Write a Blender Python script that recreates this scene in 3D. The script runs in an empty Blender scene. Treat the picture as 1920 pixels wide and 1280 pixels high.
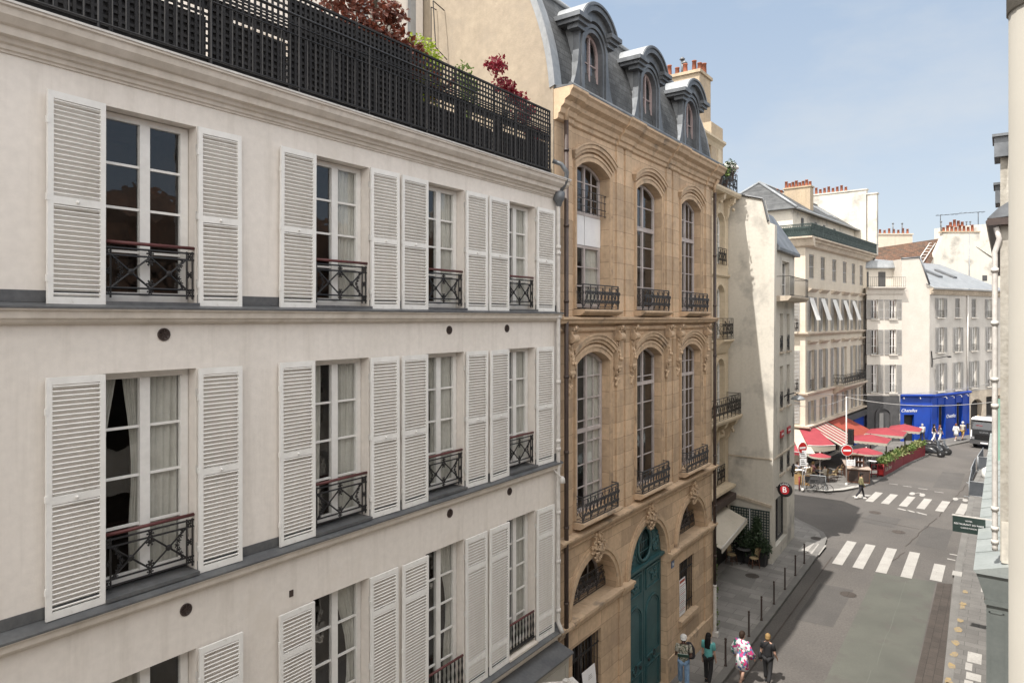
import bpy, bmesh, math, random
from math import sin, cos, pi, radians, sqrt, atan2, hypot
from mathutils import Vector, Matrix
random.seed(11)
SC = bpy.context.scene
COL = SC.collection

# ---------------------------------------------------------------- mesh helpers
class MB:
    def __init__(s): s.v = []; s.f = []; s.m = []; s.sm = []
    def add(s, vs, fs, mi=0, sm=False):
        o = len(s.v); s.v += [tuple(p) for p in vs]
        for f in fs: s.f.append([i+o for i in f]); s.m.append(mi); s.sm.append(sm)
    def box(s, x0, x1, y0, y1, z0, z1, mi=0):
        vs = [(x, y, z) for z in (z0, z1) for y in (y0, y1) for x in (x0, x1)]
        s.add(vs, [(0,2,3,1),(4,5,7,6),(0,1,5,4),(2,6,7,3),(0,4,6,2),(1,3,7,5)], mi)
    def obox(s, c, size, rot=None, mi=0):
        m = rot if rot else Matrix.Identity(3); c = Vector(c); hx, hy, hz = [q/2 for q in size]
        vs = [c + m @ Vector((x, y, z)) for z in (-hz, hz) for y in (-hy, hy) for x in (-hx, hx)]
        s.add(vs, [(0,2,3,1),(4,5,7,6),(0,1,5,4),(2,6,7,3),(0,4,6,2),(1,3,7,5)], mi)
    def quad(s, a, b, c, d, mi=0): s.add([a, b, c, d], [(0,1,2,3)], mi)
    def tube(s, pts, r, n=6, mi=0, closed=False, sm=True, caps=True):
        pts = [Vector(p) for p in pts]
        if sm and not closed and not isinstance(r, (list, tuple)) and len(pts) > 2:
            q = [pts[0]]
            for a, b in zip(pts, pts[1:]):
                L = (b-a).length
                if L > 8*r: q += [a+(b-a)*(1.5*r/L), b-(b-a)*(1.5*r/L)]
                q.append(b)
            pts = q
        k = len(pts); rs = r if isinstance(r, (list, tuple)) else [r]*k
        vs = []; up0 = None
        for i, p in enumerate(pts):
            if closed: t = pts[(i+1) % k] - pts[i-1]
            else: t = pts[min(i+1, k-1)] - pts[max(i-1, 0)]
            if t.length < 1e-9: t = Vector((0,0,1))
            t.normalize()
            if up0 is None:
                up0 = Vector((0,0,1)) if abs(t.z) < .9 else Vector((0,1,0))
            u = up0 - t*up0.dot(t)
            if u.length < 1e-6: u = t.orthogonal()
            u.normalize(); up0 = u; w = t.cross(u)
            for j in range(n):
                a = 2*pi*(j+.5)/n; vs.append(p + (u*cos(a) + w*sin(a))*rs[i])
        fs = []
        for i in range(k if closed else k-1):
            i2 = (i+1) % k
            for j in range(n): fs.append((i*n+j, i*n+(j+1) % n, i2*n+(j+1) % n, i2*n+j))
        s.add(vs, fs, mi, sm)
        if caps and not closed:
            o = len(s.v) - len(vs)
            s.f.append([o+j for j in range(n)][::-1]); s.m.append(mi); s.sm.append(False)
            s.f.append([o+(k-1)*n+j for j in range(n)]); s.m.append(mi); s.sm.append(False)
    def prism(s, poly, axis, c0, c1, mi=0, sm=False):
        n = len(poly)
        def P(a, b, c):
            return {'x': (c, a, b), 'y': (a, c, b), 'z': (a, b, c)}[axis]
        vs = [P(a, b, c0) for a, b in poly] + [P(a, b, c1) for a, b in poly]
        s.add(vs, [(i, (i+1) % n, n+(i+1) % n, n+i) for i in range(n)], mi, sm)
        s.add(vs[:n], [tuple(range(n))[::-1]], mi); s.add(vs[n:], [tuple(range(n))], mi)
    def lathe(s, prof, c=(0,0,0), n=16, mi=0, sm=True, axis='z'):
        vs = []
        for r, h in prof:
            for j in range(n):
                a = 2*pi*j/n; p = (r*cos(a), r*sin(a), h)
                if axis == 'y': p = (p[0], p[2], p[1])
                if axis == 'x': p = (p[2], p[0], p[1])
                vs.append((p[0]+c[0], p[1]+c[1], p[2]+c[2]))
        k = len(prof)
        s.add(vs, [(i*n+j, i*n+(j+1) % n, (i+1)*n+(j+1) % n, (i+1)*n+j) for i in range(k-1) for j in range(n)], mi, sm)
        s.add(vs[:n], [tuple(range(n))[::-1]], mi); s.add(vs[-n:], [tuple(range(n))], mi)
    def blob(s, c, r, mi=0, n=8, m=6, jit=0.0, sm=True):
        rx, ry, rz = r if isinstance(r, (list, tuple)) else (r, r, r)
        vs = [(c[0], c[1], c[2]+rz)]
        for i in range(1, m):
            a = pi*i/m
            for j in range(n):
                b = 2*pi*j/n; q = 1+random.uniform(-jit, jit)
                vs.append((c[0]+rx*sin(a)*cos(b)*q, c[1]+ry*sin(a)*sin(b)*q, c[2]+rz*cos(a)*q))
        vs.append((c[0], c[1], c[2]-rz)); L = len(vs)-1
        fs = [(0, 1+j, 1+(j+1) % n) for j in range(n)]
        for i in range(m-2):
            for j in range(n): fs.append((1+i*n+j, 1+(i+1)*n+j, 1+(i+1)*n+(j+1) % n, 1+i*n+(j+1) % n))
        fs += [(L, 1+(m-2)*n+(j+1) % n, 1+(m-2)*n+j) for j in range(n)]
        s.add(vs, fs, mi, sm)
    def leaf(s, c, size, mi=0, droop=0.0):
        a = random.uniform(0, 2*pi); b = random.uniform(-.9, .9) - droop
        u = Vector((cos(a)*cos(b), sin(a)*cos(b), sin(b))); w = u.orthogonal().normalized()
        w = Matrix.Rotation(random.uniform(0, 2*pi), 3, u) @ w
        c = Vector(c); L = size*random.uniform(.7, 1.3); W = L*.32; nrm = u.cross(w)*L*.12
        s.add([c, c+u*L*.5+w*W+nrm, c+u*L, c+u*L*.5-w*W+nrm], [(0,1,2),(0,2,3)], mi)
    def mesh(s, name, mats):
        me = bpy.data.meshes.new(name); me.from_pydata(s.v, [], s.f)
        for m in (mats if isinstance(mats, (list, tuple)) else [mats]): me.materials.append(m)
        me.polygons.foreach_set('material_index', s.m); me.polygons.foreach_set('use_smooth', s.sm)
        me.update(); return me
    def build(s, name, mats, parent=None, loc=None):
        return link(name, s.mesh(name, mats), parent, loc)

def link(name, me, parent=None, loc=None, rotz=0):
    o = bpy.data.objects.new(name, me); COL.objects.link(o)
    if parent: o.parent = parent
    if loc: o.location = loc
    if rotz: o.rotation_euler = (0, 0, rotz)
    return o
def tag(o, label, cat, group=None):
    o['label'] = label; o['category'] = cat
    if group: o['group'] = group
    return o
def thing(name, label, cat, loc=(0,0,0), rotz=0, group=None):
    o = bpy.data.objects.new(name, None); COL.objects.link(o); o.empty_display_size = .3
    o.location = loc; o.rotation_euler = (0, 0, rotz); return tag(o, label, cat, group)
def struct(name, mb, m):
    o = mb.build(name, m); o['kind'] = 'structure'; return o
def dup(root, loc, rotz=None, label=None, scale=None):
    r = root.copy(); COL.objects.link(r); r.location = loc
    if rotz is not None: r.rotation_euler = (0, 0, rotz)
    if scale: r.scale = (scale,)*3
    if label: r['label'] = label
    for ch in list(root.children):
        c = ch.copy(); COL.objects.link(c); c.parent = r
        for g in ch.children:
            d = g.copy(); COL.objects.link(d); d.parent = c
    return r
def each(name, boxes, m, parent=None):
    out = []
    for b in boxes:
        mb = MB(); mb.box(*b); out.append(mb.build(name, m, parent))
    return out
def text_mesh(txt, size, m, name, parent=None, shear=0, extrude=.006, align='CENTER'):
    cu = bpy.data.curves.new(name, 'FONT'); cu.body = txt; cu.size = size; cu.extrude = extrude
    cu.align_x = align; cu.align_y = 'CENTER'; cu.shear = shear; cu.resolution_u = 3
    o = bpy.data.objects.new(name, cu); COL.objects.link(o)
    dg = bpy.context.evaluated_depsgraph_get(); me = bpy.data.meshes.new_from_object(o.evaluated_get(dg))
    bpy.data.objects.remove(o); me.materials.clear(); me.materials.append(m)
    return link(name, me, parent)

# ---------------------------------------------------------------- materials
def mat(name, col, rough=.7, col2=None, vscale=1.2, fine=.1, fscale=25, bump=.0, bscale=60, streak=0., metal=0.,
        brick=None, spec=.5, plane='xz', stain=None, stainscale=.6, stainlo=.52, rnd=0., transl=0.):
    m = bpy.data.materials.new(name); m.use_nodes = True; nt = m.node_tree; N = nt.nodes; Lk = nt.links
    b = N['Principled BSDF']; b.inputs['Roughness'].default_value = rough; b.inputs['Metallic'].default_value = metal
    b.inputs['Specular IOR Level'].default_value = spec
    tc = N.new('ShaderNodeTexCoord'); co = tc.outputs['Object']
    def noise(scale, detail=4, vec=None, rgh=.55):
        n = N.new('ShaderNodeTexNoise'); n.inputs['Scale'].default_value = scale; n.inputs['Detail'].default_value = detail
        n.inputs['Roughness'].default_value = rgh; Lk.new(vec or co, n.inputs['Vector']); return n.outputs['Fac']
    def ramp(fac, lo, hi):
        r = N.new('ShaderNodeMapRange'); r.inputs['From Min'].default_value = lo; r.inputs['From Max'].default_value = hi
        Lk.new(fac, r.inputs['Value']); return r.outputs['Result']
    def mix(fac, a, c, blend='MIX'):
        x = N.new('ShaderNodeMix'); x.data_type = 'RGBA'; x.blend_type = blend
        if isinstance(fac, float): x.inputs[0].default_value = fac
        else: Lk.new(fac, x.inputs[0])
        for v, s in ((a, x.inputs[6]), (c, x.inputs[7])):
            if isinstance(v, (tuple, list)): s.default_value = (*v[:3], 1)
            else: Lk.new(v, s)
        return x.outputs[2]
    col2 = col2 or tuple(q*.82 for q in col)
    c = mix(ramp(noise(vscale), .35, .65), col, col2)
    hgt = None
    if brick:
        w, h, mort, joint, jit = brick
        sp = N.new('ShaderNodeSeparateXYZ'); Lk.new(co, sp.inputs[0]); cb = N.new('ShaderNodeCombineXYZ')
        Lk.new(sp.outputs['X' if plane[0] == 'x' else 'Y'], cb.inputs[0]); Lk.new(sp.outputs['Z' if plane[1] == 'z' else ('Y' if plane[1] == 'y' else 'X')], cb.inputs[1])
        bt = N.new('ShaderNodeTexBrick'); Lk.new(cb.outputs[0], bt.inputs['Vector'])
        bt.inputs['Scale'].default_value = 1; bt.inputs['Brick Width'].default_value = w; bt.inputs['Row Height'].default_value = h
        bt.inputs['Mortar Size'].default_value = mort; bt.inputs['Mortar Smooth'].default_value = .3
        bt.inputs['Color1'].default_value = (1-jit,)*3+(1,); bt.inputs['Color2'].default_value = (1+jit*.4,)*3+(1,)
        bt.inputs['Mortar'].default_value = (joint,)*3+(1,); bt.inputs['Bias'].default_value = 0
        c = mix(1., c, bt.outputs['Color'], 'MULTIPLY'); hgt = bt.outputs['Fac']
    if fine:
        f = ramp(noise(fscale, 5), .3, .7)
        c = mix(f, c, mix(1., c, (1-fine*2,)*3, 'MULTIPLY'))
    if streak:
        mp = N.new('ShaderNodeMapping'); mp.inputs['Scale'].default_value = (2.2, 2.2, .16); Lk.new(co, mp.inputs['Vector'])
        c = mix(ramp(noise(1.6, 5, mp.outputs[0], .65), .5, .8), c, mix(1., c, (1-streak, 1-streak*1.05, 1-streak*1.15), 'MULTIPLY'))
    if stain:
        c = mix(ramp(noise(stainscale, 8, None, .62), stainlo, stainlo+.14), c, stain)
    if rnd:
        oi = N.new('ShaderNodeObjectInfo'); r = N.new('ShaderNodeMapRange'); Lk.new(oi.outputs['Random'], r.inputs['Value'])
        r.inputs['To Min'].default_value = 1-rnd; r.inputs['To Max'].default_value = 1.
        c = mix(1., c, r.outputs['Result'], 'MULTIPLY')
    Lk.new(c, b.inputs['Base Color'])
    if bump:
        bp = N.new('ShaderNodeBump'); bp.inputs['Strength'].default_value = bump; bp.inputs['Distance'].default_value = .02
        nb = noise(bscale, 5)
        if hgt is not None:
            ma = N.new('ShaderNodeMath'); ma.operation = 'MULTIPLY_ADD'; Lk.new(hgt, ma.inputs[0]); ma.inputs[1].default_value = -1.5
            Lk.new(nb, ma.inputs[2]); nb = ma.outputs[0]
        Lk.new(nb, bp.inputs['Height']); Lk.new(bp.outputs[0], b.inputs['Normal'])
    if transl:
        t = N.new('ShaderNodeBsdfTranslucent'); Lk.new(c, t.inputs[0]); ms = N.new('ShaderNodeMixShader'); ms.inputs[0].default_value = transl
        Lk.new(b.outputs[0], ms.inputs[1]); Lk.new(t.outputs[0], ms.inputs[2]); Lk.new(ms.outputs[0], N['Material Output'].inputs[0])
    return m
def glassmat(name, tint=(.8,.82,.8), refl=.1, rough=.015):
    m = bpy.data.materials.new(name); m.use_nodes = True; nt = m.node_tree; N = nt.nodes; Lk = nt.links
    N.remove(N['Principled BSDF']); t = N.new('ShaderNodeBsdfTransparent'); t.inputs[0].default_value = (*tint, 1)
    g = N.new('ShaderNodeBsdfGlossy'); g.inputs['Roughness'].default_value = rough; g.inputs[0].default_value = (.95,.97,1,1)
    fr = N.new('ShaderNodeFresnel'); ge = N.new('ShaderNodeNewGeometry'); io = N.new('ShaderNodeMath'); io.operation = 'MULTIPLY_ADD'; io.inputs[1].default_value = -.8333; io.inputs[2].default_value = 1.5; Lk.new(ge.outputs['Backfacing'], io.inputs[0]); Lk.new(io.outputs[0], fr.inputs[0])
    a = N.new('ShaderNodeMath'); a.operation = 'MULTIPLY_ADD'; a.inputs[1].default_value = 1.; a.inputs[2].default_value = refl; a.use_clamp = True
    Lk.new(fr.outputs[0], a.inputs[0]); ms = N.new('ShaderNodeMixShader'); Lk.new(a.outputs[0], ms.inputs[0])
    Lk.new(t.outputs[0], ms.inputs[1]); Lk.new(g.outputs[0], ms.inputs[2]); Lk.new(ms.outputs[0], N['Material Output'].inputs[0])
    tc = N.new('ShaderNodeTexCoord'); no = N.new('ShaderNodeTexNoise'); no.inputs['Scale'].default_value = 2.2; Lk.new(tc.outputs['Object'], no.inputs[0])
    bp = N.new('ShaderNodeBump'); bp.inputs['Strength'].default_value = .3; bp.inputs['Distance'].default_value = .02
    Lk.new(no.outputs[0], bp.inputs['Height']); Lk.new(bp.outputs[0], g.inputs['Normal']); return m

M = {}
M['cream'] = mat('cream_plaster', (.80,.748,.695), .85, (.75,.70,.645), .5, .045, 9, .12, 35, streak=.18, stain=(.66,.60,.53), stainscale=.35, stainlo=.6)
M['cornice'] = mat('cream_moulding', (.72,.66,.595), .85, (.65,.59,.52), 1.1, .07, 6, .12, 30, streak=.16, stain=(.50,.43,.35), stainscale=1.3, stainlo=.62)
M['zinc'] = mat('dark_zinc', (.12,.125,.135), .45, (.17,.175,.18), 1.5, .12, 14, .08, 20, metal=.35)
M['zincl'] = mat('pale_zinc', (.33,.345,.36), .5, (.26,.275,.29), 1.0, .08, 8, .05, 12, metal=.3, streak=.2)
M['zincg'] = mat('grey_zinc', (.125,.135,.148), .5, (.20,.213,.23), 1.3, .1, 9, .08, 14, metal=.4, streak=.3)
M['shut'] = mat('shutter_paint', (.86,.85,.825), .6, (.82,.805,.775), 1.6, .04, 12, .08, 40, streak=.06, stain=(.46,.42,.36), stainscale=6., stainlo=.665, rnd=.06)
M['wwood'] = mat('white_window_paint', (.80,.79,.77), .5, (.75,.735,.71), 2, .05, 10)
M['iron'] = mat('black_iron', (.018,.018,.02), .45, (.03,.028,.028), 6, .1, 30, .05, 60, metal=.3)
M['irong'] = mat('grey_iron', (.055,.057,.065), .5, (.085,.085,.09), 6, .1, 30, .05, 60, metal=.3)
M['rail'] = mat('oxblood_handrail', (.085,.02,.022), .45, (.12,.032,.032), 4, .1, 20)
M['glass'] = glassmat('window_glass', (.93,.94,.93), .025)
M['glassd'] = glassmat('dark_window_glass', (.5,.52,.54), .06)
M['curtain'] = mat('net_curtain', (.60,.585,.545), .9, (.50,.485,.445), 3, .05, 20, transl=.08)
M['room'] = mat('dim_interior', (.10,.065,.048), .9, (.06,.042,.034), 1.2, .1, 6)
M['stone'] = mat('tan_limestone', (.64,.465,.31), .85, (.54,.40,.275), .7, .10, 7, .25, 40, streak=.24, brick=(1.25,.46,.010,.60,.22), stain=(.36,.265,.19), stainscale=.8, stainlo=.575)
M['stonet'] = mat('tan_stone_trim', (.60,.44,.295), .85, (.50,.37,.255), 1.3, .10, 8, .22, 30, streak=.25, stain=(.22,.175,.135), stainscale=1.8, stainlo=.565)
M['beige'] = mat('beige_limestone', (.62,.52,.385), .85, (.56,.465,.34), .8, .08, 7, .2, 40, streak=.12, brick=(1.1,.42,.006,.80,.06))
M['slate'] = mat('slate_tiles', (.060,.064,.068), .75, (.10,.104,.108), 1.6, .12, 10, .35, 30, brick=(.24,.17,.008,.35,.30))
M['gable'] = mat('gable_render', (.35,.295,.225), .9, (.315,.265,.205), .9, .09, 6, .25, 22, streak=.12, stain=(.275,.235,.185), stainscale=1.4, stainlo=.57)
M['teal'] = mat('teal_door_paint', (.028,.088,.10), .42, (.04,.115,.125), 2.5, .1, 12, .06, 40, streak=.25)
M['brown'] = mat('brown_pipe_paint', (.045,.03,.027), .5, (.07,.048,.04), 4, .1, 12)
M['wpipe'] = mat('white_pipe_paint', (.66,.64,.61), .5, (.58,.55,.52), 2, .08, 8)
M['paper'] = mat('white_paper', (.80,.80,.81), .8, (.75,.75,.77), 3, .02, 20)
M['redp'] = mat('red_print', (.45,.10,.07), .7)
M['greyp'] = mat('grey_print', (.45,.44,.43), .7)
M['plaque'] = mat('blue_plaque', (.12,.17,.28), .4)
M['lblack'] = mat('black_felt', (.014,.014,.016), .8, (.028,.027,.028), 3, .1, 20)
M['greyshop'] = mat('greige_shop_paint', (.42,.40,.36), .55, (.37,.35,.31), 1.4, .06, 8)

# ---------------------------------------------------------------- facade helpers (local frame: x along wall, y into the wall, z up)
def arcpts(o, n=14, off=0.):
    s0, s1, zs, rise = o['s0'], o['s1'], o['zs'], o['rise']
    w = s1-s0
    if rise <= 0: return [(s0-off, zs+off), (s1+off, zs+off)]
    R = (w*w/4+rise*rise)/(2*rise); zc = zs+rise-R; c = (s0+s1)/2; a = math.asin(min(1, w/2/R)); 
    if rise > w/2+1e-6: a = pi-a
    return [(c+(R+off)*sin(-a+2*a*i/n), zc+(R+off)*cos(-a+2*a*i/n)) for i in range(n+1)]
def op(s0, s1, z0, z1, rise=0.): return dict(s0=s0, s1=s1, z0=z0, z1=z1, zs=z1-rise, rise=rise)
def wall(mb, s0, s1, z0, z1, ops, d=0., rev=.25, mi=0, mir=None):
    mir = mi if mir is None else mir
    S = sorted({s0, s1, *[o[k] for o in ops for k in ('s0', 's1')]}); Z = sorted({z0, z1, *[o[k] for o in ops for k in ('z0', 'z1')]})
    for i in range(len(S)-1):
        run = None
        for j in range(len(Z)-1):
            cs, cz = (S[i]+S[i+1])/2, (Z[j]+Z[j+1])/2
            hole = any(o['s0'] < cs < o['s1'] and o['z0'] < cz < o['z1'] for o in ops)
            if not hole: mb.quad((S[i], d, Z[j]), (S[i+1], d, Z[j]), (S[i+1], d, Z[j+1]), (S[i], d, Z[j+1]), mi)
    for o in ops:
        a, b, zz0, zs, e = o['s0'], o['s1'], o['z0'], o['zs'], d+o.get('rev',rev)
        ap = arcpts(o)
        if o['rise'] > 0:
            for (x0, h0), (x1, h1) in zip(ap, ap[1:]):
                mb.quad((x0, d, h0), (x1, d, h1), (x1, d, o['z1']), (x0, d, o['z1']), mi)
        for (x0, h0), (x1, h1) in zip(ap, ap[1:]): mb.quad((x0, d, h0), (x0, e, h0), (x1, e, h1), (x1, d, h1), mir)
        mb.quad((a, d, zz0), (a, e, zz0), (a, e, zs), (a, d, zs), mir); mb.quad((b, d, zs), (b, e, zs), (b, e, zz0), (b, d, zz0), mir)
        mb.quad((b, d, zz0), (b, e, zz0), (a, e, zz0), (a, d, zz0), mir)
def shell(mb, s0, s1, z0, z1, ops, depth, d=0., rev=.25, mi=0, room=1):
    """front with holes, plus sides, back and top, and an inner back-liner"""
    wall(mb, s0, s1, z0, z1, ops, d, rev, mi)
    e = d+depth
    mb.quad((s0, e, z0), (s0, d, z0), (s0, d, z1), (s0, e, z1), mi); mb.quad((s1, d, z0), (s1, e, z0), (s1, e, z1), (s1, d, z1), mi)
    mb.quad((s1, e, z0), (s0, e, z0), (s0, e, z1), (s1, e, z1), mi); mb.quad((s0, d, z1), (s1, d, z1), (s1, e, z1), (s0, e, z1), mi)
    q = .03
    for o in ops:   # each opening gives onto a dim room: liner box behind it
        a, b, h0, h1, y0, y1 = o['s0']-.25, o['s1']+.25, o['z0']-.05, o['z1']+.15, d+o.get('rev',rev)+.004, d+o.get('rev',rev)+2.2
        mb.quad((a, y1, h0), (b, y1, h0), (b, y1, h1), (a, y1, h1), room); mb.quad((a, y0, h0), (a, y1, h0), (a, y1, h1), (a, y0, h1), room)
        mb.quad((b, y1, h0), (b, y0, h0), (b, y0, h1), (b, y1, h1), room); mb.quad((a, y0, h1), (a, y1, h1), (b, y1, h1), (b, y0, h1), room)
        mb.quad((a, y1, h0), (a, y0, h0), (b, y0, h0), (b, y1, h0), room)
def mould(mb, s0, s1, prof, mi=0): mb.prism(prof, 'x', s0, s1, mi)
def arcband(mb, o, r0, r1, d0, d1, mi=0, n=16, legs=None):
    """flat moulding band following the head of an opening, from offset r0 to r1, between depths d0 (front) and d1"""
    A = arcpts(o, n, r0); B = arcpts(o, n, r1)
    if legs is not None: A = [(A[0][0], legs)]+A+[(A[-1][0], legs)]; B = [(B[0][0], legs)]+B+[(B[-1][0], legs)]
    k = len(A); vs = [(x, y, z) for P, y in ((A, d0), (B, d0), (B, d1), (A, d1)) for x, z in P]
    fs = []
    for i in range(k-1):
        for q in range(4): q2 = (q+1) % 4; fs.append((q*k+i, q*k+i+1, q2*k+i+1, q2*k+i))
    fs += [(0, k, 2*k, 3*k), (k-1, 4*k-1, 3*k-1, 2*k-1)]
    mb.add(vs, fs, mi)
def window(parent, o, d, rows=3, cols=1, fw=.07, bw=.028, fm=None, gm=None, curtain=None, mull=.09, transom=None, name='window', leaf=2, cols_l=None):
    """casement: outer frame, meeting stile, glazing bars; pane and curtain are its children"""
    fm = fm or M['wwood']; gm = gm or M['glass']; s0, s1, z0, z1, zs = o['s0'], o['s1'], o['z0'], o['z1'], o['zs']; c = (s0+s1)/2
    mb = MB(); e = d+.06
    ap = arcpts(o, 12); ai = arcpts(o, 12, -fw)
    if o['rise'] > 0:
        arcband(mb, o, -fw, 0, d, e, n=12)
        mb.box(s0, s0+fw, d, e, z0, zs); mb.box(s1-fw, s1, d, e, z0, zs)
    else:
        mb.box(s0, s0+fw, d, e, z0, z1); mb.box(s1-fw, s1, d, e, z0, z1); mb.box(s0+fw, s1-fw, d, e, z1-fw, z1)
    mb.box(s0+fw, s1-fw, d+.003, e, z0, z0+fw*1.4)
    def topz(x):
        if o['rise'] <= 0: return z1-fw
        for (x0, h0), (x1, h1) in zip(ai, ai[1:]):
            if x0 <= x <= x1: return h0+(h1-h0)*(x-x0)/(x1-x0+1e-9)
        return zs
    if leaf == 2: mb.box(c-mull/2, c+mull/2, d-.012, e, z0+fw, topz(c)-.002)
    zb = z0+fw; H = topz(c)-zb
    for i in range(1, rows):
        zz = zb+H*i/rows
        hw = (s1-s0)/2-fw
        if zz > zs and o['rise'] > 0:
            w = s1-s0; R = (w*w/4+o['rise']**2)/(2*o['rise']); zc = zs+o['rise']-R; hw = sqrt(max(.01, (R-fw)**2-(zz-zc)**2)); hw = min(hw, w/2-fw)
        if leaf == 2: mb.box(c-hw, c-mull/2, d+.012, e-.012, zz-bw/2, zz+bw/2); mb.box(c+mull/2, c+hw, d+.012, e-.012, zz-bw/2, zz+bw/2)
        else: mb.box(c-hw, c+hw, d+.012, e-.012, zz-bw/2, zz+bw/2)
    for side in (-1, 1):
        lw = (s1-s0)/2-fw-mull/2
        k = cols_l if (cols_l and side < 0) else cols
        for j in range(1, k):
            x = c+side*(mull/2+lw*j/k); mb.box(x-bw/2, x+bw/2, d+.016, e-.016, zb, topz(x)-.002)
        if leaf == 2 and mull > .05:   # inner casement stile edges
            x = c+side*(mull/2+lw-.012); mb.box(x-.012, x+.012, d-.006, e, zb, min(topz(x), 99)-.004)
    if transom: mb.box(s0+fw, s1-fw, d-.02, e+.01, transom-.05, transom+.05)
    f = mb.build(name, fm, parent)
    g = MB(); q = d+.035
    g.add([(s0+.02, q, z0+.03), (s1-.02, q, z0+.03)]+[(x, q, h) for x, h in arcpts(o, 12, -.02)][::-1], [tuple(range(2+len(ap)))])
    g.build('pane', gm, f)
    if curtain: curtain_mesh(o, d+.085, curtain).build('curtain', M['curtain'], f)
    return f
def curtain_mesh(o, d, kind):
    mb = MB(); s0, s1, z0, z1 = o['s0'], o['s1'], o['z0']-.02, o['z1']+.05; w = s1-s0
    def sheet(a, b, tie):
        n = 26; rows = 9; vs = []
        for r in range(rows+1):
            t = r/rows; z = z1+(z0-z1)*t
            k = 1. if not tie else (1-.62*sin(pi*min(1, t*1.02))**1.2 if t < .75 else .55)
            for i in range(n+1):
                u = i/n; x = (a+(b-a)*u*k) if tie != 'r' else (b-(b-a)*(1-u)*k)
                vs.append((x, d+.022*sin(u*2*pi*6+.6*r*.3)+.012*sin(u*17+r*.5), z))
        mb.add(vs, [(r*(n+1)+i, r*(n+1)+i+1, (r+1)*(n+1)+i+1, (r+1)*(n+1)+i) for r in range(rows) for i in range(n)], 0, True)
    if kind == 'both': sheet(s0, s0+w*.3, None); sheet(s1-w*.36, s1, None)
    elif kind == 'drape': sheet(s0, s0+w*.24, 'l'); sheet(s0+w*.28, s0+w*.47, 'r'); sheet(s0+w*.5, s1, None)
    elif kind == 'right': sheet(s1-w*.4, s1, None)
    elif kind == 'tied': sheet(s0+.02, s0+w*.5, 'l'); sheet(s0+w*.48, s1-.02, 'r')
    elif kind == 'full': sheet(s0, s0+w*.48, None); sheet(s0+w*.46, s1, None)
    elif kind == 'left': sheet(s0, s0+w*.5, None)
    elif kind == 'sweep': sheet(s0+w*.5, s1, 'r'); sheet(s0, s0+w*.12, None)
    return mb
def shutter_mesh(w, h, splits=(.49,), pitch=.056, m=None, t=.036):
    """louvred shutter, origin at lower outer corner, front at y=-t"""
    mb = MB(); st = .062
    mb.box(0, st, -t, 0, 0, h); mb.box(w-st, w, -t, 0, 0, h)
    zs = [0.]+[h*k for k in splits]+[h]
    bounds = []
    mb.box(st, w-st, -t+.002, -.002, 0, .085); mb.box(st, w-st, -t+.002, -.002, h-.085, h)
    for k in splits: mb.box(st, w-st, -t+.002, -.002, h*k-.045, h*k+.045)
    for i in range(len(zs)-1):
        a = zs[i]+(.085 if i == 0 else .045); b = zs[i+1]-(.085 if i == len(zs)-2 else .045)
        n = max(2, round((b-a)/pitch)); p = (b-a)/n
        for j in range(n):
            zc = a+p*(j+.5); R = Matrix.Rotation(radians(-42), 3, 'X')
            mb.obox((w/2, -t/2, zc), (w-2*st+.01, .035, .014), R)
    for k in (.12, .5, .86): mb.box(-.012, .02, -t-.006, -.004, h*k-.04, h*k+.04)
    mb.blob((w*.5, -t-.012, h*splits[0]), .02, n=6, m=4)
    return mb.mesh('shutter', m or M['shut'])
def spiral(cx, cz, r0, r1, a0, turns, n=14):
    return [(cx+(r0+(r1-r0)*i/n)*cos(a0+2*pi*turns*i/n), cz+(r0+(r1-r0)*i/n)*sin(a0+2*pi*turns*i/n)) for i in range(n+1)]
def scroll_panel(mb, s0, s1, d, z0, z1, tile=.3, r=.011, mi=0, fr=True, fn=None):
    """wrought-iron panel with mirrored C and S scrolls; fn maps (s, z) to a 3D point"""
    fn = fn or (lambda x, z: (x, d, z)); w = s1-s0; h = z1-z0; n = max(1, round(w/tile)); p = w/n
    T = lambda pts, rr=r, k=4: mb.tube([fn(x, z) for x, z in pts], rr, k, mi, sm=False, caps=False)
    if fr:
        seg = 8
        for z, rr in ((z0, r*1.1), (z1, r*1.7), (z0+h*.1, r*.8), (z1-h*.1, r*.8)): T([(s0+w*i/seg, z) for i in range(seg+1)], rr)
    for i in range(n+1):
        if i % 2 == 0 or i == n: T([(s0+p*i, z0), (s0+p*i, z1)], r*1.1)
    for i in range(n):
        a = s0+p*i; c = a+p/2; k = 1 if i % 2 == 0 else -1
        R = p*.26
        for sg in (-1, 1):
            T(spiral(c+sg*p*.24, z0+h*.3, R, R*.25, pi/2, -sg*1.3)); T(spiral(c+sg*p*.24, z0+h*.68, R, R*.25, -pi/2, sg*1.3))
        T([(c-k*p*.45, z0+h*.12), (c-k*p*.1, z0+h*.35), (c+k*p*.12, z0+h*.62), (c+k*p*.45, z0+h*.88)])
        T([(c+.6*p*.3*cos(q*pi/4), z0+h*.5+h*.1*sin(q*pi/4)) for q in range(9)], r*.9)
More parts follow.
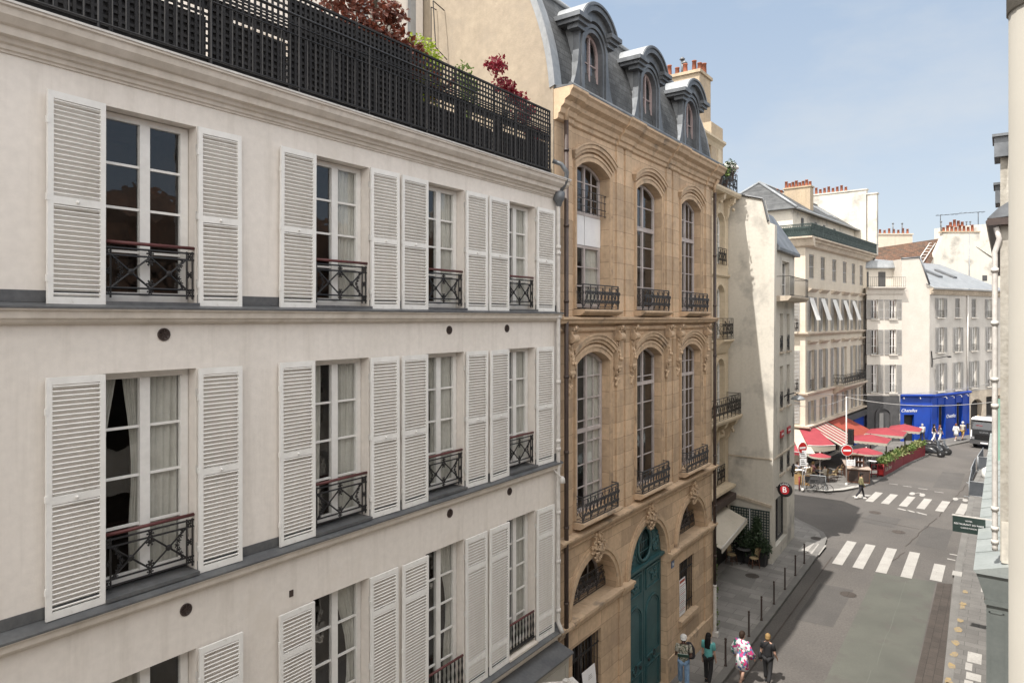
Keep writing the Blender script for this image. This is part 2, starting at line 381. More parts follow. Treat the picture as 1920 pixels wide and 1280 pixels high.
# ================================================================ cream building (left foreground)
CB = thing('cream_apartment_building', 'cream plastered apartment building with rows of white louvred shutters and a black terrace railing', 'building', (-9,0,0), pi/2)
WIN = [(.55,1.75),(3.87,5.07),(7.02,8.21),(9.65,10.80),(12.28,13.41)]
SHW = [.64,.645,.66,.70,.72]
ROWS = [(12.40,14.83),(8.75,11.52),(4.60,7.68)]
ops = [op(a,b,z0,z1) for z0,z1 in ROWS for a,b in WIN] + [op(5.6,9.4,.4,3.0), op(10.4,13.9,.4,3.0), op(.4,4.4,.4,3.0)]
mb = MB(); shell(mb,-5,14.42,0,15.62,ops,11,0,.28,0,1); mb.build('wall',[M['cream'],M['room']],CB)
def ledge(zt, zl, zb, pr):
    return [(.02,zt),(-pr,zl),(-pr,zl-.035),(-pr+.035,zl-.055),(-pr+.05,zl-.13),(-pr+.085,zl-.145),(-pr+.10,zb+.03),(-.03,zb),(.02,zb)]
for zt,zl,zb,pr in ((12.385,12.335,12.13,.19),(8.73,8.66,8.46,.17),(4.57,4.51,4.32,.17)):
    mb = MB(); mould(mb,-5,14.40,ledge(zt,zl,zb,pr)); o = mb.build('sill_course',M['cornice'],CB)
    mb = MB(); mould(mb,-5.005,14.405,[(.0,zt+.004),(-pr-.012,zl+.006),(-pr-.012,zl-.018),(-pr-.004,zl-.018),(-pr-.004,zl),(.0,zt-.002)]); mb.build('zinc_flashing',M['zinc'],o)
    edges = [-5.]+[q for (a,b),w in zip(WIN,SHW) for q in (a-.01,b+.01)]+[14.40]
    each('flashing_upstand',[(a,b,-.014,.01,zt+.006,zt+.14) for a,b in zip(edges[::2],edges[1::2])],M['zinc'],o)
mb = MB(); mould(mb,-5,14.46,[(.02,15.60),(-.36,15.60),(-.36,15.555),(-.33,15.54),(-.31,15.47),(-.24,15.40),(-.20,15.385),(-.185,15.30),(-.12,15.285),(-.10,15.24),(-.06,15.225),(-.05,15.18),(-.025,15.17),(-.02,15.145),(.02,15.14)])
co = mb.build('cornice',M['cornice'],CB)
mb = MB(); mould(mb,-5,14.47,[(.3,15.625),(-.375,15.612),(-.375,15.585),(-.362,15.585),(-.362,15.604),(.3,15.604)]); mb.build('lead_edge',M['wpipe'],co)
# windows, shutters, guard rails
def guard_mesh(w, h):
    mb = MB(); T = lambda a,b,r=.012,n=5: mb.tube([(a[0],0,a[1]),(b[0],0,b[1])],r,n,0,sm=False)
    for z in (.05,.13,h-.16,h-.07): T((0,z),(w,z),.014)
    for x in (.02,.10,w-.10,w-.02): T((x,.0),(x,h-.05),.013)
    m = w/2; a,b = .13,h-.16
    for x0,x1 in ((.10,m),(m,w-.10)):
        T((x0,a),(x1,b),.013); T((x0,b),(x1,a),.013); mb.lathe([(.0,-.014),(.03,-.014),(.045,0),(.03,.014),(0,.014)],((x0+x1)/2,0,(a+b)/2),10,0,axis='y')
    def ros(x,z,r,k=6):
        mb.lathe([(r*.35,-.010),(r*.55,0),(r*.35,.010)],(x,0,z),10,0,axis='y')
        for i in range(k):
            t = 2*pi*i/k; mb.blob((x+r*.75*cos(t),0,z+r*.75*sin(t)),(r*.28,.012,r*.28),n=6,m=4)
    for x,z,r in ((m,.09,.045),(m,h-.115,.05),(m,.19,.055),(m,h-.22,.06),(w-.06,.09,.035),(.06,.09,.035),(w-.06,h-.115,.04),(.06,h-.115,.04),(w-.06,(a+b)/2,.05),(.06,(a+b)/2,.05)): ros(x,z,r)
    for sx,x in ((1,.16),(-1,w-.16)):
        for i in range(7): ros(x+sx*.025*(3-abs(i-3)),a+(b-a)*(i+.5)/7,.035,5)
    return mb
def guard(parent, o, d, zb, h):
    w = o['s1']-o['s0']-.02; g = guard_mesh(w,h).build('guard_rail',M['iron'],parent,(o['s0']+.01,d,zb))
    r = MB(); r.tube([(-.0,0,h),(w,0,h)],.024,8); r.build('handrail',M['rail'],g)
def baluster_guard(parent, o, d, zb, h):
    w = o['s1']-o['s0']-.02; mb = MB(); mb.box(0,w,-.03,.03,0,.05); n = 9
    for i in range(n+1):
        mb.lathe([(.012,.05),(.022,.1),(.010,.16),(.024,.30),(.010,h-.2),(.02,h-.12),(.012,h-.03)],(w*(i+.0)/n if 0<i<n else (.02 if i==0 else w-.02),0,0),8)
    g = mb.build('guard_rail',M['iron'],parent,(o['s0']+.01,d,zb))
    r = MB(); r.tube([(0,0,h),(w,0,h)],.026,8); r.build('handrail',M['rail'],g)
CUR = {(0,2):'right',(0,3):'both',(0,4):'right',(1,0):'tied',(1,1):'drape',(1,2):'both',(1,3):'drape',(1,4):'right',(2,1):'left',(2,2):'sweep',(2,3):'sweep',(2,4):'right',(0,1):None}
shm = {}
for r,(z0,z1) in enumerate(ROWS):
    for i,(a,b) in enumerate(WIN):
        o = op(a,b,z0,z1); wo = op(a+.01,b-.01,z0+(.05 if r else .02),z1-.01)
        window(CB,wo,.2,rows=(4 if r == 0 else 4 if r == 1 else 5),curtain=CUR.get((r,i)),fw=.085,bw=.032,mull=.13)
        mb = MB(); mb.box(a+.005,b-.005,-.10,.26,z0-.035,z0+.012); mb.build('window_sill',M['zinc' if r < 2 else 'cornice'],CB)
        if r < 2: guard(CB,o,.05,z0+.06,.70)
        elif i > 2: baluster_guard(CB,o,.03,z0+.07,.62)
        w = SHW[i]; h = z1-z0+.03; k = (i,r)
        if k not in shm: shm[k] = shutter_mesh(w,h,(.49,) if r < 2 else (.17,.79))
        ph = radians(random.choice((.3,.8,1.5,2.5,4.0))); s1 = link('shutter',shm[k],CB,(a-w*cos(ph),-.036-w*sin(ph),z0-.025-random.uniform(0,.012)),ph); s1.rotation_euler[1] = random.uniform(-.006,.006)
        ph = radians(random.choice((.3,.8,1.5,2.5,4.5))); s2 = link('shutter',shm[k],CB,(b,-.036,z0-.025-random.uniform(0,.012)),-ph); s2.rotation_euler[1] = random.uniform(-.006,.006)
        # jamb edge hinges
        each('hinge',[(b-.012,b+.006,-.03,.0,z0+(z1-z0)*kz-.05,z0+(z1-z0)*kz+.05) for kz in (.12,.5,.88)],M['wpipe'],CB)
# round cast vents
vm = MB()
vm.lathe([(.085,0),(.085,-.012),(.07,-.016),(.066,-.006),(.0,-.006)],n=20,axis='y')
for i in range(8): t = i*pi/4; vm.obox((.04*cos(t),-.012,.04*sin(t)),(.05,.012,.012),Matrix.Rotation(-t,3,'Y'))
vm = vm.mesh('wall_vent',M['brown'])
for s,z in ((4.62,11.99),(10.33,11.97),(12.28,11.98),(4.92,8.26),(10.35,8.31),(12.38,8.33)): link('wall_vent',vm,CB,(s,-.002,z))
mb = MB(); mb.box(6.57,6.64,-.012,.005,7.88,7.98); mb.build('wall_vent',M['brown'],CB)
# white downpipe at the right end
mb = MB(); X,Y = 14.27,-.11
mb.tube([(X,Y,15.02),(X,Y,4.75),(X+.02,Y-.05,4.62),(X+.04,Y-.1,4.5)],.052,10)
for z in (13.9,13.75,12.2,10.6,9.15,8.95,7.4,6.2,5.0): mb.tube([(X,Y,z),(X,Y,z+.09)],.066,10)
dp = mb.build('downpipe',M['wpipe'],CB)
mb = MB(); mb.lathe([(.06,14.95),(.09,15.05),(.14,15.12),(.145,15.30),(.10,15.32)],(X,Y-.02,0),10); mb.tube([(X,Y-.05,15.28),(X+.03,Y-.2,15.55),(X,Y-.25,15.75),(X-.10,Y-.15,15.95),(X-.25,Y,16.02)],.055,8); mb.build('hopper',M['zincg'],dp)
mb = MB(); mb.tube([(14.05,-.02,8.62),(14.12,-.14,8.46),(14.2,-.24,8.34)],.018,6); mb.lathe([(.03,0),(.06,-.05),(.075,-.16),(.02,-.17)],(14.22,-.26,8.36),10); mb.build('wall_spotlight',M['wpipe'],CB)
# shopfront below
mb = MB(); mould(mb,-5,14.36,[(.0,4.24),(-.50,4.10),(-.50,4.06),(-.46,4.06),(0,4.18)]); zc = mb.build('shop_roof',M['zinc'],CB)
mb = MB(); mould(mb,-5,14.33,[(0,4.17),(-.44,4.05),(-.44,3.98),(-.38,3.93),(-.36,3.12),(-.40,3.06),(-.40,3.0),(0,3.0)]); sf = mb.build('shop_fascia',M['greyshop'],CB)
mb = MB()
for a,b in ((10.3,14.2),(6.2,10.1),(2.2,6.0)):
    for x0,x1,za,zb2 in ((a,b,3.24,3.28),(a,b,3.82,3.86),(a,a+.04,3.28,3.82),(b-.04,b,3.28,3.82)): mb.box(x0,x1,-.392,-.36,za,zb2)
mb.build('fascia_moulding',M['greyshop'],sf)
for a,b in ((5.6,9.4),(10.4,13.9),(.4,4.4)): window(CB,op(a,b,.4,3.0),.1,rows=1,fm=M['greyshop'],name='shop_window')
mb = MB(); mb.tube([(12.7,-.46,4.0),(12.95,-.75,4.03),(13.2,-.95,4.0)],.022,6); mb.blob((12.7,-.46,3.96),.05)
mb.obox((13.32,-1.02,3.88),(.24,.2,.30),Matrix.Rotation(.5,3,'X') @ Matrix.Rotation(.3,3,'Y')); mb.obox((13.22,-.97,4.0),(.14,.12,.1)); mb.build('shop_lamp',M['wpipe'],CB)
# terrace railing
mb = MB(); d = -.27; sE = 13.66
for z,r in ((16.80,.020),(16.645,.013),(16.50,.013),(15.72,.016)): mb.tube([(-5,d,z),(sE,d,z)],r,6)
n = int((sE+5)/.158)
for i in range(n+1):
    s = sE-.158*i; t = i % 9 == 0
    mb.tube([(s,d,15.61 if t else 15.72),(s,d,16.80 if t else 16.50)],.017 if t else .0105,5,sm=False)
mb.build('terrace_railing',M['iron'],CB)
# set-back attic storey behind the terrace
mb = MB(); at = [op(12.35,13.45,15.9,20.9), op(8.6,9.9,15.9,18.6), op(4.4,5.7,15.9,18.6)]
mb2 = MB(); shell(mb2,-5,14.36,15.63,22.6,at,5.0,4.5,.3,0,1); mb2.build('attic_wall',[M['cream'],M['room']],CB)
for o in at: window(CB,o,4.7,rows=4,curtain='both')
each('attic_pilaster',[(13.75,13.95,4.38,4.5,15.7,22.5),(11.9,12.2,4.40,4.5,15.7,22.5)],M['zincl'],CB)

# trellis screens, each its own thing, hung behind the railing
TR = [(-.2,1.28,'felt'),(1.30,2.62,'felt'),(2.64,3.92,'open'),(3.94,5.22,'open'),(5.24,6.52,'open'),(6.54,7.86,'leafy'),(7.88,9.16,'leafy'),(9.18,10.44,'open'),(10.46,11.72,'open'),(11.74,12.94,'open'),(12.96,13.95,'open')]
TL = ['black trellis panel backed by felt at the far left end of the terrace railing','black felt backed trellis panel just left of the first open trellis','black open trellis panel nearest the left end of the terrace above the first window','black open trellis above the right shutter of the first upper window',
      'black open trellis to the left of the dark red bush','black trellis beneath the left part of the red bush','black trellis under the right drooping part of the red bush','black open trellis in front of the yellow green shrub','black open trellis in front of the small green shrub','black open trellis just left of the crimson maple','black open trellis at the end of the terrace, under the crimson maple']
for (a,b,kind),lab in zip(TR,TL):
    t = thing('trellis_screen',lab,'trellis',(-9+.07,0,0),pi/2,'black trellis screens along the terrace')
    mb = MB(); z0,z1 = 15.80,17.20
    nx = round((b-a)/.095); nz = round((z1-z0)/.098)
    for i in range(nx+1): x = a+(b-a)*i/nx; mb.box(x-.019,x+.019,-.006,.006,z0,z1)
    for j in range(nz+1): z = z0+(z1-z0)*j/nz; mb.box(a,b,.007,.017,z-.019,z+.019)
    mb.build('lattice',M['lblack'],t)
    mb = MB(); mb.box(a-.008,a+.012,-.015,.025,15.63,17.23); mb.box(b-.012,b+.006,-.015,.025,15.63,17.23); mb.box(a+.03,b-.03,-.02,.028,17.19,17.225); mb.build('frame',M['lblack'],t)
    mb = MB()
    if kind == 'felt': mb.box(a-.008,b+.008,.04,.05,15.64,17.19)
    else:
        mb.box(a-.008,b+.008,.04,.05,15.64,15.80); mb.box(a-.008,b+.008,.04,.05,16.48,16.68)
        if kind == 'leafy': mb.box(a-.008,b+.008,.0405,.0505,15.8,17.17)
        else: mb.box(a+.03,a+.34,.04,.05,15.8,16.5); mb.box(a+.34,b-.03,.04,.05,15.8,15.8+.42+.26*((a*7)%1))
    mb.build('felt_backing',M['lblack'],t)
# ================================================================ tan stone mansion
M['tanwin'] = mat('mauve_grey_window_paint',(.56,.51,.50),.5,(.42,.37,.355),2,.06,12)
TB = thing('stone_mansion', 'tan limestone mansion with arched windows, teal carriage door and slate mansard with three dormers', 'building', (-9.1,0,0), pi/2)
S0,S1 = 14.46,25.72; CS = (16.4,20.0,23.55); DC = 19.97
up = [op(c-.93,c+.93,12.46,16.44,.30) for c in CS]; lo = [op(c-.93,c+.93,6.93,11.30,.30) for c in CS]
en = [op(16.5-1.29,16.5+1.29,4.42,5.74,1.29), op(23.6-1.27,23.6+1.27,4.42,5.72,1.27)]

for o in en: o['rev'] = .62
dr = op(DC-1.36,DC+1.36,.02,5.78,1.36); gw = [op(15.3,16.85,1.7,3.62), op(22.5,23.9,1.8,3.74)]
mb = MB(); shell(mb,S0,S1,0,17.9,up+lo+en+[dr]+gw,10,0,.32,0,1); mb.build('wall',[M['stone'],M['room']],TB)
def eave(pr): return [(.02,17.92),(-.50-pr,17.92),(-.50-pr,17.86),(-.44-pr,17.80),(-.40-pr,17.70),(-.26-pr,17.62),(-.24-pr,17.52),(-.15-pr,17.45),(-.12-pr,17.33),(-.07-pr,17.30),(-.06-pr,17.20),(-.02-pr,17.17),(.02,17.16)]
mb = MB(); mould(mb,S0-.02,S1+.12,eave(0))
for a,b in ((S0-.04,15.2),(17.72,18.68),(21.30,22.25),(24.95,S1+.14)): mould(mb,a,b,eave(.05))
mb.build('cornice',M['stonet'],TB)
for a,b in ((14.95,15.2),(17.72,18.12),(18.28,18.68),(21.30,21.70),(21.85,22.25),(24.95,25.3)): each('pilaster_strip',[(a,b,-.05,.01,12.26,17.2),(a,b,-.05,.01,6.66,12.0)],M['stone'],TB)
sc_prof = lambda zt,zb,pr: [(.02,zt+.03),(-pr,zt),(-pr,zt-.05),(-pr+.05,zt-.075),(-pr+.07,zb+.05),(-.04,zb),(.02,zb)]
mb = MB(); mould(mb,S0-.03,S1+.08,sc_prof(12.23,12.03,.27)); mould(mb,S0,S1,[(.01,11.97),(-.05,11.97),(-.08,11.90),(-.05,11.85),(.01,11.85)]); mb.build('string_course',M['stonet'],TB)
mb = MB(); mould(mb,S0-.03,S1+.08,sc_prof(6.62,6.42,.26)); mould(mb,S0,S1,[(.01,6.40),(-.08,6.40),(-.10,6.33),(-.05,6.27),(.01,6.25)]); mb.build('string_course',M['stonet'],TB)
# window surrounds and hoods
for o,leg in [(q,12.46) for q in up]+[(q,6.93) for q in lo]:
    mb = MB(); arcband(mb,o,.003,.17,-.045,.02,legs=leg); arcband(mb,o,.13,.20,-.07,.01,legs=leg); mb.build('window_surround',M['stonet'],TB)
    mb = MB(); arcband(mb,o,.26,.35,-.08,.01); arcband(mb,o,.35,.45,-.13,.01); arcband(mb,o,.45,.49,-.16,.01); mb.build('hood_mould',M['stonet'],TB)
for k,(o,c) in enumerate(zip(up,CS)):
    q = op(o['s0']+.02,o['s1']-.02,o['z0']+.02,o['z1']-.02,.29)
    if k == 0:
        window(TB,op(q['s0'],q['s1'],15.02,q['z1'],.29),.28,rows=3,cols=2,mull=.07,fm=M['tanwin'])
        f = window(TB,op(q['s0'],q['s1'],12.5,14.2),.28,rows=3,cols=1,curtain='both',mull=.08,fm=M['tanwin'])
        mb = MB(); mb.box(q['s0'],c-.02,.27,.33,14.21,15.01); mb.box(c+.02,q['s1'],.27,.33,14.21,15.01); mb.build('blank_panel',M['paper'],TB)
        mb = MB()
        for i in range(9): x = q['s0']+.05+i*(1.72/8); mb.tube([(x,.1,15.05),(x,.1,15.66)],.009,4)
        for z in (15.08,15.24,15.45,15.66): mb.tube([(q['s0']-.02,.1,z),(q['s1']+.02,.1,z)],.012,4)
        mb.build('guard_rail',M['irong'],TB)
    else: window(TB,q,.22,rows=6,cols=(1 if k == 1 else 2),mull=.08,transom=15.0,curtain=None,fm=M['tanwin'])
for k,(o,c) in enumerate(zip(lo,CS)):
    q = op(o['s0']+.02,o['s1']-.02,o['z0']+.02,o['z1']-.02,.29)
    window(TB,q,.22,rows=(7,5,8)[k],cols=(2,1,2)[k],mull=.09,transom=(9.15,10.15,10.2)[k],curtain=('right' if k == 0 else None),fm=M['tanwin'])
# iron balconettes (all six)
bm_u = MB(); 
def balc_mesh(w,h,bow):
    mb = MB()
    def fn(x,z): t = z/h; return (x,-.26-bow*sin(pi*(1-t)**.7),z)
    scroll_panel(mb,-w/2,w/2,0,0,h,.20,.0125,fn=fn)
    for sx in (-1,1):
        scroll_panel(mb,0,.24,0,0,h,.24,.010,fn=lambda y,z,sx=sx: (sx*w/2,fn(0,z)[1]*(1-y/.24)+.02,z))
    return mb.mesh('balcony_rail',M['irong'])
bmu = balc_mesh(1.98,.64,.06); bml = balc_mesh(1.98,.66,.04)
for c in CS:
    for zb,bm in ((12.44,bmu),(6.90,bml)):
        mb = MB(); mb.prism([(.01,zb),(-.36,zb),(-.37,zb-.05),(-.32,zb-.10),(-.22,zb-.16),(.01,zb-.17)],'x',c-1.08,c+1.08); s = mb.build('balcony_slab',M['stonet'],TB)
        link('balcony_rail',bm,s,(c,0,zb+.01))
# scrolled consoles
def console_mesh():
    mb = MB(); w = .11
    prof = []
    for i in range(15):
        t = i/14; z = -1.5*t; d = -.25+.21*t**.6+.07*sin(t*pi*2.2)
        prof.append((d,z))
    mb.prism([(.01,0)]+prof+[(.01,-1.5)],'x',-w,w,sm=False)
    for zc,dc,r in ((-.30,-.17,.115),(-1.18,-.08,.08)):
        for rr,e in ((r,.02),(r*.62,.035),(r*.3,.05)): mb.lathe([(rr,-w-e),(rr,w+e)],(0,dc,zc),14,0,axis='x',sm=False)
    for i in range(34):
        t = random.random(); z = -.02-1.45*t*t; d = -.27+.21*(-z/1.5)**.6+.07*sin(-z/1.5*pi*2.2)
        mb.blob((random.uniform(-w,w),d-.01,z),(.034,.03,.055),n=6,m=4,jit=.2)
    for i in range(8): mb.blob((random.uniform(-.1,.1),-.05,-1.5-.03*i),(.05,.05,.05),n=6,m=4)
    return mb.mesh('console',M['stonet'])
cm = console_mesh()
for c in CS:
    for q in (-1.32,1.32): link('console',cm,TB,(c+q,0,11.98))
# arcade mouldings, imposts, carved keystones
for o in en+[dr]:
    mb = MB(); leg = 4.45
    arcband(mb,o,.003,.14,-.05,.02,n=20,legs=leg); arcband(mb,o,.12,.24,-.09,.01,n=20,legs=leg); arcband(mb,o,.22,.30,-.05,.01,n=20,legs=leg); mb.build('arch_moulding',M['stonet'],TB)
imp = [(.02,4.44),(-.18,4.42),(-.18,4.34),(-.13,4.30),(-.11,4.20),(-.05,4.13),(.02,4.12)]
IB = []
for a,b in ((S0-.02,DC-1.37),(DC+1.37,S1+.05)): mb = MB(); mould(mb,a,b,imp); mb.build('impost_band',M['stonet'],TB)
imp2 = [(d-.05 if d < 0 else d,z-.003 if z > 4.4 else z+.003) for d,z in imp]
for a,b in ((17.9,DC-1.365),(DC+1.365,22.05),(24.9,S1+.06),(S0-.03,15.05)): mb = MB(); mould(mb,a,b,imp2); mb.build('impost_block',M['stonet'],TB)
each('pier',[(a,b,-.05,.01,.9,4.13) for a,b in ((17.9,DC-1.365),(DC+1.365,22.05),(24.9,S1),(S0,15.05))],M['stone'],TB)
def carve_mesh():
    mb = MB(); mb.prism([(-.18,.42),(.18,.42),(.10,-.30),(0,-.38),(-.10,-.30)],'y',-.12,.01)
    for i in range(90):
        a = random.uniform(0,2*pi); r = random.random()**.6; x = .36*r*cos(a)*(1.-.2*sin(a)); z = .05+.40*r*sin(a)
        mb.blob((x,-.11-.07*(1-r)+random.uniform(-.04,.04),z),(random.uniform(.018,.05),.045,random.uniform(.02,.065)),n=6,m=5,jit=.3)
    return mb.mesh('carved_keystone',M['stonet'])
kmsh = carve_mesh()
for c in (16.5,DC,23.6): link('carved_keystone',kmsh,TB,(c,0,5.95))
for a,b in ((S0-.02,DC-1.37),(DC+1.37,S1+.04)):
    mb = MB(); mb.prism([(.01,.95),(-.08,.9),(-.10,.0),(.01,.0)],'x',a,b); pl = mb.build('plinth',M['stonet'],TB)
mb = MB()
for a in (23.0,):
    mb.box(a-.4,a+.5,-.105,-.09,.25,.75)
    for i in range(8): mb.obox((a-.35+i*.115,-.112,.5),(.025,.016,.55),Matrix.Rotation(.65,3,'Y')); mb.obox((a-.35+i*.115,-.112,.5),(.025,.012,.55),Matrix.Rotation(-.65,3,'Y'))
mb.build('cellar_grille',M['stonet'],pl)
# entresol windows with iron rails
for o in en:
    q = op(o['s0']+.01,o['s1']-.01,o['z0']+.02,o['z1']-.01,o['rise']-.01)
    window(TB,q,.55,rows=3,cols=2,fm=M['tanwin'],gm=M['glass'])
    mb = MB(); scroll_panel(mb,o['s0']+.02,o['s1']-.02,.36,4.46,5.05,.26,.010); mb.build('guard_rail',M['irong'],TB)
for o,k in zip(gw,(0,1)):
    window(TB,op(o['s0'],o['s1'],o['z0']+.01,o['z1']),.27,rows=3,cols=1,fm=M['brown'],gm=M['glassd'])
    mb = MB(); n = 9
    for i in range(n): x = o['s0']+.07+(o['s1']-o['s0']-.14)*i/(n-1); mb.tube([(x,.08,o['z0']+.02),(x,.08,o['z1']-.01)],.014,6)
    for z in (o['z0']+.35,o['z1']-.4): mb.box(o['s0'],o['s1'],.07,.09,z-.02,z+.02)
    mb.build('window_bars',M['iron'],TB)
    mb = MB(); mb.prism([(.25,o['z0']+.02),(-.14,o['z0']-.01),(-.14,o['z0']-.14),(-.05,o['z0']-.2),(.0,o['z0']-.2),(.25,o['z0']-.005)],'x',o['s0']-.12,o['s1']+.12); mb.build('window_sill',M['stonet'],TB)
# posters behind/at the bars
def poster(name,lab,s0,s1,z0,z1,d,red,rows,bend=.03):
    t = thing(name,lab,'poster',(-9.1-d+.0,0,0),pi/2)
    mb = MB(); n = 8
    for i in range(n):
        za,zb = z0+(z1-z0)*i/n, z0+(z1-z0)*(i+1)/n; f = lambda z: -.006-bend*sin(pi*(z-z0)/(z1-z0)); mb.quad((s0,f(za),za),(s1,f(za),za),(s1,f(zb),zb),(s0,f(zb),zb)); mb.quad((s1,f(za)+.004,za),(s0,f(za)+.004,za),(s0,f(zb)+.004,zb),(s1,f(zb)+.004,zb))
    mb.build('sheet',M['paper'],t)
    mb = MB()
    f = lambda z: -.009-bend*sin(pi*(z-z0)/(z1-z0))
    for z,h,a,b,mi in rows:
        zz = z0+(z1-z0)*z; mb.box(s0+(s1-s0)*a,s0+(s1-s0)*b,f(zz)-.003,f(zz),zz,zz+h,mi)
    mb.build('printed_lines',[M['redp'],M['greyp']],t)
poster('window_poster','tall white notice with a red heading on the barred window right of the teal door',22.55,23.12,1.85,3.12,.045,True,
       [(.90,.09,.1,.9,0)]+[(.82-.055*i,.02,.08,.92-(i%3)*.1,(0 if i%4==0 else 1)) for i in range(14)])
poster('window_notice','blank looking white sheet curling off the barred window left of the teal door',15.85,16.55,1.3,2.75,.04,False,[(.80,.016,.4,.72,1),(.83,.016,.42,.7,1),(.86,.016,.45,.68,1),(.52,.016,.4,.8,1),(.48,.016,.35,.75,1),(.44,.016,.38,.78,1)],.06)
mb = MB(); mb.box(21.66,21.88,-.072,-.052,3.84,4.06); o = mb.build('house_number_plaque',M['plaque'],TB)
t = text_mesh('10',.14,M['paper'],'plaque_number',o); t.location = (21.77,-.076,3.95); t.rotation_euler = (pi/2,0,0)
# carriage door
mb = MB(); y = .17
mb.box(DC-1.355,DC+1.355,y+.06,y+.1,.03,4.55); df = mb.build('carriage_door',M['teal'],TB)
for sx in (-1,1):
    mb = MB(); a,b = (DC-1.34,DC-.015) if sx < 0 else (DC+.015,DC+1.34)
    mb.box(a,b,y,y+.055,.05,4.38)
    def panel(x0,x1,z0,z1,rise=0):
        o = op(x0,x1,z0,z1,rise)
        arcband(mb,o,-.05,.0,y-.035,y+.01,legs=z0) ; mb.box(x0-.0,x1+.0,y-.035,y+.005,z0-.05,z0-.001)
        arcband(mb,o,-.13,-.10,y-.02,y+.01,legs=z0+.1)
    panel(a+.14,b-.14,1.45,3.3,.38); panel(a+.14,b-.14,3.62,4.25); panel(a+.14,b-.14,.25,1.15)
    for i in range(12): mb.blob(((a+b)/2+random.uniform(-.22,.22),y-.02,3.93+random.uniform(-.18,.18)),(.06,.03,.05),n=6,m=4)
    for i in range(8): mb.blob(((a+b)/2+random.uniform(-.1,.1),y-.03,1.3+random.uniform(-.1,.14)),(.05,.03,.06),n=6,m=4)
    lf = mb.build('door_leaf',M['teal'],df)
    h = MB(); h.lathe([(.05,-.02),(.06,.0),(.03,.03)],((a+b)/2-sx*.36,y-.05,1.3),10,axis='y'); h.tube([((a+b)/2+.06*cos(q)-.0,y-.06,1.42+.09*sin(q)) for q in [i*pi/6 for i in range(12)]],.014,5,closed=True); h.build('door_knocker',M['iron'],lf)
mb = MB(); mb.box(DC-1.355,DC+1.355,y-.10,y+.06,4.38,4.42); mb.box(DC-1.355,DC+1.355,y-.14,y+.06,4.42,4.50)
o2 = op(DC-1.34,DC+1.34,4.49,5.77,1.275); 
N_ = 28; ap = arcpts(o2,N_-1); R_ = [(DC+.44*cos(pi-pi*i/(N_-1)*1.0),5.0+.60*sin(pi-pi*i/(N_-1))) for i in range(N_)]
for i in range(N_-1):
    mb.quad((ap[i][0],y,ap[i][1]),(ap[i+1][0],y,ap[i+1][1]),(R_[i+1][0],y,R_[i+1][1]),(R_[i][0],y,R_[i][1]))
mb.quad((DC-1.34,y,4.495),(DC-.44,y,4.495),(DC-.44,y,5.0),(ap[0][0],y,ap[0][1])); mb.quad((DC+.44,y,4.495),(DC+1.34,y,4.495),(ap[-1][0],y,ap[-1][1]),(DC+.44,y,5.0))
lowR = [(DC+.44*cos(pi+pi*i/14),5.0+.41*sin(pi+pi*i/14)) for i in range(15)]
for p,q in zip(lowR,lowR[1:]): mb.quad((p[0],y,4.495),(q[0],y,4.495),(q[0],y,q[1]),(p[0],y,p[1]))
ring = [(DC+.46*cos(2*pi*i/28),y-.03,4.99+(.62 if sin(2*pi*i/28) > 0 else .42)*sin(2*pi*i/28)) for i in range(28)]
mb.tube(ring,.055,6,closed=True); mb.tube([(x+(x-DC)*.28,yy+.02,z+(z-4.99)*.2) for x,yy,z in ring],.03,6,closed=True)
for sx in (-1,1):
    for i in range(26):
        t = random.random(); mb.blob((DC+sx*(.66+.42*random.random()),y-.02,4.65+.75*t*(1-.0)),(.07,.04,.08),n=6,m=4,jit=.2) if (.62+.0) else None
    mb.tube([(DC+sx*(.88+.14*cos(a)*(1-a/14)),y-.03,4.78+.16*sin(a)*(1-a/14)) for a in [i*.5 for i in range(22)]],.028,5)
ty = mb.build('tympanum',M['teal'],df)
mb = MB(); mb.quad((DC-.5,y+.05,4.5),(DC+.5,y+.05,4.5),(DC+.5,y+.05,5.62),(DC-.5,y+.05,5.62)); mb.build('oval_pane',M['glassd'],ty)
mb = MB()
for i in range(5): x = DC-.28+.14*i; mb.tube([(x,y+.01,4.6),(x,y+.01,5.5)],.014,5)
for z in (4.85,5.15): mb.tube([(DC-.44,y+.01,z),(DC+.44,y+.01,z)],.016,5)
mb.build('oval_bars',M['teal'],ty)
mb = MB(); mb.prism([(.30,.0),(-.35,.0),(-.35,.12),(.30,.16)],'x',DC-1.355,DC+1.355); mb.build('door_step',M['stonet'],TB)
# downpipes
def pipe(s,ztop,zlow,base=True):
    mb = MB(); mb.tube([(s,-.16,ztop),(s,-.16,zlow)],.058,10)
    for z in [zlow+1.1+1.9*i for i in range(int((ztop-zlow)/1.9))]: mb.tube([(s,-.16,z),(s,-.16,z+.07)],.07,10)
    p = mb.build('downpipe',M['brown'],TB)
    mb = MB(); mb.tube([(s,-.16,zlow),(s,-.16,.32),(s,-.22,.18)],.066,10); mb.tube([(s,-.16,zlow-.05),(s,-.16,zlow+.03)],.076,10); mb.box(s-.09,s+.09,-.3,-.06,.1,.3); mb.build('pipe_boot',M['wpipe'],p)
    mb = MB(); mb.tube([(s,-.16,ztop-.02),(s,-.16,ztop+.25),(s,-.3,ztop+.45)],.062,8); mb.build('pipe_head',M['stonet'],p)
pipe(14.74,17.2,2.0); pipe(25.60,17.0,2.05)
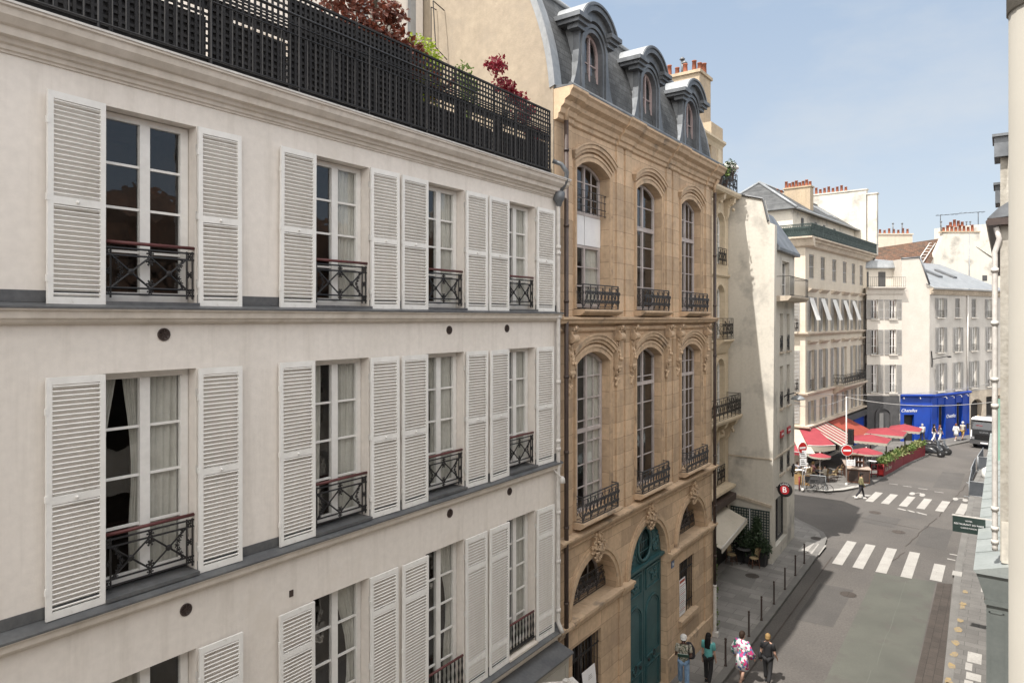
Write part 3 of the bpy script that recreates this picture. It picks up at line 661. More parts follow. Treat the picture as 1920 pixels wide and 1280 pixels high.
# mansard roof
def mans(z): t = max(0,(z-17.98)/2.87); return .02+.22*t+.60*t*t
zs = [17.98+2.87*i/10 for i in range(11)]
mb = MB()
for a,b in zip(zs,zs[1:]): mb.quad((S0+.1,mans(a),a),(S1,mans(a),a),(S1,mans(b),b),(S0+.1,mans(b),b))
mb.quad((S0+.1,.84,20.86),(S1,.84,20.86),(S1,5,22.8),(S0+.1,5,22.8)); mb.quad((S0+.1,5,22.8),(S1,5,22.8),(S1,9.8,21),(S0+.1,9.8,21))
rf = mb.build('mansard_roof',M['slate'],TB)
mb = MB(); mb.tube([(S0+.1,.82,20.87),(S1,.82,20.87)],.07,8); mb.build('ridge_roll',M['zincl'],rf)
mb = MB(); mb.tube([(S0,-.44,17.97),(S1+.1,-.44,17.97)],.06,8); mb.prism([(.05,17.94),(-.5,17.93),(-.5,17.96),(.05,18.02)],'x',S0-.02,S1+.1); mb.build('gutter',M['zincg'],rf)
prof = [(mans(z),z) for z in zs]+[(1.6,21.6),(3.4,22.9)]
mb = MB(); mb.prism([(0.02,15.0)]+[(a,b) for a,b in prof]+[(9.8,22.9),(9.8,15.0)],'x',S0-.06,S0+.12); gb = mb.build('gable_wall',M['gable'],TB)
mb = MB(); oo = [(a-.06,b+.03) for a,b in prof]; ii = [(a+.10,b-.02) for a,b in prof]
for k in range(len(prof)-1): mb.add([(x,p[0],p[1]) for x in (S0-.085,S0+.26) for p in (oo[k],oo[k+1],ii[k+1],ii[k])],[(0,1,2,3),(7,6,5,4),(0,4,5,1),(2,6,7,3),(3,7,4,0),(1,5,6,2)])
mb.build('zinc_coping',M['zincl'],gb)
mb = MB(); mb.add([(x,p[0],p[1]) for x in (S1-.04,S1+.06) for p in prof]+[],[(k,k+1,len(prof)+k+1,len(prof)+k) for k in range(len(prof)-1)]); mb.add([(S1+.06,q[0]+e,q[1]) for e in (0,.14) for q in prof],[(k,k+1,len(prof)+k+1,len(prof)+k) for k in range(len(prof)-1)]); mb.build('zinc_coping',M['zincl'],rf)
mb = MB(); mb.tube([(S0-.08,3.9,18.9),(S0-.3,3.9,18.9),(S0-.3,3.9,20.9),(S0-.08,3.9,20.9)],.015,5); mb.tube([(S0-.08,3.5,19.4),(S0-.55,3.5,19.6),(S0-.55,3.6,20.9),(S0-.08,3.6,20.8)],.015,5); mb.build('wall_bracket',M['iron'],gb)
# dormers
def dormer(c):
    o = op(c-.5,c+.5,18.12,19.95,.5)
    mb = MB(); wall(mb,c-.74,c+.74,18.0,20.12,[o],.0,.22); 
    arcband(mb,o,.003,.10,-.03,.02,legs=18.12); arcband(mb,o,.12,.22,-.07,.02,legs=18.12)
    for sx in (-1,1):
        P = [(c+sx*.72,18.0),(c+sx*1.18,18.0),(c+sx*1.13,18.25),(c+sx*.98,18.55),(c+sx*.86,18.95),(c+sx*.80,19.35),(c+sx*.80,19.9),(c+sx*.72,19.9)]
        mb.prism(P if sx > 0 else P[::-1],'y',-.03,.16)
        a,b = sorted((c+sx*.62,c+sx*1.02)); mb.box(a,b,-.12,.2,19.78,19.9)
        a,b = sorted((c+sx*.60,c+sx*1.12)); mb.box(a,b,-.2,1.2,19.90,20.0)
        a,b = sorted((c+sx*.58,c+sx*1.20)); mb.box(a,b,-.28,1.3,20.0,20.12)
    h = op(c-.92,c+.92,20.0,20.62,.52); arcband(mb,h,-.38,-.12,-.10,.1,n=18); arcband(mb,h,-.14,.0,-.22,.1,n=18); arcband(mb,h,0,.065,-.26,.1,n=18)
    f = mb.build('dormer',M['zincg'],TB)
    hh = arcpts(h,18,.02)
    mb = MB(); arcband(mb,h,.055,.085,-.23,2.0,n=18)
    for sx in (-1,1):
        a,b = sorted((c+sx*.70,c+sx*.76)); mb.box(a,b,.06,1.5,18.0,20.1)
        mb.add([(c+sx*.765,.17,18.0),(c+sx*.765,.17,19.9),(c+sx*.765,1.25,19.9),(c+sx*.765,.15,18.02)],[(0,1,2,3)])
    k = len(hh); mb.add([(x,.02,z) for x,z in hh]+[(c+.95,.02,20.05),(c-.95,.02,20.05)],[tuple(range(k+2))])
    mb.build('dormer_roof',M['zincl'],f)
    window(f,op(c-.49,c+.49,18.14,19.94,.49),.1,rows=4,fm=M['dormw'],mull=.08) if 0 else None
    return f,o
M['dormw'] = mat('mauve_window_paint',(.42,.33,.32),.5)
for c in CS:
    f,o = dormer(c-.0)
    # dormer windows are sub-parts: frame under the dormer, pane shares it
    mb = MB(); d = .12; arcband(mb,o,-.09,0,d,d+.06,legs=18.12); mb.box(c-.035,c+.035,d-.01,d+.05,18.12,19.88); mb.box(c-.41,c+.41,d,d+.06,18.12,18.22)
    for z in (18.65,19.15): mb.box(c-.41,c+.41,d+.01,d+.05,z-.014,z+.014)
    mb.build('dormer_window',M['dormw'],f)
    mb = MB(); mb.add([(c-.48,d+.03,18.14),(c+.48,d+.03,18.14)]+[(x,d+.03,z) for x,z in arcpts(o,12,-.02)][::-1],[tuple(range(15))]); mb.build('dormer_pane',M['glass'],f)
    mb = MB(); mb.box(c-.9,c+.9,.9,1.1,18,20.3); mb.build('dormer_interior',M['room'],f)
for s,y,z in ((15.6,1.4,21.9),(16.3,1.2,21.7)):
    mb = MB(); mb.tube([(s,y,20.9),(s,y,z)],.09,8); mb.lathe([(.16,z),(.2,z+.06),(.05,z+.14),(.02,z+.15)],(s,y,0),10); mb.build('roof_vent',M['brown'],rf)
for c in (18.3,21.8):
    h = op(c-.75,c+.75,20.9,21.35,.4); mb = MB(); arcband(mb,h,-.12,.05,1.0,2.6,n=14); mb.add([(x,1.05,z) for x,z in arcpts(h,14,-.02)],[tuple(range(15))]); mb.box(c-.75,c+.75,1.05,2.4,20.8,20.96); mb.build('roof_lucarne',M['zincl'],rf)
# ================================================================ ground, road, pavements, markings
M['asphalt'] = mat('asphalt',(.128,.117,.108),.9,(.096,.088,.082),.22,.17,13,.3,90,streak=.0,stain=(.082,.076,.072),stainscale=.5,stainlo=.54)
M['asphaltd'] = mat('dark_gutter_asphalt',(.078,.064,.055),.9,(.058,.048,.042),1.2,.15,30,.3,60,brick=(.5,.28,.012,.6,.15),plane='yx')
M['greenlane'] = mat('worn_green_road_paint',(.112,.114,.098),.9,(.09,.092,.08),.5,.14,45,.25,90,stain=(.082,.078,.07),stainscale=.9,stainlo=.53)
M['greenlane2'] = mat('pale_worn_line',(.135,.14,.122),.9)
M['whitepaint'] = mat('road_marking_white',(.40,.385,.36),.8,(.34,.325,.305),1.5,.12,18,.1,60,stain=(.2,.19,.18),stainscale=4.,stainlo=.62)
M['flag'] = mat('granite_flagstones',(.28,.268,.252),.85,(.21,.20,.19),.8,.10,25,.25,60,brick=(.95,.5,.012,.55,.22),plane='xy')
M['flagr'] = mat('pale_flagstones',(.175,.167,.157),.85,(.14,.133,.126),1.0,.10,25,.25,60,brick=(.8,.42,.012,.6,.16),plane='xy')
M['kerb'] = mat('kerb_granite',(.185,.178,.168),.85,(.145,.14,.132),1.2,.1,25,.2,60)
M['yellowp'] = mat('worn_yellow_paint',(.33,.235,.10),.9,(.22,.19,.15),9,.1,20)
def sheet(poly, z): 
    mb = MB(); mb.add([(x,y,z) for x,y in poly],[tuple(range(len(poly)))]); return mb
struct('ground',sheet([(-400,-400),(400,-400),(400,400),(-400,400)],-.30),M['asphaltd'])
mb = MB(); mb.add([(-70,-40,0),(25,-40,0),(25,160,0),(-70,160,0)],[(0,1,2,3)]); struct('road',mb,M['asphalt'])
def pavement(name, poly, m, kerb_edge):
    mb = MB(); n = len(poly); z = .13; mb.add([(x,y,z) for x,y in poly],[tuple(range(n))]); mb.add([(x,y,zz) for zz in (z,-.02) for x,y in poly],[(i,(i+1)%n,n+(i+1)%n,n+i) for i in range(n)])
    struct(name,mb,m)
    k = MB(); e = [Vector((x,y,0)) for x,y in kerb_edge]
    L = []; 
    for i,p in enumerate(e):
        t = (e[min(i+1,len(e)-1)]-e[max(i-1,0)]).normalized(); nn = Vector((-t.y,t.x,0)); L.append((p-nn*.02,p+nn*.26))
    for i in range(len(e)-1):
        a0,b0 = L[i]; a1,b1 = L[i+1]
        vs = [(*a0.xy,-.01),(*a1.xy,-.01),(*a1.xy,.139),(*a0.xy,.139),(*b0.xy,.139),(*b1.xy,.139)]
        k.add(vs,[(0,1,2,3),(3,2,5,4)])
    struct(name+'_kerb',k,M['kerb'])
ke = [(-7.62,-12),(-7.62,24),(-7.66,30),(-7.72,36),(-7.78,39.2),(-7.93,40.6),(-8.3,41.6),(-9.0,42.4),(-9.9,43.2),(-12,45.9),(-16,51)]
pavement('left_pavement',ke+[(-30,51),(-30,-12)],M['flag'],ke)
kf = [(-40,46.5),(-14,50.5),(-11.6,51.1),(-10.2,51.7),(-9.2,52.8),(-8.3,54.6),(-7.7,57),(-7.3,60),(-6.5,65.5),(-5.6,70.2),(-4.95,74.6),(-4.5,76.6),(-2.4,82.2),(3,94),(12,112)]
pavement('far_pavement',kf+[(12,150),(-40,150)],M['flagr'],kf)
kr = [(-1.62,-12),(-1.64,27),(-1.78,33),(-1.93,40.2),(-1.9,60),(-1.2,74),(2,84),(12,103)][::-1]
pavement('right_pavement',kr+[(6,-12),(14,60)],M['flagr'],kr)
struct('bicycle_lane',sheet([(-5.0,36.85),(-2.58,37.15),(-2.45,26),(-2.4,8),(-4.85,8),(-4.9,24.6)],.004),M['greenlane'])
struct('gutter_paving',sheet([(-2.5,37.1),(-1.95,37.3),(-1.66,27),(-1.64,6),(-2.4,6),(-2.44,26)],.0085),M['asphaltd'])
def quadpoly(x0,x1,y0,y1,sk=0.): return [(x0,y0),(x1,y0),(x1+sk,y1),(x0+sk,y1)]
mb = MB()
for x in (-6.97,-6.05,-5.04,-3.99): mb.add([(a,b,.0125) for a,b in quadpoly(x,x+.47,36.95,41.2,-.03)],[(0,1,2,3)])
mb.add([(a,b,.0125) for a,b in quadpoly(-2.83,-2.35,37.3,39.9)],[(0,1,2,3)])
struct('near_zebra_crossing',mb,M['whitepaint'])
mb = MB()
for x in (-8.7,-8.1): mb.add([(a,b,.135) for a,b in quadpoly(x,x+.42,37.45,39.3)],[(0,1,2,3)])
struct('pavement_zebra',mb,M['whitepaint'])
mb = MB()
for x in (-7.55,-6.62,-5.58,-4.6,-3.57,-2.5): mb.add([(a,b,.0125) for a,b in quadpoly(x,x+.46,50.85,53.95,.2)],[(0,1,2,3)])
mb.add([(a,b,.0125) for a,b in [(-8.5,51.6),(-7.75,51.6),(-7.45,52.8),(-8.2,52.6)]],[(0,1,2,3)])
struct('far_zebra_crossing',mb,M['whitepaint'])
mb = MB(); O = [(-11.0,51.75),(-10.2,52.0),(-9.5,52.9),(-8.9,54.2),(-8.5,55.0)]; I = [(-11.0,51.35),(-10.1,51.75-.18),(-9.2,52.62),(-8.55,54.0),(-8.2,54.85)]
for k in range(4): mb.add([(*O[k],.146),(*I[k],.146),(*I[k+1],.146),(*O[k+1],.146)],[(0,1,2,3)])
struct('white_kerb_paint',mb,M['whitepaint'])
mb = MB()
for x,y in ((-6.9,57.2),(-6.0,57.0),(-5.0,56.8),(-4.0,56.4)): mb.add([(a,b,.0125) for a,b in quadpoly(x,x+.55,y,y+.13)],[(0,1,2,3)])
for pts in ([(-2.3,41.9),(-1.9,41.9),(-1.9,42.05),(-2.3,42.05)],[(-2.35,41),(-2,40.95),(-2,41.1),(-2.35,41.15)]): mb.add([(a,b,.0125) for a,b in pts],[(0,1,2,3)])
def bike(cx,cy,sc):
    for dx in (-.55,.55): mb.add([(cx+sc*(dx+.32*cos(a)),cy+sc*(.9*sin(a)),.0125) for a in [i*pi/5 for i in range(10)]],[tuple(range(10))])
    mb.add([(cx+sc*x,cy+sc*y,.017) for x,y in ((-.5,.0),(.0,1.0),(.35,1.0),(.5,.0),(.4,0),(.2,.75),(.05,.75),(-.4,0))],[tuple(range(8))])
bike(-4.9,54.9,.55); bike(-2.4,55.0,.5)
for k in range(3): mb.add([(a,b,.0125) for a,b in [(-5.6+k*.5,50.0-k*.15),(-4.9+k*.5,49.7-k*.15),(-4.9+k*.5,49.9-k*.15),(-5.5+k*.5,50.25-k*.15)]],[(0,1,2,3)])
struct('lane_markings',mb,M['whitepaint'])
mb = MB()
for x,y,w,h in ((-1.35,28.9,.42,.9),(-1.38,28.2,.2,.6),(-1.33,27.5,.42,.55),(-1.36,26.9,.24,.5),(-1.26,26.2,.22,.45),(-1.15,38.2,.33,.9),(-1.12,36.6,.33,1.1)): mb.add([(a,b,.134) for a,b in quadpoly(x+.28,x+.28+w,y,y+h)],[(0,1,2,3)])
mb.add([(a,b,.142) for a,b in quadpoly(-2.0,-1.62,38.2,38.9)],[(0,1,2,3)])
struct('pale_repair_slabs',mb,M['whitepaint'])
mb = MB()
for y in (36.2,34.6,34.2,32.6,31.6,30.3,29.2,28.2,26.9,26.6,25.4):
    n = 9; mb.add([(-1.40+.16*random.uniform(.5,1.1)*cos(a)-.01*(36-y),y+.3*random.uniform(.5,1.1)*sin(a),.144) for a in [i*2*pi/n for i in range(n)]],[tuple(range(n))])
struct('yellow_paint_marks',mb,M['yellowp'])
mb = MB()
def crack(pts,w,z=.0115):
    for (x0,y0),(x1,y1) in zip(pts,pts[1:]):
        d = Vector((x1-x0,y1-y0,0)).normalized(); q = Vector((-d.y,d.x,0))*w/2; mb.add([(x0+q.x,y0+q.y,z),(x1+q.x,y1+q.y,z),(x1-q.x,y1-q.y,z),(x0-q.x,y0-q.y,z)],[(0,3,2,1)])
def wob(x0,y0,x1,y1,n,a): return [(x0+(x1-x0)*i/n+random.uniform(-a,a),y0+(y1-y0)*i/n) for i in range(n+1)]
crack(wob(-3.7,36.4,-3.65,27,14,.03),.018); crack(wob(-3.75,26.5,-3.9,20,10,.04),.016); struct('road_crack_pale',mb,M['greenlane2'])
mb = MB(); crack(wob(-2.25,60,-3.3,49.5,12,.06),.05); crack(wob(-3.4,49,-4.3,42,9,.06),.05); crack(wob(-7.3,46.5,-4.0,45.9,8,.05),.04); crack(wob(-4.2,40.9,-4.9,37,7,.08),.05); crack([(-7.15,y) for y in (20,30,38)],.06); struct('road_crack_dark',mb,M['asphaltd'])
mb = MB(); n = 20
for cx,cy in ((-5.6,33.2),(-4.9,44.6),(-6.6,48.2)): mb.add([(cx+.34*cos(i*2*pi/n),cy+.34*sin(i*2*pi/n),.0125) for i in range(n)],[tuple(range(n))])
for cx,cy in ((-9.6,32.6),(-8.35,40.2)): mb.add([(cx+.32*cos(i*2*pi/n),cy+.32*sin(i*2*pi/n),.135) for i in range(n)],[tuple(range(n))])
struct('manhole_cover',mb,M['asphaltd'])
mb = MB(); mb.add([(a,b,.134) for a,b in [(-11.0,33.2),(-9.4,33.0),(-9.2,31.0),(-10.8,31.2)]],[(0,1,2,3)]); struct('pavement_patch',mb,M['kerb'])
M['patch'] = mat('newer_asphalt_patch',(.098,.091,.086),.92,(.082,.077,.073),.8,.15,16,.3,90)
for P in ([(-6.9,45.5),(-5.2,45.3),(-5.1,47.6),(-6.8,47.9)],[(-4.2,57.8),(-2.6,58.2),(-2.5,64.5),(-4.0,64.2)],[(-6.9,29.2),(-5.5,29.3),(-5.5,33.9),(-6.9,33.8)],[(-3.9,42.6),(-2.5,42.5),(-2.4,46.8),(-3.8,46.9)]):
    struct('road_patch',sheet(P,.006),M['patch'])
# ================================================================ materials for the rest of the street
M['render'] = mat('white_render',(.64,.605,.54),.9,(.60,.565,.50),.5,.05,8,.12,25,streak=.10,stain=(.31,.295,.27),stainscale=.42,stainlo=.52)
M['render2'] = mat('patchy_white_render',(.62,.585,.53),.9,(.57,.53,.475),.9,.06,8,.1,25,stain=(.62,.54,.46),stainscale=.5,stainlo=.57)
M['offw'] = mat('off_white_plaster',(.66,.62,.56),.88,(.6,.56,.5),.6,.06,8,.1,25,streak=.14)
M['haus'] = mat('pale_ashlar',(.64,.57,.47),.88,(.58,.51,.42),.6,.07,8,.1,25,streak=.15,brick=(1.0,.4,.008,.85,.04))
M['haust'] = mat('pale_ashlar_trim',(.60,.52,.42),.88,(.47,.40,.32),1.2,.08,8,.1,25,streak=.25)
M['greyash'] = mat('grey_plaster',(.56,.53,.49),.88,(.50,.47,.43),.6,.07,8,.1,25,streak=.2)
M['gshut'] = mat('pale_grey_shutter',(.36,.35,.335),.6,(.30,.29,.28),2,.06,12)
M['gdark'] = mat('dark_grey_shopfront',(.085,.083,.085),.6,(.06,.06,.062),1.5,.1,12)
M['blue'] = mat('royal_blue_paint',(.005,.052,.36),.45,(.007,.045,.31),1.0,.06,9)
M['green'] = mat('green_railing_paint',(.034,.055,.052),.55,(.06,.085,.08),3,.1,14)
M['pot'] = mat('terracotta',(.36,.115,.06),.8,(.27,.09,.05),5,.12,20,rnd=.3)
M['tile'] = mat('brown_roof_tiles',(.17,.085,.05),.9,(.09,.06,.042),1.5,.2,9,.3,25,brick=(.3,.22,.02,.5,.35),plane='xy')
M['red'] = mat('red_sign_paint',(.42,.02,.03),.5,(.36,.02,.025),3,.05,10)
M['chimn'] = mat('chimney_render',(.50,.40,.28),.9,(.42,.34,.25),1.0,.1,7,.2,25,streak=.25)
M['rubble'] = mat('whitewashed_rubble',(.47,.445,.395),.95,(.36,.335,.29),3.5,.1,10,.9,9)
M['shopg'] = mat('grey_green_shop_paint',(.15,.165,.16),.5,(.125,.14,.135),1.2,.06,9)
M['shopz'] = mat('pale_green_zinc',(.36,.39,.385),.45,(.31,.34,.335),1.1,.07,9,metal=.2)
M['darkroom'] = mat('dark_interior',(.03,.027,.025),.9)
M['blind'] = mat('white_blind',(.72,.71,.69),.85,(.66,.65,.62),2,.04,10)

def far_shutter(w,h):
    mb = MB(); st = .06; mb.box(0,st,-.035,0,0,h); mb.box(w-st,w,-.035,0,0,h)
    for z in (0,h*.47,h-.09): mb.box(st,w-st,-.033,-.002,z,z+.09)
    n = int(h/.11)
    for i in range(1,n): mb.obox((w/2,-.018,h*i/n),(w-2*st+.01,.07,.012),Matrix.Rotation(.7,3,'X'))
    return mb.mesh('shutter',M['gshut'])
FS = {}
def put_shutters(parent,o,frac=.5,closed=False,loc=None,rot=0,left=True,right=True):
    w = (o['s1']-o['s0'])*frac; h = o['z1']-o['z0']; k = (round(w,2),round(h,2)); 
    if k not in FS: FS[k] = far_shutter(w,h)
    xs = [o['s0']+.005,o['s1']-w-.005] if closed else ([o['s0']-w-.01] if left else [])+([o['s1']+.01] if right else [])
    for x in xs:
        s = link('shutter',FS[k],parent,None); p = Vector((x,.10 if closed else -.03,o['z0']))
        s.location = Matrix.Rotation(rot,3,'Z') @ p + Vector(loc or (0,0,0)); s.rotation_euler = (0,0,rot)
def simple_rail(parent,s0,s1,d,z0,z1,m=None,tile=.16,loc=None,rot=0,ret=0,scroll=True,name='balcony_rail'):
    mb = MB()
    if scroll: scroll_panel(mb,s0,s1,d,0,z1-z0,.28,.013)
    else:
        for z in (.04,z1-z0): mb.tube([(s0,d,z),(s1,d,z)],.016,5)
        n = max(2,round((s1-s0)/tile))
        for i in range(n+1): mb.tube([(s0+(s1-s0)*i/n,d,.0),(s0+(s1-s0)*i/n,d,z1-z0)],.010,4)
    if ret:
        for s in (s0,s1):
            if scroll: scroll_panel(mb,d,d+ret,0,0,z1-z0,.28,.013,fn=lambda y,z,s=s: (s,y,z))
            else: mb.tube([(s,d,z1-z0),(s,d+ret,z1-z0)],.016,5)
    o = mb.build(name,m or M['iron'],parent); o.location = Matrix.Rotation(rot,3,'Z') @ Vector((0,0,z0)) + Vector(loc or (0,0,0)); o.rotation_euler = (0,0,rot); return o
POTN = 0
def chimney_pots(parent, pts, z, h=.5, r=.12):
    for i,(x,y) in enumerate(pts):
        hh = h*(.75+.5*((i*37) % 10)/10); mb = MB(); mb.lathe([(r*1.15,0),(r,.06),(r*.85,hh-.06),(r,hh-.05),(r,hh),(r*.6,hh),(r*.6,hh-.1)],(x,y,z),10); mb.build('chimney_pot',M['pot'],parent)
def cowl(parent,x,y,z,h):
    mb = MB(); mb.tube([(x,y,z),(x,y,z+h)],.07,8); mb.lathe([(.13,z+h),(.15,z+h+.04),(.05,z+h+.14),(.02,z+h+.15)],(x,y,0),10); mb.build('flue_cowl',M['zinc'],parent)

# ================================================================ recessed beige building beyond the mansion
B3 = thing('recessed_beige_building','beige stone building set back beyond the tan mansion, with ornate black iron balconies','building',(-11.4,0,0),pi/2)
C3 = (27.4,30.4,33.35); ops = []
for c in C3: ops += [op(c-.55,c+.55,14.9,17.4,.4),op(c-.55,c+.55,11.2,13.85,.35),op(c-.55,c+.55,7.45,10.2,.35),op(c-.55,c+.55,4.1,6.3)]
mb = MB(); shell(mb,25.76,34.66,0,18.3,ops,9,0,.3,0,1); mb.build('wall',[M['beige'],M['room']],B3)
for k,o in enumerate(ops):
    window(B3,op(o['s0']+.01,o['s1']-.01,o['z0']+.02,o['z1']-.01,o['rise']*.97),.2,rows=5,curtain='full',fm=M['wwood'])
    mb = MB(); arcband(mb,o,.02,.16,-.06,.02,legs=o['z0']); mb.build('window_surround',M['beige'],B3)
for c in C3:
    simple_rail(B3,c-.6,c+.6,-.14,14.85,15.65); simple_rail(B3,c-.75,c+.75,-.42,11.2,12.2,ret=.42); simple_rail(B3,c-.55,c+.55,-.08,4.1,4.95)
    mb = MB(); mb.prism([(.01,11.18),(-.48,11.18),(-.48,11.1),(-.3,10.95),(-.1,10.5),(.01,10.4)],'x',c-.8,c+.8); mb.build('balcony_slab',M['beige'],B3)
    for q in (-.75,.75):
        mb = MB(); mb.prism([(.01,18.2),(-.55,18.2),(-.5,17.95),(-.25,17.8),(-.18,17.3),(-.05,17.1),(.01,17.05)],'x',c+q-.13,c+q+.13)
        for i in range(8): mb.blob((c+q+random.uniform(-.1,.1),-.3+random.uniform(-.15,.1),17.9+random.uniform(-.3,.2)),(.08,.08,.1),n=6,m=4)
        mb.build('corbel',M['beige'],B3)
        mb = MB(); mb.prism([(.01,7.2),(-.65,7.2),(-.55,6.95),(-.3,6.8),(-.2,6.3),(-.05,6.05),(.01,6.0)],'x',c+q-.15,c+q+.15)
        for i in range(8): mb.blob((c+q+random.uniform(-.1,.1),-.3+random.uniform(-.15,.1),6.9+random.uniform(-.3,.2)),(.08,.08,.1),n=6,m=4)
        mb.build('corbel',M['beige'],B3)
mb = MB(); mb.prism([(.01,7.44),(-.78,7.44),(-.78,7.34),(-.7,7.2),(.01,7.18)],'x',26.2,34.5); mb.build('balcony_slab',M['beige'],B3)
simple_rail(B3,26.2,34.42,-.70,7.44,8.46,ret=.7)
mb = MB(); mb.prism([(.01,18.42),(-.68,18.42),(-.68,18.32),(-.6,18.2),(-.1,18.16),(.01,18.1)],'x',25.9,34.6); mb.build('balcony_slab',M['beige'],B3)
simple_rail(B3,26.0,34.3,-.56,18.42,19.35,ret=.6)
for z in (14.3,10.75): 
    mb = MB(); mb.prism([(.01,z+.1),(-.12,z+.1),(-.12,z+.02),(-.05,z-.06),(.01,z-.08)],'x',25.8,34.6); mb.build('string_course',M['beige'],B3)
ao = [op(c-.5,c+.5,18.6,20.2,.35) for c in C3]
mb = MB(); shell(mb,25.8,34.4,18.44,21.0,ao,8,.45,.25,0,1); mb.prism([(.46,21.12),(.05,21.12),(.05,21.02),(.2,20.9),(.3,20.72),(.46,20.7)],'x',25.8,34.5); mb.box(33.95,34.45,.28,.46,18.44,20.8); mb.build('attic_wall',[M['beige'],M['room']],B3)
for o in ao: window(B3,o,.62,rows=3)
mb = MB(); mb.prism([(.2,21.12),(2.2,23.3),(8.4,23.3),(8.4,21.0)],'x',25.8,34.4); mb.build('roof',M['zincg'],B3)
# its big chimney stack on the far party wall (local: y inward)
mb = MB(); mb.box(33.0,34.6,.9,2.75,18.5,24.45); mb.box(32.9,34.7,.82,2.85,24.45,24.6); mb.box(33.0,34.7,.3,.9,18.5,21.9); st = mb.build('chimney_stack',M['chimn'],B3)
chimney_pots(st,[(33.3,1.0),(33.35,1.3),(33.3,1.75),(33.35,2.2),(33.3,2.6)],24.6,.55,.12); chimney_pots(st,[(34.2,1.1)],24.6,.9,.13)
cowl(st,33.9,2.15,24.6,1.0); cowl(st,33.7,1.95,24.6,.7)
# shopfront and brown boxes of the restaurant
mb = MB(); mb.prism([(.0,4.0),(-.5,3.92),(-.5,3.8),(0,3.8)],'x',26,34.3); mb.build('shop_cornice',M['beige'],B3)
mb = MB(); mb.prism([(.0,3.6),(-.55,3.5),(-.55,3.2),(-.0,3.1)],'x',26,34.2); mb.build('awning_box',M['brown'],B3)
mb = MB(); mb.box(26.2,34.4,-.05,.02,.05,3.1); mb.build('shopfront',M['darkroom'],B3)

# ================================================================ white corner building
WB = thing('white_corner_building','narrow white rendered corner building with a tall blank party wall facing us','building',(-9.25,34.7,0))
mb = MB()
mb.prism([(-9,0),(.0,0),(.12,16.8),(-.2,16.95),(-.45,18.1),(-1.7,18.45),(-9,18.6)],'y',0,.4)
mb.build('party_wall',M['render'],WB)
mb = MB(); mb.tube([(-.18,-.03,16.97),(-.43,-.03,18.12),(-1.7,-.03,18.48),(-9,-.03,18.63)],.06,5); mb.build('zinc_coping',M['zinc'],WB)
mb = MB(); mb.prism([(-.02,5.30),(-2.2,5.30),(-2.2,5.24),(-.02,5.24)],'y',-.05,.01); mb.build('string_course',M['haust'],WB)
mb = MB(); mb.prism([(-.02,3.02),(-2.0,3.35),(-2.0,3.2),(-.02,2.88)],'y',-.09,.01); mb.build('string_course',M['haust'],WB)
R2 = pi/2+.038
we = [op(a,b,z0,z1) for z0,z1 in ((10.5,12.45),(7.6,9.75),(4.25,6.4)) for a,b in ((1.65,2.4),(3.25,4.0))]+[op(.7,3.3,.75,3.15),op(2.2,3.9,13.35,15.2)]
mb = MB(); wall(mb,.401,5.2,0,15.6,we,0,.3,0)
for o in we: mb.box(o['s0']-.2,o['s1']+.2,1.2,1.25,o['z0']-.1,o['z1']+.1,1)
mb.box(.42,5.2,1.3,9,0,15.55,1)
e = mb.build('street_wall',[M['render'],M['room']],WB); e.rotation_euler = (0,0,R2)
mb = MB(); mb.quad((5.2,0,0),(5.2+3.5,9,0),(5.2+3.5,9,15.6),(5.2,0,15.6)); o = mb.build('side_wall',M['render'],WB); o.rotation_euler = (0,0,R2)
mb = MB(); mb.prism([(-.25,15.6),(-.25,15.75),(1.2,18.0),(8.5,18.3),(8.9,15.6)],'x',.41,5.5); o = mb.build('roof',M['zincg'],WB); o.rotation_euler = (0,0,R2)
mb = MB(); mb.prism([(.01,5.28),(-.06,5.28),(-.06,5.2),(.01,5.2)],'x',.05,5.2); o = mb.build('string_course',M['haust'],WB); o.rotation_euler = (0,0,R2)
for k,o in enumerate(we):
    f = window(WB,o,.2,rows=(1 if k == 6 else 3),fm=(M['gdark'] if k == 6 else M['wwood']),gm=M['glassd']); f.rotation_euler = (0,0,R2)
    if k < 6:
        simple_rail(WB,o['s0'],o['s1'],.02,o['z0'],o['z0']+.8,rot=R2,tile=.12)
        mb = MB(); mb.box(o['s0']-.08,o['s1']+.08,-.1,.1,o['z0']-.1,o['z0']-.005); q = mb.build('window_sill',M['haust'],WB); q.rotation_euler = (0,0,R2)
mb = MB(); mb.prism([(.01,13.33),(-.75,13.33),(-.75,13.25),(-.6,13.1),(.01,13.05)],'x',.6,5.3); q = mb.build('balcony_slab',M['haust'],WB); q.rotation_euler = (0,0,R2)
simple_rail(WB,.65,5.25,-.7,13.33,14.3,rot=R2,ret=.7,scroll=False,tile=.14)
for o in we[4:6]:
    mb = MB(); mb.box(o['s0']+.02,o['s1']-.02,-.06,.02,6.08,6.42); q = mb.build('red_fascia_sign',M['red'],WB); q.rotation_euler = (0,0,R2)
    t = text_mesh('BARNES',.13,M['paper'],'sign_text',q); t.location = ((o['s0']+o['s1'])/2,-.065,6.25); t.rotation_euler = (pi/2,0,0)
mb = MB()
for i in range(16): mb.blob((4.3+random.uniform(-.35,.35),-.12,4.0+random.uniform(-.3,.3)),(.09,.05,.09),n=6,m=4)
q = mb.build('ivy_ornament',M['iron'],WB); q.rotation_euler = (0,0,R2)
mb = MB(); mb.box(.35,.42,-.012,.0,4.0,4.12); 
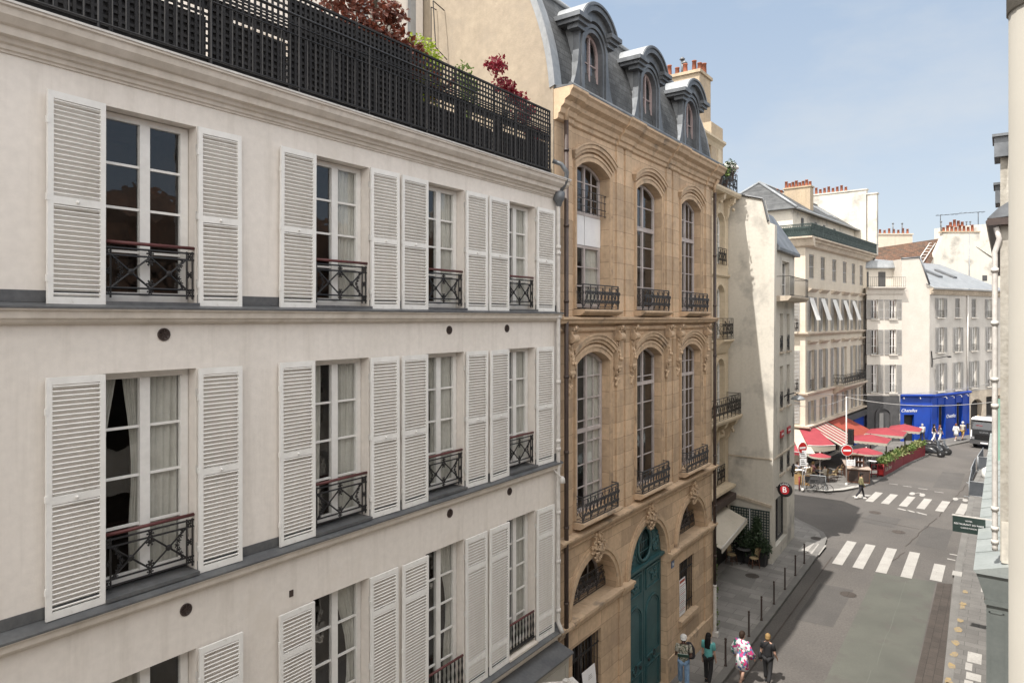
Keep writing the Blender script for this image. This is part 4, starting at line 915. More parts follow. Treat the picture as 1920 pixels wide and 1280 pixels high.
# round hanging sign, its own thing
RS = thing('round_hanging_sign','round black and red shop sign with a white B hanging from the white corner wall','sign',(-8.87,35.55,3.68))
mb = MB(); mb.lathe([(.34,-.05),(.36,-.03),(.36,.03),(.34,.05)],n=28,axis='y'); mb.build('disc',M['iron'],RS)
mb = MB(); mb.lathe([(.22,-.060),(.225,-.052)],n=24,axis='y'); mb.build('red_disc',M['red'],RS)
t = text_mesh('B',.40,M['paper'],'letter',RS); t.location = (0,-.066,0); t.rotation_euler = (pi/2,0,0)
for i,ch in enumerate('BARNES'):
    a = radians(128-i*15.5); t = text_mesh(ch,.095,M['paper'],'letter',RS); t.location = (.285*cos(a),-.054,.285*sin(a)); t.rotation_euler = (pi/2,-(pi/2-a)*-1 if 0 else (a-pi/2)*-1,0)
mb = MB(); mb.box(-.52,-.30,-.02,.02,.05,.09); mb.box(-.50,-.46,-.03,.03,-.1,.2); mb.build('bracket',M['iron'],RS)
def wall_lamp(loc,lab):
    t = thing('wall_street_lamp',lab,'street lamp',loc)
    mb = MB(); mb.tube([(-.75,-.35,.0),(-.5,-.2,.22),(-.15,-.02,.32),(0,0,.22)],.03,6); mb.box(-.82,-.72,-.42,-.28,-.35,.3); mb.build('arm',M['iron'],t)
    mb = MB(); mb.lathe([(.03,.22),(.12,.19),(.30,.08),(.36,.0),(.34,-.02),(.05,.05)],n=18); mb.build('shade',M['zincl'],t)
    mb = MB(); mb.blob((0,0,.0),(.14,.14,.09)); mb.build('lens',M['glassd'],t)
wall_lamp((-8.72,37.6,8.0),'grey bell shaped street lamp on an arm from the white corner building')

# ================================================================ Haussmann block with the green roof railing
P5 = (-12.9,58.0,0); R5 = radians(85)
HB = thing('corner_ashlar_block','pale ashlar block behind the red cafe with green roof railing and slanted white blinds','building',P5,R5)
W5 = [(.93,2.17),(3.95,5.19),(7.24,8.48),(10.47,11.69),(13.45,14.63),(16.24,17.5)]
o1 = [op(a,b,15.45,17.42) for a,b in W5]; o2 = [op(a,b,11.15,13.95) for a,b in W5]; o3 = [op(a,b,6.3,9.62) for a,b in W5]; o4 = [op(a+.15,b-.1,3.75,5.5) for a,b in W5]
sh5 = [op(.6,4.6,.3,3.2),op(5.2,9.4,.3,3.2),op(10,14,.3,3.2),op(14.6,19,.3,3.2)]
mb = MB(); wall(mb,0,20,0,18.6,o1+o2+o3+o4+sh5,0,.3,0); mb.quad((20,0,0),(20,9,0),(20,9,18.6),(20,0,18.6)); mb.quad((0,0,18.6),(20,0,18.6),(20,9,18.6),(0,9,18.6))
for o in o2+o3+o4+sh5: mb.box(o['s0']-.15,o['s1']+.15,.9,.95,o['z0']-.1,o['z1']+.1,1)
mb.build('street_wall',[M['haus'],M['room']],HB)
# side facade towards us (rotated part): local origin 8 m to the left of the corner
RL = -pi/2; LW = [(5.75,6.95),(2.6,3.8)]
lo_s = [op(a,b,z0,z1) for z0,z1 in ((15.45,17.42),(11.15,13.95),(6.3,9.62),(3.75,5.5)) for a,b in LW]
mb = MB(); wall(mb,0,8,0,18.6,lo_s,0,.3,0)
for o in lo_s[2:]: mb.box(o['s0']-.15,o['s1']+.15,.9,.95,o['z0']-.1,o['z1']+.1,1)
sw = mb.build('side_wall',[M['haus'],M['room']],HB); LO = (0,8,0); sw.location = LO; sw.rotation_euler = (0,0,RL)
for k,o in enumerate(lo_s):
    if k < 2: put_shutters(HB,o,.5,True,LO,RL)
    else:
        f = window(HB,o,.2,rows=4,curtain='full'); f.location = LO; f.rotation_euler = (0,0,RL); put_shutters(HB,o,.5,False,LO,RL)
    if 1 < k < 6: simple_rail(HB,o['s0']-.5,o['s1']+.5,-.5,o['z0'],o['z0']+1.0,loc=LO,rot=RL,ret=.5)
    if 1 < k < 6:
        mb = MB(); mb.box(o['s0']-.6,o['s1']+.6,-.55,.0,o['z0']-.15,o['z0']-.005); q = mb.build('balcony_slab',M['haust'],HB); q.location = LO; q.rotation_euler = (0,0,RL)
for o in o1: put_shutters(HB,o,.5,True)
for k,o in enumerate(o2):
    window(HB,o,.2,rows=4); put_shutters(HB,o,.42)
    if k < 5:
        mb = MB(); a,b = o['s0']+.05,o['s1']-.05; z1 = o['z1']-.05; mb.add([(a,.02,z1),(b,.02,z1),(b,-.55,12.1),(a,-.55,12.1),(a,.0,z1-.02),(b,.0,z1-.02),(b,-.56,12.07),(a,-.56,12.07)],[(0,1,2,3),(7,6,5,4),(0,3,7,4),(1,5,6,2),(3,2,6,7)]); mb.build('slanted_blind',M['blind'],HB)
for k,o in enumerate(o3):
    window(HB,o,.2,rows=4,curtain='left' if k % 2 else None); put_shutters(HB,o,.42,right=k != 3); simple_rail(HB,o['s0'],o['s1'],.03,6.3,7.2,tile=.14,scroll=False) if k not in (2,3,4) else None
for o in o4: window(HB,o,.2,rows=2); put_shutters(HB,o,.45)
for o in sh5: window(HB,o,.2,rows=1,fm=M['gdark'],gm=M['glassd'],name='shop_window')
simple_rail(HB,7.6,15.1,-.85,6.3,7.25,ret=.85)
mb = MB(); mb.prism([(.01,6.28),(-.95,6.28),(-.95,6.15),(-.7,5.95),(-.2,5.6),(.01,5.55)],'x',7.4,15.3); mb.build('balcony_slab',M['haust'],HB)
for s0,s1,zt,zb,pr in ((0,20,18.7,17.9,.75),(0,20,11.1,10.75,.3),(0,20,6.25,5.95,.25),(0,20,3.65,3.3,.45)):
    mb = MB(); prof = [(.01,zt),(-pr,zt),(-pr,zt-.12),(-pr*.7,zt-.2),(-pr*.4,zb+.1),(-.05,zb),(.01,zb)]; mb.prism(prof,'x',s0,s1); 
    c5 = mb.build('cornice',M['haust'],HB)
    mb = MB(); mb.prism(prof,'x',0,8+pr); q = mb.build('cornice',M['haust'],HB); q.location = LO; q.rotation_euler = (0,0,RL)
mb = MB()
for i in range(60): mb.box(i/3+.05,i/3+.2,-.62,-.2,18.32,18.5)
mb.build('dentil_course',M['haust'],HB)
for a,b in W5:
    for zz in (14.35,10.1):
        mb = MB(); mb.prism([(.01,zz+.3),(-.32,zz+.3),(-.32,zz+.22),(-.15,zz+.1),(-.05,zz),(.01,zz)],'x',a-.4,b+.4); mb.build('window_hood',M['haust'],HB)
mb = MB(); h = .95; pr = .72
for (s0,s1,f) in ((-.72,20.3,lambda s,z: (s,-pr,z)),(0,8.7,lambda s,z: (-pr,s-.72,z))):
    for z in (.03,.12,h-.1,h): mb.tube([f(s0,z),f(s1,z)],.025 if z != h else .04,5)
    n = round((s1-s0)/.09)
    for i in range(n+1):
        s = s0+(s1-s0)*i/n; mb.tube([f(s,0),f(s,h)],.03 if i % 16 == 0 else .014,4,caps=False)
        if i % 2: mb.tube([f(s-.09,.12),f(s+.09,.5),f(s-.09,h-.12)],.02,4,caps=False)
o = mb.build('roof_railing',M['green'],HB); o.location = (0,0,18.72)
mb = MB(); mb.box(-.6,20.2,-.5,-.46,18.75,19.5); mb.box(-.5,-.46,-.46,7.9,18.75,19.5); mb.build('railing_screen',M['green'],HB)
mb = MB(); mb.box(1.0,19.4,1.3,8.6,18.61,21.2); mb.build('attic_wall',M['render'],HB)
for s in (3.0,6.6,9.0,12.2):
    mb = MB(); mb.box(s,s+.55,1.25,1.31,19.6,20.7); mb.build('attic_window',M['gdark'],HB)
mb = MB(); z0,z1 = 21.2,24.2; A,B,Cc,Dd = (.5,.8),(19.9,.8),(19.9,9.1),(.5,9.1); r0,r1 = (3.4,5.0),(19.9,5.0)
mb.add([(*A,z0),(*B,z0),(*Cc,z0),(*Dd,z0),(*r0,z1),(*r1,z1)],[(0,1,5,4),(1,2,5),(2,3,4,5),(3,0,4),(3,2,1,0)]); mb.build('roof',M['slate'],HB)
mb = MB(); mb.tube([(*A,z0+.05),(*r0,z1+.05)],.12,5); mb.tube([(*r0,z1+.05),(*r1,z1+.05)],.1,5); mb.tube([(*A,z0+.0),(*B,z0)],.09,5); mb.tube([(*Dd,z0+.05),(*r0,z1+.05)],.12,5); mb.build('roof_flashing',M['zincl'],HB)
for s in (8.0,13.5,15.6):
    mb = MB(); t0,t1 = .3,.75; mb.add([(s+a,.8+4.2*t,z0+3*t+e) for e in (.03,.14) for a,t in ((0,t0),(.8,t0),(.8,t1),(0,t1))],[(4,5,6,7),(0,1,5,4),(1,2,6,5),(2,3,7,6),(3,0,4,7)]); mb.build('skylight',M['zincl'],HB)
def stack(parent,x0,x1,y0,y1,z0,z1,m,cap=True):
    mb = MB(); mb.box(x0,x1,y0,y1,z0,z1); mb.box(x0-.08,x1+.08,y0-.08,y1+.08,z1,z1+.12); return mb.build('chimney_stack',m,parent)
s = stack(HB,7.0,7.9,1.8,4.1,21.3,24.0,M['chimn']); chimney_pots(s,[(7.45,1.95+.3*i) for i in range(8)],24.12,.55,.14)
s = stack(HB,7.2,7.7,4.2,5.6,21.3,23.6,M['render']); chimney_pots(s,[(7.45,4.5),(7.45,4.9)],23.72,.45,.13)
s = stack(HB,19.5,20.1,.2,6.2,18.62,25.3,M['render'] ); chimney_pots(s,[(19.8,2.2+.42*i) for i in range(9)],25.42,.6,.14)
s = stack(HB,19.6,20.2,-.75,.12,18.62,24.8,M['render'])
mb = MB(); mb.tube([(.0,-.1,3.6),(.0,-.1,.1)],.06,6); mb.tube([(19.9,-.12,17.9),(19.9,-.12,3.6)],.06,6); mb.build('downpipe',M['zinc'],HB) if 0 else None
mb = MB(); mb.tube([(19.85,-.6,18.5),(19.85,-.12,17.6),(19.85,-.12,3.6)],.06,6); mb.build('downpipe',M['zinc'],HB)
mb = MB(); mb.box(-.35,20,-.45,-.02,2.75,3.28); mb.build('shop_fascia',M['gdark'],HB)
mb = MB(); mb.box(13.8,19.0,-.12,-.03,.1,2.7); 
o = mb.build('shop_panel',M['blue'],HB); 

# ================================================================ building over the blue shop
P6 = (-5.97,78.68,0); R6 = radians(35.795)
NB = thing('shuttered_shop_building','off white building with grey shutters and a blank sunlit wall over the blue shop','building',P6,R6)
w6 = [op(a,b,z0,z1) for z0,z1 in ((12.15,14.05),(8.65,11.1),(4.9,7.65)) for a,b in ((-5.75,-5.1),(-3.95,-3.3))]
mb = MB(); wall(mb,-6.2,-2.75,4.6,15.2,w6,0,.25,0)
mb.quad((-2.75,0,4.76),(0,0,4.76),(0,0,15.5),(-2.75,0,15.5),2); mb.add([(-2.75,0,15.5),(0,0,15.5),(-.95,0,18.2),(-2.75,0,18.05)],[(0,1,2,3)],2)
mb.quad((-2.75,0,15.2),(-2.75,1.6,15.2),(-2.75,1.6,18.05),(-2.75,0,18.05),2)
mb.quad((-6.2,1.6,15.2),(-2.75,1.6,15.2),(-2.75,1.6,18.0),(-6.2,1.6,18.0),0); mb.quad((-6.2,0,15.2),(-2.75,0,15.2),(-2.75,1.6,15.2),(-6.2,1.6,15.2),0)
for o in w6: mb.box(o['s0']-.1,o['s1']+.1,.9,.95,o['z0']-.1,o['z1']+.1,1)
mb.build('wall',[M['offw'],M['room'],M['render2']],NB)
for o in w6:
    window(NB,o,.15,rows=3); put_shutters(NB,o,.78); simple_rail(NB,o['s0'],o['s1'],-.03,o['z0'],o['z0']+.7,scroll=False,tile=.13)
    mb = MB(); mb.box(o['s0']-.1,o['s1']+.1,-.14,.05,o['z0']-.1,o['z0']-.003); mb.build('window_sill',M['offw'],NB)
mb = MB(); mb.prism([(.01,15.3),(-.55,15.3),(-.55,15.2),(-.2,15.0),(-.1,14.6),(.01,14.55)],'x',-6.3,-2.62); mb.build('balcony_slab',M['offw'],NB)
simple_rail(NB,-6.3,-2.65,-.5,15.3,16.25,scroll=False,tile=.2)
for a,b in ((-5.9,-5.2),(-4.2,-3.5)):
    mb = MB(); mb.box(a,b,1.55,1.62,15.3,16.9); mb.build('attic_window',M['gdark'],NB)
mb = MB(); mb.prism([(1.2,17.35),(1.2,17.25),(1.6,17.25),(1.6,18.05),(1.55,18.05)],'x',-6.2,-2.76); mb.build('zinc_eave',M['zincl'],NB)
mb = MB(); mb.box(-6.2,-3.02,-.05,.3,0,4.58); g = mb.build('grey_ground_floor',M['gdark'],NB)
mb = MB(); oa = op(-5.2,-3.95,.0,3.3,.6); arcband(mb,oa,.0,.22,-.16,-.04,legs=.02); mb.build('arched_doorway',M['gdark'],g)
mb = MB(); mb.box(-5.0,-4.6,-.09,-.052,.1,2.9); mb.build('door',M['gshut'],g)
mb = MB(); mb.tube([(-.4,-.12,15.6),(-.1,-.1,15.5)],.05); mb.tube([(-.97,-.02,18.25),(-.02,-.02,15.55)],.09,5); mb.tube([(-2.8,-.0,18.1),(-.97,-.0,18.25)],.08,5); mb.build('zinc_coping',M['zincg'],NB)
# right wing turning away along the street
NW = thing('long_shuttered_wing','grey plaster wing with pale zinc roof and shuttered windows, right of the blue shop corner','building',P6,radians(90-22.7))
B7 = [(1.45,2.75),(4.8,6.0),(8.15,9.35),(11.5,12.7)]
r1 = [op(a+.1,b-.1,12.3,14.25) for a,b in B7]; r2 = [op(a+.1,b-.1,8.8,11.3) for a,b in B7]; r3 = [op(a+.1,b-.1,4.9,7.72) for a,b in B7]
mb = MB(); wall(mb,0.02,15,4.6,15.2,r1+r2+r3,0,.25,0)
for o in r1+r2+r3: mb.box(o['s0']-.1,o['s1']+.1,.9,.95,o['z0']-.1,o['z1']+.1,1)
mb.quad((15,0,0),(15,8,0),(15,8,15.2),(15,0,15.2),0)
mb.build('wall',[M['greyash'],M['room']],NW)
for k,o in enumerate(r1+r2+r3):
    closed = k in (1,2)
    if not closed: window(NW,o,.15,rows=3,curtain='right' if k % 3 == 0 else None); simple_rail(NW,o['s0'],o['s1'],-.03,o['z0'],o['z0']+.7,scroll=False,tile=.13)
    put_shutters(NW,o,.5,closed)
    mb = MB(); mb.box(o['s0']-.12,o['s1']+.12,-.2,.05,o['z0']-.1,o['z0']-.003); mb.build('window_sill',M['offw'],NW)
mb = MB(); mb.prism([(.01,15.2),(-.4,15.2),(-.4,15.1),(-.2,14.95),(-.15,14.6),(.01,14.55)],'x',.0,15); mb.build('cornice',M['haust'],NW)
mb = MB()
for i in range(45): mb.box(i/3+.05,i/3+.2,-.3,-.12,14.75,14.9)
mb.build('dentil_course',M['haust'],NW)
mb = MB(); mb.add([(-.1,-.45,15.25),(15,-.45,15.25),(15,6.5,18.6),(1.2,6.5,18.6)],[(0,1,2,3)]); mb.add([(-.1,-.45,15.22),(15,-.45,15.22),(15,-.45,15.1),(-.1,-.45,15.1)],[(0,1,2,3)])
for i in range(1,24): x = i*.62; mb.add([(x-.02+(1.2 if 0 else .0),-.45,15.26),(x+.02,-.45,15.26),(x+.02,-.45,15.31),(x+.02,6.5,18.66),(x-.02,6.5,18.66),(x-.02,-.45,15.31)],[(2,3,4,5),(0,1,2,5)]) if x > 1.2 else None
mb.build('zinc_roof',M['zincl'],NW)
for s in (3.2,6.2,9.2):
    mb = MB(); f = lambda y: 15.25+(y+.45)/6.95*3.35
    mb.add([(s+a,y,f(y)+e) for e in (.02,.2) for a,y in ((0,2.2),(.75,2.2),(.75,4.2),(0,4.2))],[(4,5,6,7),(0,1,5,4),(1,2,6,5),(2,3,7,6),(3,0,4,7)]); mb.build('skylight',M['zinc'],NW)
mb = MB(); mb.tube([(7.2,-.12,14.6),(7.2,-.12,4.7)],.07,8); mb.build('downpipe',M['wpipe'],NW)
mb = MB(); wall(mb,7.5,15,0,4.58,[op(8.1,10.6,.05,3.7,.5),op(11.4,14.5,.05,3.8)],0,.5,0); mb.box(8,10.7,.51,.55,0,3.8,1); mb.box(11.3,14.6,.51,.55,0,3.9,1); mb.build('ground_floor_wall',[M['haust'],M['darkroom']],NW)
mb = MB(); mb.tube([(.25,-.05,9.0),(.25,-.12,8.0),(.25,-.1,7.4)],.05,6); mb.tube([(.25,-.12,8.2),(1.2,-1.1,8.5)],.04,6); mb.blob((1.3,-1.2,8.45),(.3,.15,.1)); mb.build('wall_lamp_bracket',M['iron'],NW)
# the blue shop wraps the corner: a thing of its own
BS = thing('blue_shop_front','royal blue corner shop front with white script lettering','shop front',P6,R6)
mb = MB(); wall(mb,-2.98,.16,.0,4.5,[op(-2.62,-1.62,.05,2.75)],-.16,.35,0); mb.box(-2.7,-1.55,.25,.3,0,2.8,1); mb.prism([(-.15,4.76),(-.42,4.72),(-.42,4.62),(-.3,4.5),(-.15,4.45)],'x',-2.98,.3); mb.prism([(-.15,3.75),(-.22,3.72),(-.22,3.62),(-.15,3.6)],'x',-2.98,.18); mb.build('left_front',[M['blue'],M['darkroom']],BS)
t = text_mesh('Chatelles',.42,M['paper'],'sign_lettering',BS,shear=.4); t.location = (-2.15,-.175,3.15); t.rotation_euler = (pi/2,0,0)
q = radians(90-22.7)-R6
mb = MB(); wall(mb,-.1,7.45,0,4.5,[op(1.3,2.5,.35,3.6),op(4.75,5.9,.35,3.6)],-.16,.3,0); mb.box(1.2,2.6,.2,.25,.3,3.7,1); mb.box(4.6,6.0,.2,.25,.3,3.7,1); mb.prism([(-.15,4.70),(-.42,4.66),(-.42,4.56),(-.3,4.45),(-.15,4.4)],'x',-.1,7.45)
for s in (1.15,2.55,4.6,5.95,7.2): mb.box(s,s+.12,-.22,-.15,.1,4.3)
rfr = mb.build('right_front',[M['blue'],M['darkroom']],BS); rfr.rotation_euler = (0,0,q)
t = text_mesh('Chatelles',.5,M['paper'],'sign_lettering',BS,shear=.4); t.location = Matrix.Rotation(q,3,'Z') @ Vector((3.7,-.178,2.35)); t.rotation_euler = (pi/2,0,q)
for s in (2.0,3.4,4.9,6.2):
    mb = MB(); mb.tube([(0,-.16,4.35),(0,-.5,4.42),(0,-.62,4.35)],.02,5); mb.lathe([(.03,0),(.07,-.12),(.02,-.13)],(0,-.62,4.36),8); o = mb.build('shop_spotlight',M['wpipe'],BS); o.location = Matrix.Rotation(q,3,'Z') @ Vector((s,0,0)); o.rotation_euler = (0,0,q)
for s in (-2.8,-1.2):
    mb = MB(); mb.lathe([(.03,0),(.07,-.12),(.02,-.13)],(s,-.5,4.45),8); mb.tube([(s,-.16,4.4),(s,-.5,4.46)],.02,5); mb.build('shop_spotlight',M['wpipe'],BS)
mb = MB(); mb.box(1.3,5.9,-.35,-.3,.95,1.0); 
# buildings behind (rooflines): local x along the image-parallel direction R6
def at_depth(zc): return (-.585*zc,.811*zc,0)
K = lambda zc: zc/1280
G = thing('white_gable_house','tall white gable wall with a row of red chimney pots behind the zinc roof','building',at_depth(86),R6)
def pp(x,y,zc=86): return ((x-960)*K(zc),12.2+(597-y)*K(zc))
mb = MB(); mb.prism([pp(1737,510),pp(1768,442),pp(1768,437),pp(1837,433),pp(1837,462),pp(1830,463),pp(1866,490),pp(1875,600),pp(1737,600)],'y',0,.6); mb.box(pp(1737,0)[0],pp(1880,0)[0],.6,9,10,pp(0,490)[1]); mb.build('gable_wall',M['render'],G)
mb = MB(); a,z = pp(1766,438); b,_ = pp(1838,434); mb.box(a,b,-.08,.7,z+.15,z+.3); mb.build('chimney_cap',M['chimn'],G)
chimney_pots(G,[(a+.4+.52*i,.3) for i in range(8)],z+.3,.7,.17); cowl(G,a+.1,.3,z+.3,1.2)
mb = MB(); p1,p2 = pp(1866,488),pp(1832,462); mb.add([(p2[0],.3,p2[1]+.1),(p1[0]+1.5,.3,p1[1]-.6),(p1[0]+3,6,p1[1]+1.2),(p2[0],6,p2[1]+.3)],[(0,1,2,3)]); mb.build('zinc_roof',M['zincl'],G)
mb = MB(); a = pp(1842,516); mb.box(a[0],a[0]+.6,-.02,.05,a[1]-.7,a[1]); mb.build('small_window',M['gdark'],G)
mb = MB(); a,z = pp(1817,438); mb.tube([(a,-.05,z),(a,-.05,12)],.06,5); mb.build('downpipe',M['zincl'],G)
TLH = thing('tiled_roof_house','house with an old brown tiled roof, roof ladder and long chimney wall','building',at_depth(84),R6)
pt = lambda x,y: pp(x,y,84)
a,b = pt(1633,492),pt(1737,497); c,d = pp(1770,446,89),pp(1636,466,89)
mb = MB(); mb.add([(a[0],0,a[1]-.8),(b[0],0,b[1]-.8),(c[0],5,c[1]),(d[0],5,d[1])],[(0,1,2,3)]); mb.box(a[0],b[0],.05,8,8,a[1]-.85); rr = mb.build('tiled_roof',M['tile'],TLH)
mb = MB(); a0 = pt(1722,490); a1 = pp(1745,457,88); a1 = (a1[0],a1[1]-1.0)
for dx in (0,.75): mb.tube([(a0[0]+dx,.5,a0[1]-.4+.15),(a1[0]+dx,4.2,a1[1]+1.1)],.06,5)
for i in range(8): t = i/7; mb.tube([(a0[0]+(a1[0]-a0[0])*t,.5+3.7*t,a0[1]-.25+(a1[1]+1.1-a0[1]+.25)*t),(a0[0]+.75+(a1[0]-a0[0])*t,.5+3.7*t,a0[1]-.25+(a1[1]+1.1-a0[1]+.25)*t)],.05,5)
mb.build('roof_ladder',M['wpipe'],TLH)
a,z = pp(1628,440,89); b,_ = pp(1711,436,89); mb = MB(); mb.box(a,b,5.0,5.6,10,z+.0); mb.box(a-.1,b+.1,4.9,5.7,z,z+.15); s = mb.build('chimney_wall',M['haus'],TLH)
chimney_pots(s,[(a+.5+.6*i,5.3) for i in range(9)],z+.15,.6,.15); cowl(s,a+3.4,5.3,z+.15,1.3); cowl(s,a+4.6,5.3,z+.15,1.3); cowl(s,a+.9,5.3,z+.15,1.2)
chimney_pots(TLH,[(pt(1665+i*8,490)[0],.3) for i in range(3)]+[(pt(1692,490)[0],.4)]+[(pt(1713+i*9,480)[0],.5) for i in range(2)],pt(0,492)[1]-.6,.6,.2)
WH = thing('far_white_chimney_wall','long white chimney wall with aerials on the skyline behind the gable','building',at_depth(96),R6)
pw = lambda x,y: pp(x,y,96)
a,b = pw(1757,428),pw(1862,419); mb = MB(); mb.prism([(a[0],8),(a[0],a[1]),(b[0],b[1]),(b[0]+3,b[1]-.1),(b[0]+3,8)],'y',0,.6); s = mb.build('wall',M['render'],WH)
chimney_pots(s,[(pw(1785,0)[0]+.55*i,.3) for i in range(4)],pw(0,426)[1],1.0,.2)
cowl(s,pw(1815,0)[0],.3,pw(0,424)[1],.6); cowl(s,pw(1822,0)[0],.3,pw(0,424)[1],.6)
for x0,x1,xm,y in ((1757,1800,1766,402),(1800,1850,1837,398)):
    p0,p1,pm = pw(x0,y+2),pw(x1,y-2),pw(xm,y); mb = MB(); mb.tube([(pm[0],.3,pw(0,425)[1]),(pm[0],.3,pm[1])],.045,5); mb.tube([(p0[0],.3,p0[1]-.0),(p1[0],.3,p1[1])],.035,5)
    for i in range(6): q = p0[0]+(p1[0]-p0[0])*(i+.5)/6; mb.tube([(q,.0,pm[1]),(q,.6,pm[1])],.02,4)
    mb.build('aerial',M['iron'],WH)

# ================================================================ right side of the street
RB = thing('right_rubble_building','whitewashed rubble building end with white downpipe above a grey green shop front','building',(-.10,25.3,0))
mb = MB(); mb.box(0,9,0,.5,4.9,15.0); mb.box(0,9,.5,30,4.9,15.0); mb.build('wall',M['rubble'],RB)
mb = MB(); mb.box(.03,9,-.03,-.003,4.86,6.1); mb.build('smooth_apron',M['render'],RB)
mb = MB(); mb.tube([(-.13,-.02,5.2),(-.13,-.02,14.2),(-.02,-.05,14.6),(-.10,-.1,14.95)],.075,10)
for z in (5.4,5.8,6.4,9.5,10.3,12.0,13.6): mb.tube([(-.13,-.02,z),(-.13,-.02,z+.12)],.10,10)
mb.build('downpipe',M['wpipe'],RB)
mb = MB(); mb.prism([(.4,15.0),(-.30,15.0),(-.36,15.12),(-.30,15.2),(.4,15.25)],'y',-.25,30); mb.build('eave',M['brown'],RB)
mb = MB(); mb.prism([(.1,15.2),(.42,15.2),(.5,17.9),(.25,17.9)],'y',.0,.4); mb.box(.0,9,.3,28,15.2,17.6); mb.build('attic_wall',M['rubble'],RB)
mb = MB(); mb.prism([(-.32,15.21),(-.05,15.5),(.25,15.7),(.3,15.21)],'y',-.25,.35); mb.build('zinc_hip',M['zincg'],RB)
for z,y in ((17.6,.1),(16.6,3)):
    mb = MB(); mb.box(-.15,.4,y,y+1.2,z-.5,z+.1); mb.box(-.2,.5,y-.1,y+1.3,z+.1,z+.18); mb.build('roof_dormer',M['zincg'],RB)
mb = MB(); mb.prism([(.3,4.88),(-.62,4.60),(-.66,4.60),(-.66,4.56),(-.60,4.50),(.3,4.50)],'y',-.32,30); zr = mb.build('shop_roof',M['shopz'],RB)
mb = MB()
mb.prism([(.6,4.50),(-.60,4.50),(-.36,3.75),(.6,3.75)],'y',-.26,30); mb.prism([(.6,3.75),(-.36,3.74),(-.40,3.68),(-.36,3.6),(.6,3.6)],'y',-.28,30); mb.box(-.34,.6,-.22,30,.14,3.6); sfr = mb.build('shop_front',M['shopg'],RB)
mb = MB(); 
for z0,z1 in ((.3,1.0),(1.2,3.4)):
    for a,b,c,d in ((-.28,.1,z0,z0+.04),(-.28,.1,z1-.04,z1),(-.28,-.24,z0,z1),(.06,.1,z0,z1)): mb.box(a,b,-.235,-.22,c,d)
mb.build('shop_panel_moulding',M['shopg'],sfr)
for y in [1.5+1.6*i for i in range(18)]:
    mb = MB(); mb.prism([(-.66,4.606),(.0,4.80),(.0,4.82),(-.66,4.626)],'y',y,y+.03); mb.build('zinc_seam',M['shopz'],zr)
# near drainpipe beside the camera's window
NP = thing('near_drainpipe','smooth cream drainpipe standing close to us along the right edge','drainpipe',(.072,1.62,0))
mb = MB(); mb.tube([(0,0,.1),(0,0,12.78)],.066,24); mb.build('pipe',mat('cream_pipe_paint',(.27,.255,.225),.7,(.25,.235,.205),1.,.03,6),NP)
mb = MB(); mb.tube([(0,0,12.78),(0,0,13.0),(0,0,18)],.0695,24); mb.build('pipe_socket',bpy.data.materials['cream_pipe_paint'],NP)
# the building we look out of and its neighbours across the street (seen in reflections)
OB = thing('facing_stone_building','long stone building opposite the shutters, on our side of the street','building',(.55,0,0),pi/2)
oo = [op(s,s+1.15,z,z+h) for s in [-22+3.0*i for i in range(15)] for z,h in ((1.2,2.2),(5.0,2.6),(8.7,2.5)) ]
mb = MB(); wall(mb,-26,24.9,0,11.9,oo,0,-.3,0); mb.quad((24.9,0,0),(24.9,-9,0),(24.9,-9,11.9),(24.9,0,11.9)); mb.quad((-26,0,11.9),(24.9,0,11.9),(24.9,-9,11.9),(-26,-9,11.9))
for o in oo: mb.box(o['s0']-.05,o['s1']+.05,-.36,-.31,o['z0']-.05,o['z1']+.05,1)
mb.build('wall',[M['offw'],M['darkroom']],OB)
mb = MB(); mb.prism([(-9,11.8),(.3,11.8),(.3,12.0),(-1.0,15.2),(-4,16.4),(-9,14.8)],'x',-26,24.9); mb.build('roof',M['tile'],OB)
for o in oo:
    for x in (o['s0']-.55,o['s1']+.02):
        if o['z0'] > 4: mb = MB(); mb.box(x,x+.53,.0,.05,o['z0'],o['z1']); mb.build('shutter',M['gshut'],OB)
# ================================================================ people
def pm(n,c,r=.8,**k): return mat(n,c,r,fine=.06,fscale=20,vscale=5,**k)
SK = {'light':pm('light_skin',(.52,.32,.235),.55),'tan':pm('tan_skin',(.40,.235,.165),.55),'dark':pm('dark_skin',(.13,.065,.045),.55)}
CL = {'white':pm('white_cloth',(.72,.71,.69)),'black':pm('black_cloth',(.014,.014,.016)),'jeans':pm('light_denim',(.25,.38,.56),col2=(.16,.27,.44)),'turq':pm('turquoise_cloth',(.14,.47,.47)),
      'olive':pm('olive_khaki_cloth',(.24,.215,.11)),'navy':pm('dark_trouser_cloth',(.03,.028,.035)),'grey':pm('grey_cloth',(.25,.25,.27)),'yellow':pm('mustard_cloth',(.5,.33,.1)),'cream':pm('cream_cloth',(.6,.55,.46)),'pink':pm('pink_cloth',(.6,.3,.3)),'red':pm('red_cloth',(.4,.04,.05)),'bluec':pm('blue_cloth',(.1,.16,.32))}
HR = {'black':pm('black_hair',(.010,.009,.009),.7,spec=.25),'brown':pm('brown_hair',(.032,.019,.013),.75,spec=.2),'blond':pm('blond_hair',(.27,.175,.075),.75,spec=.2),'grey':pm('grey_hair',(.4,.39,.38),.6),'red':pm('auburn_hair',(.16,.05,.025),.5)}
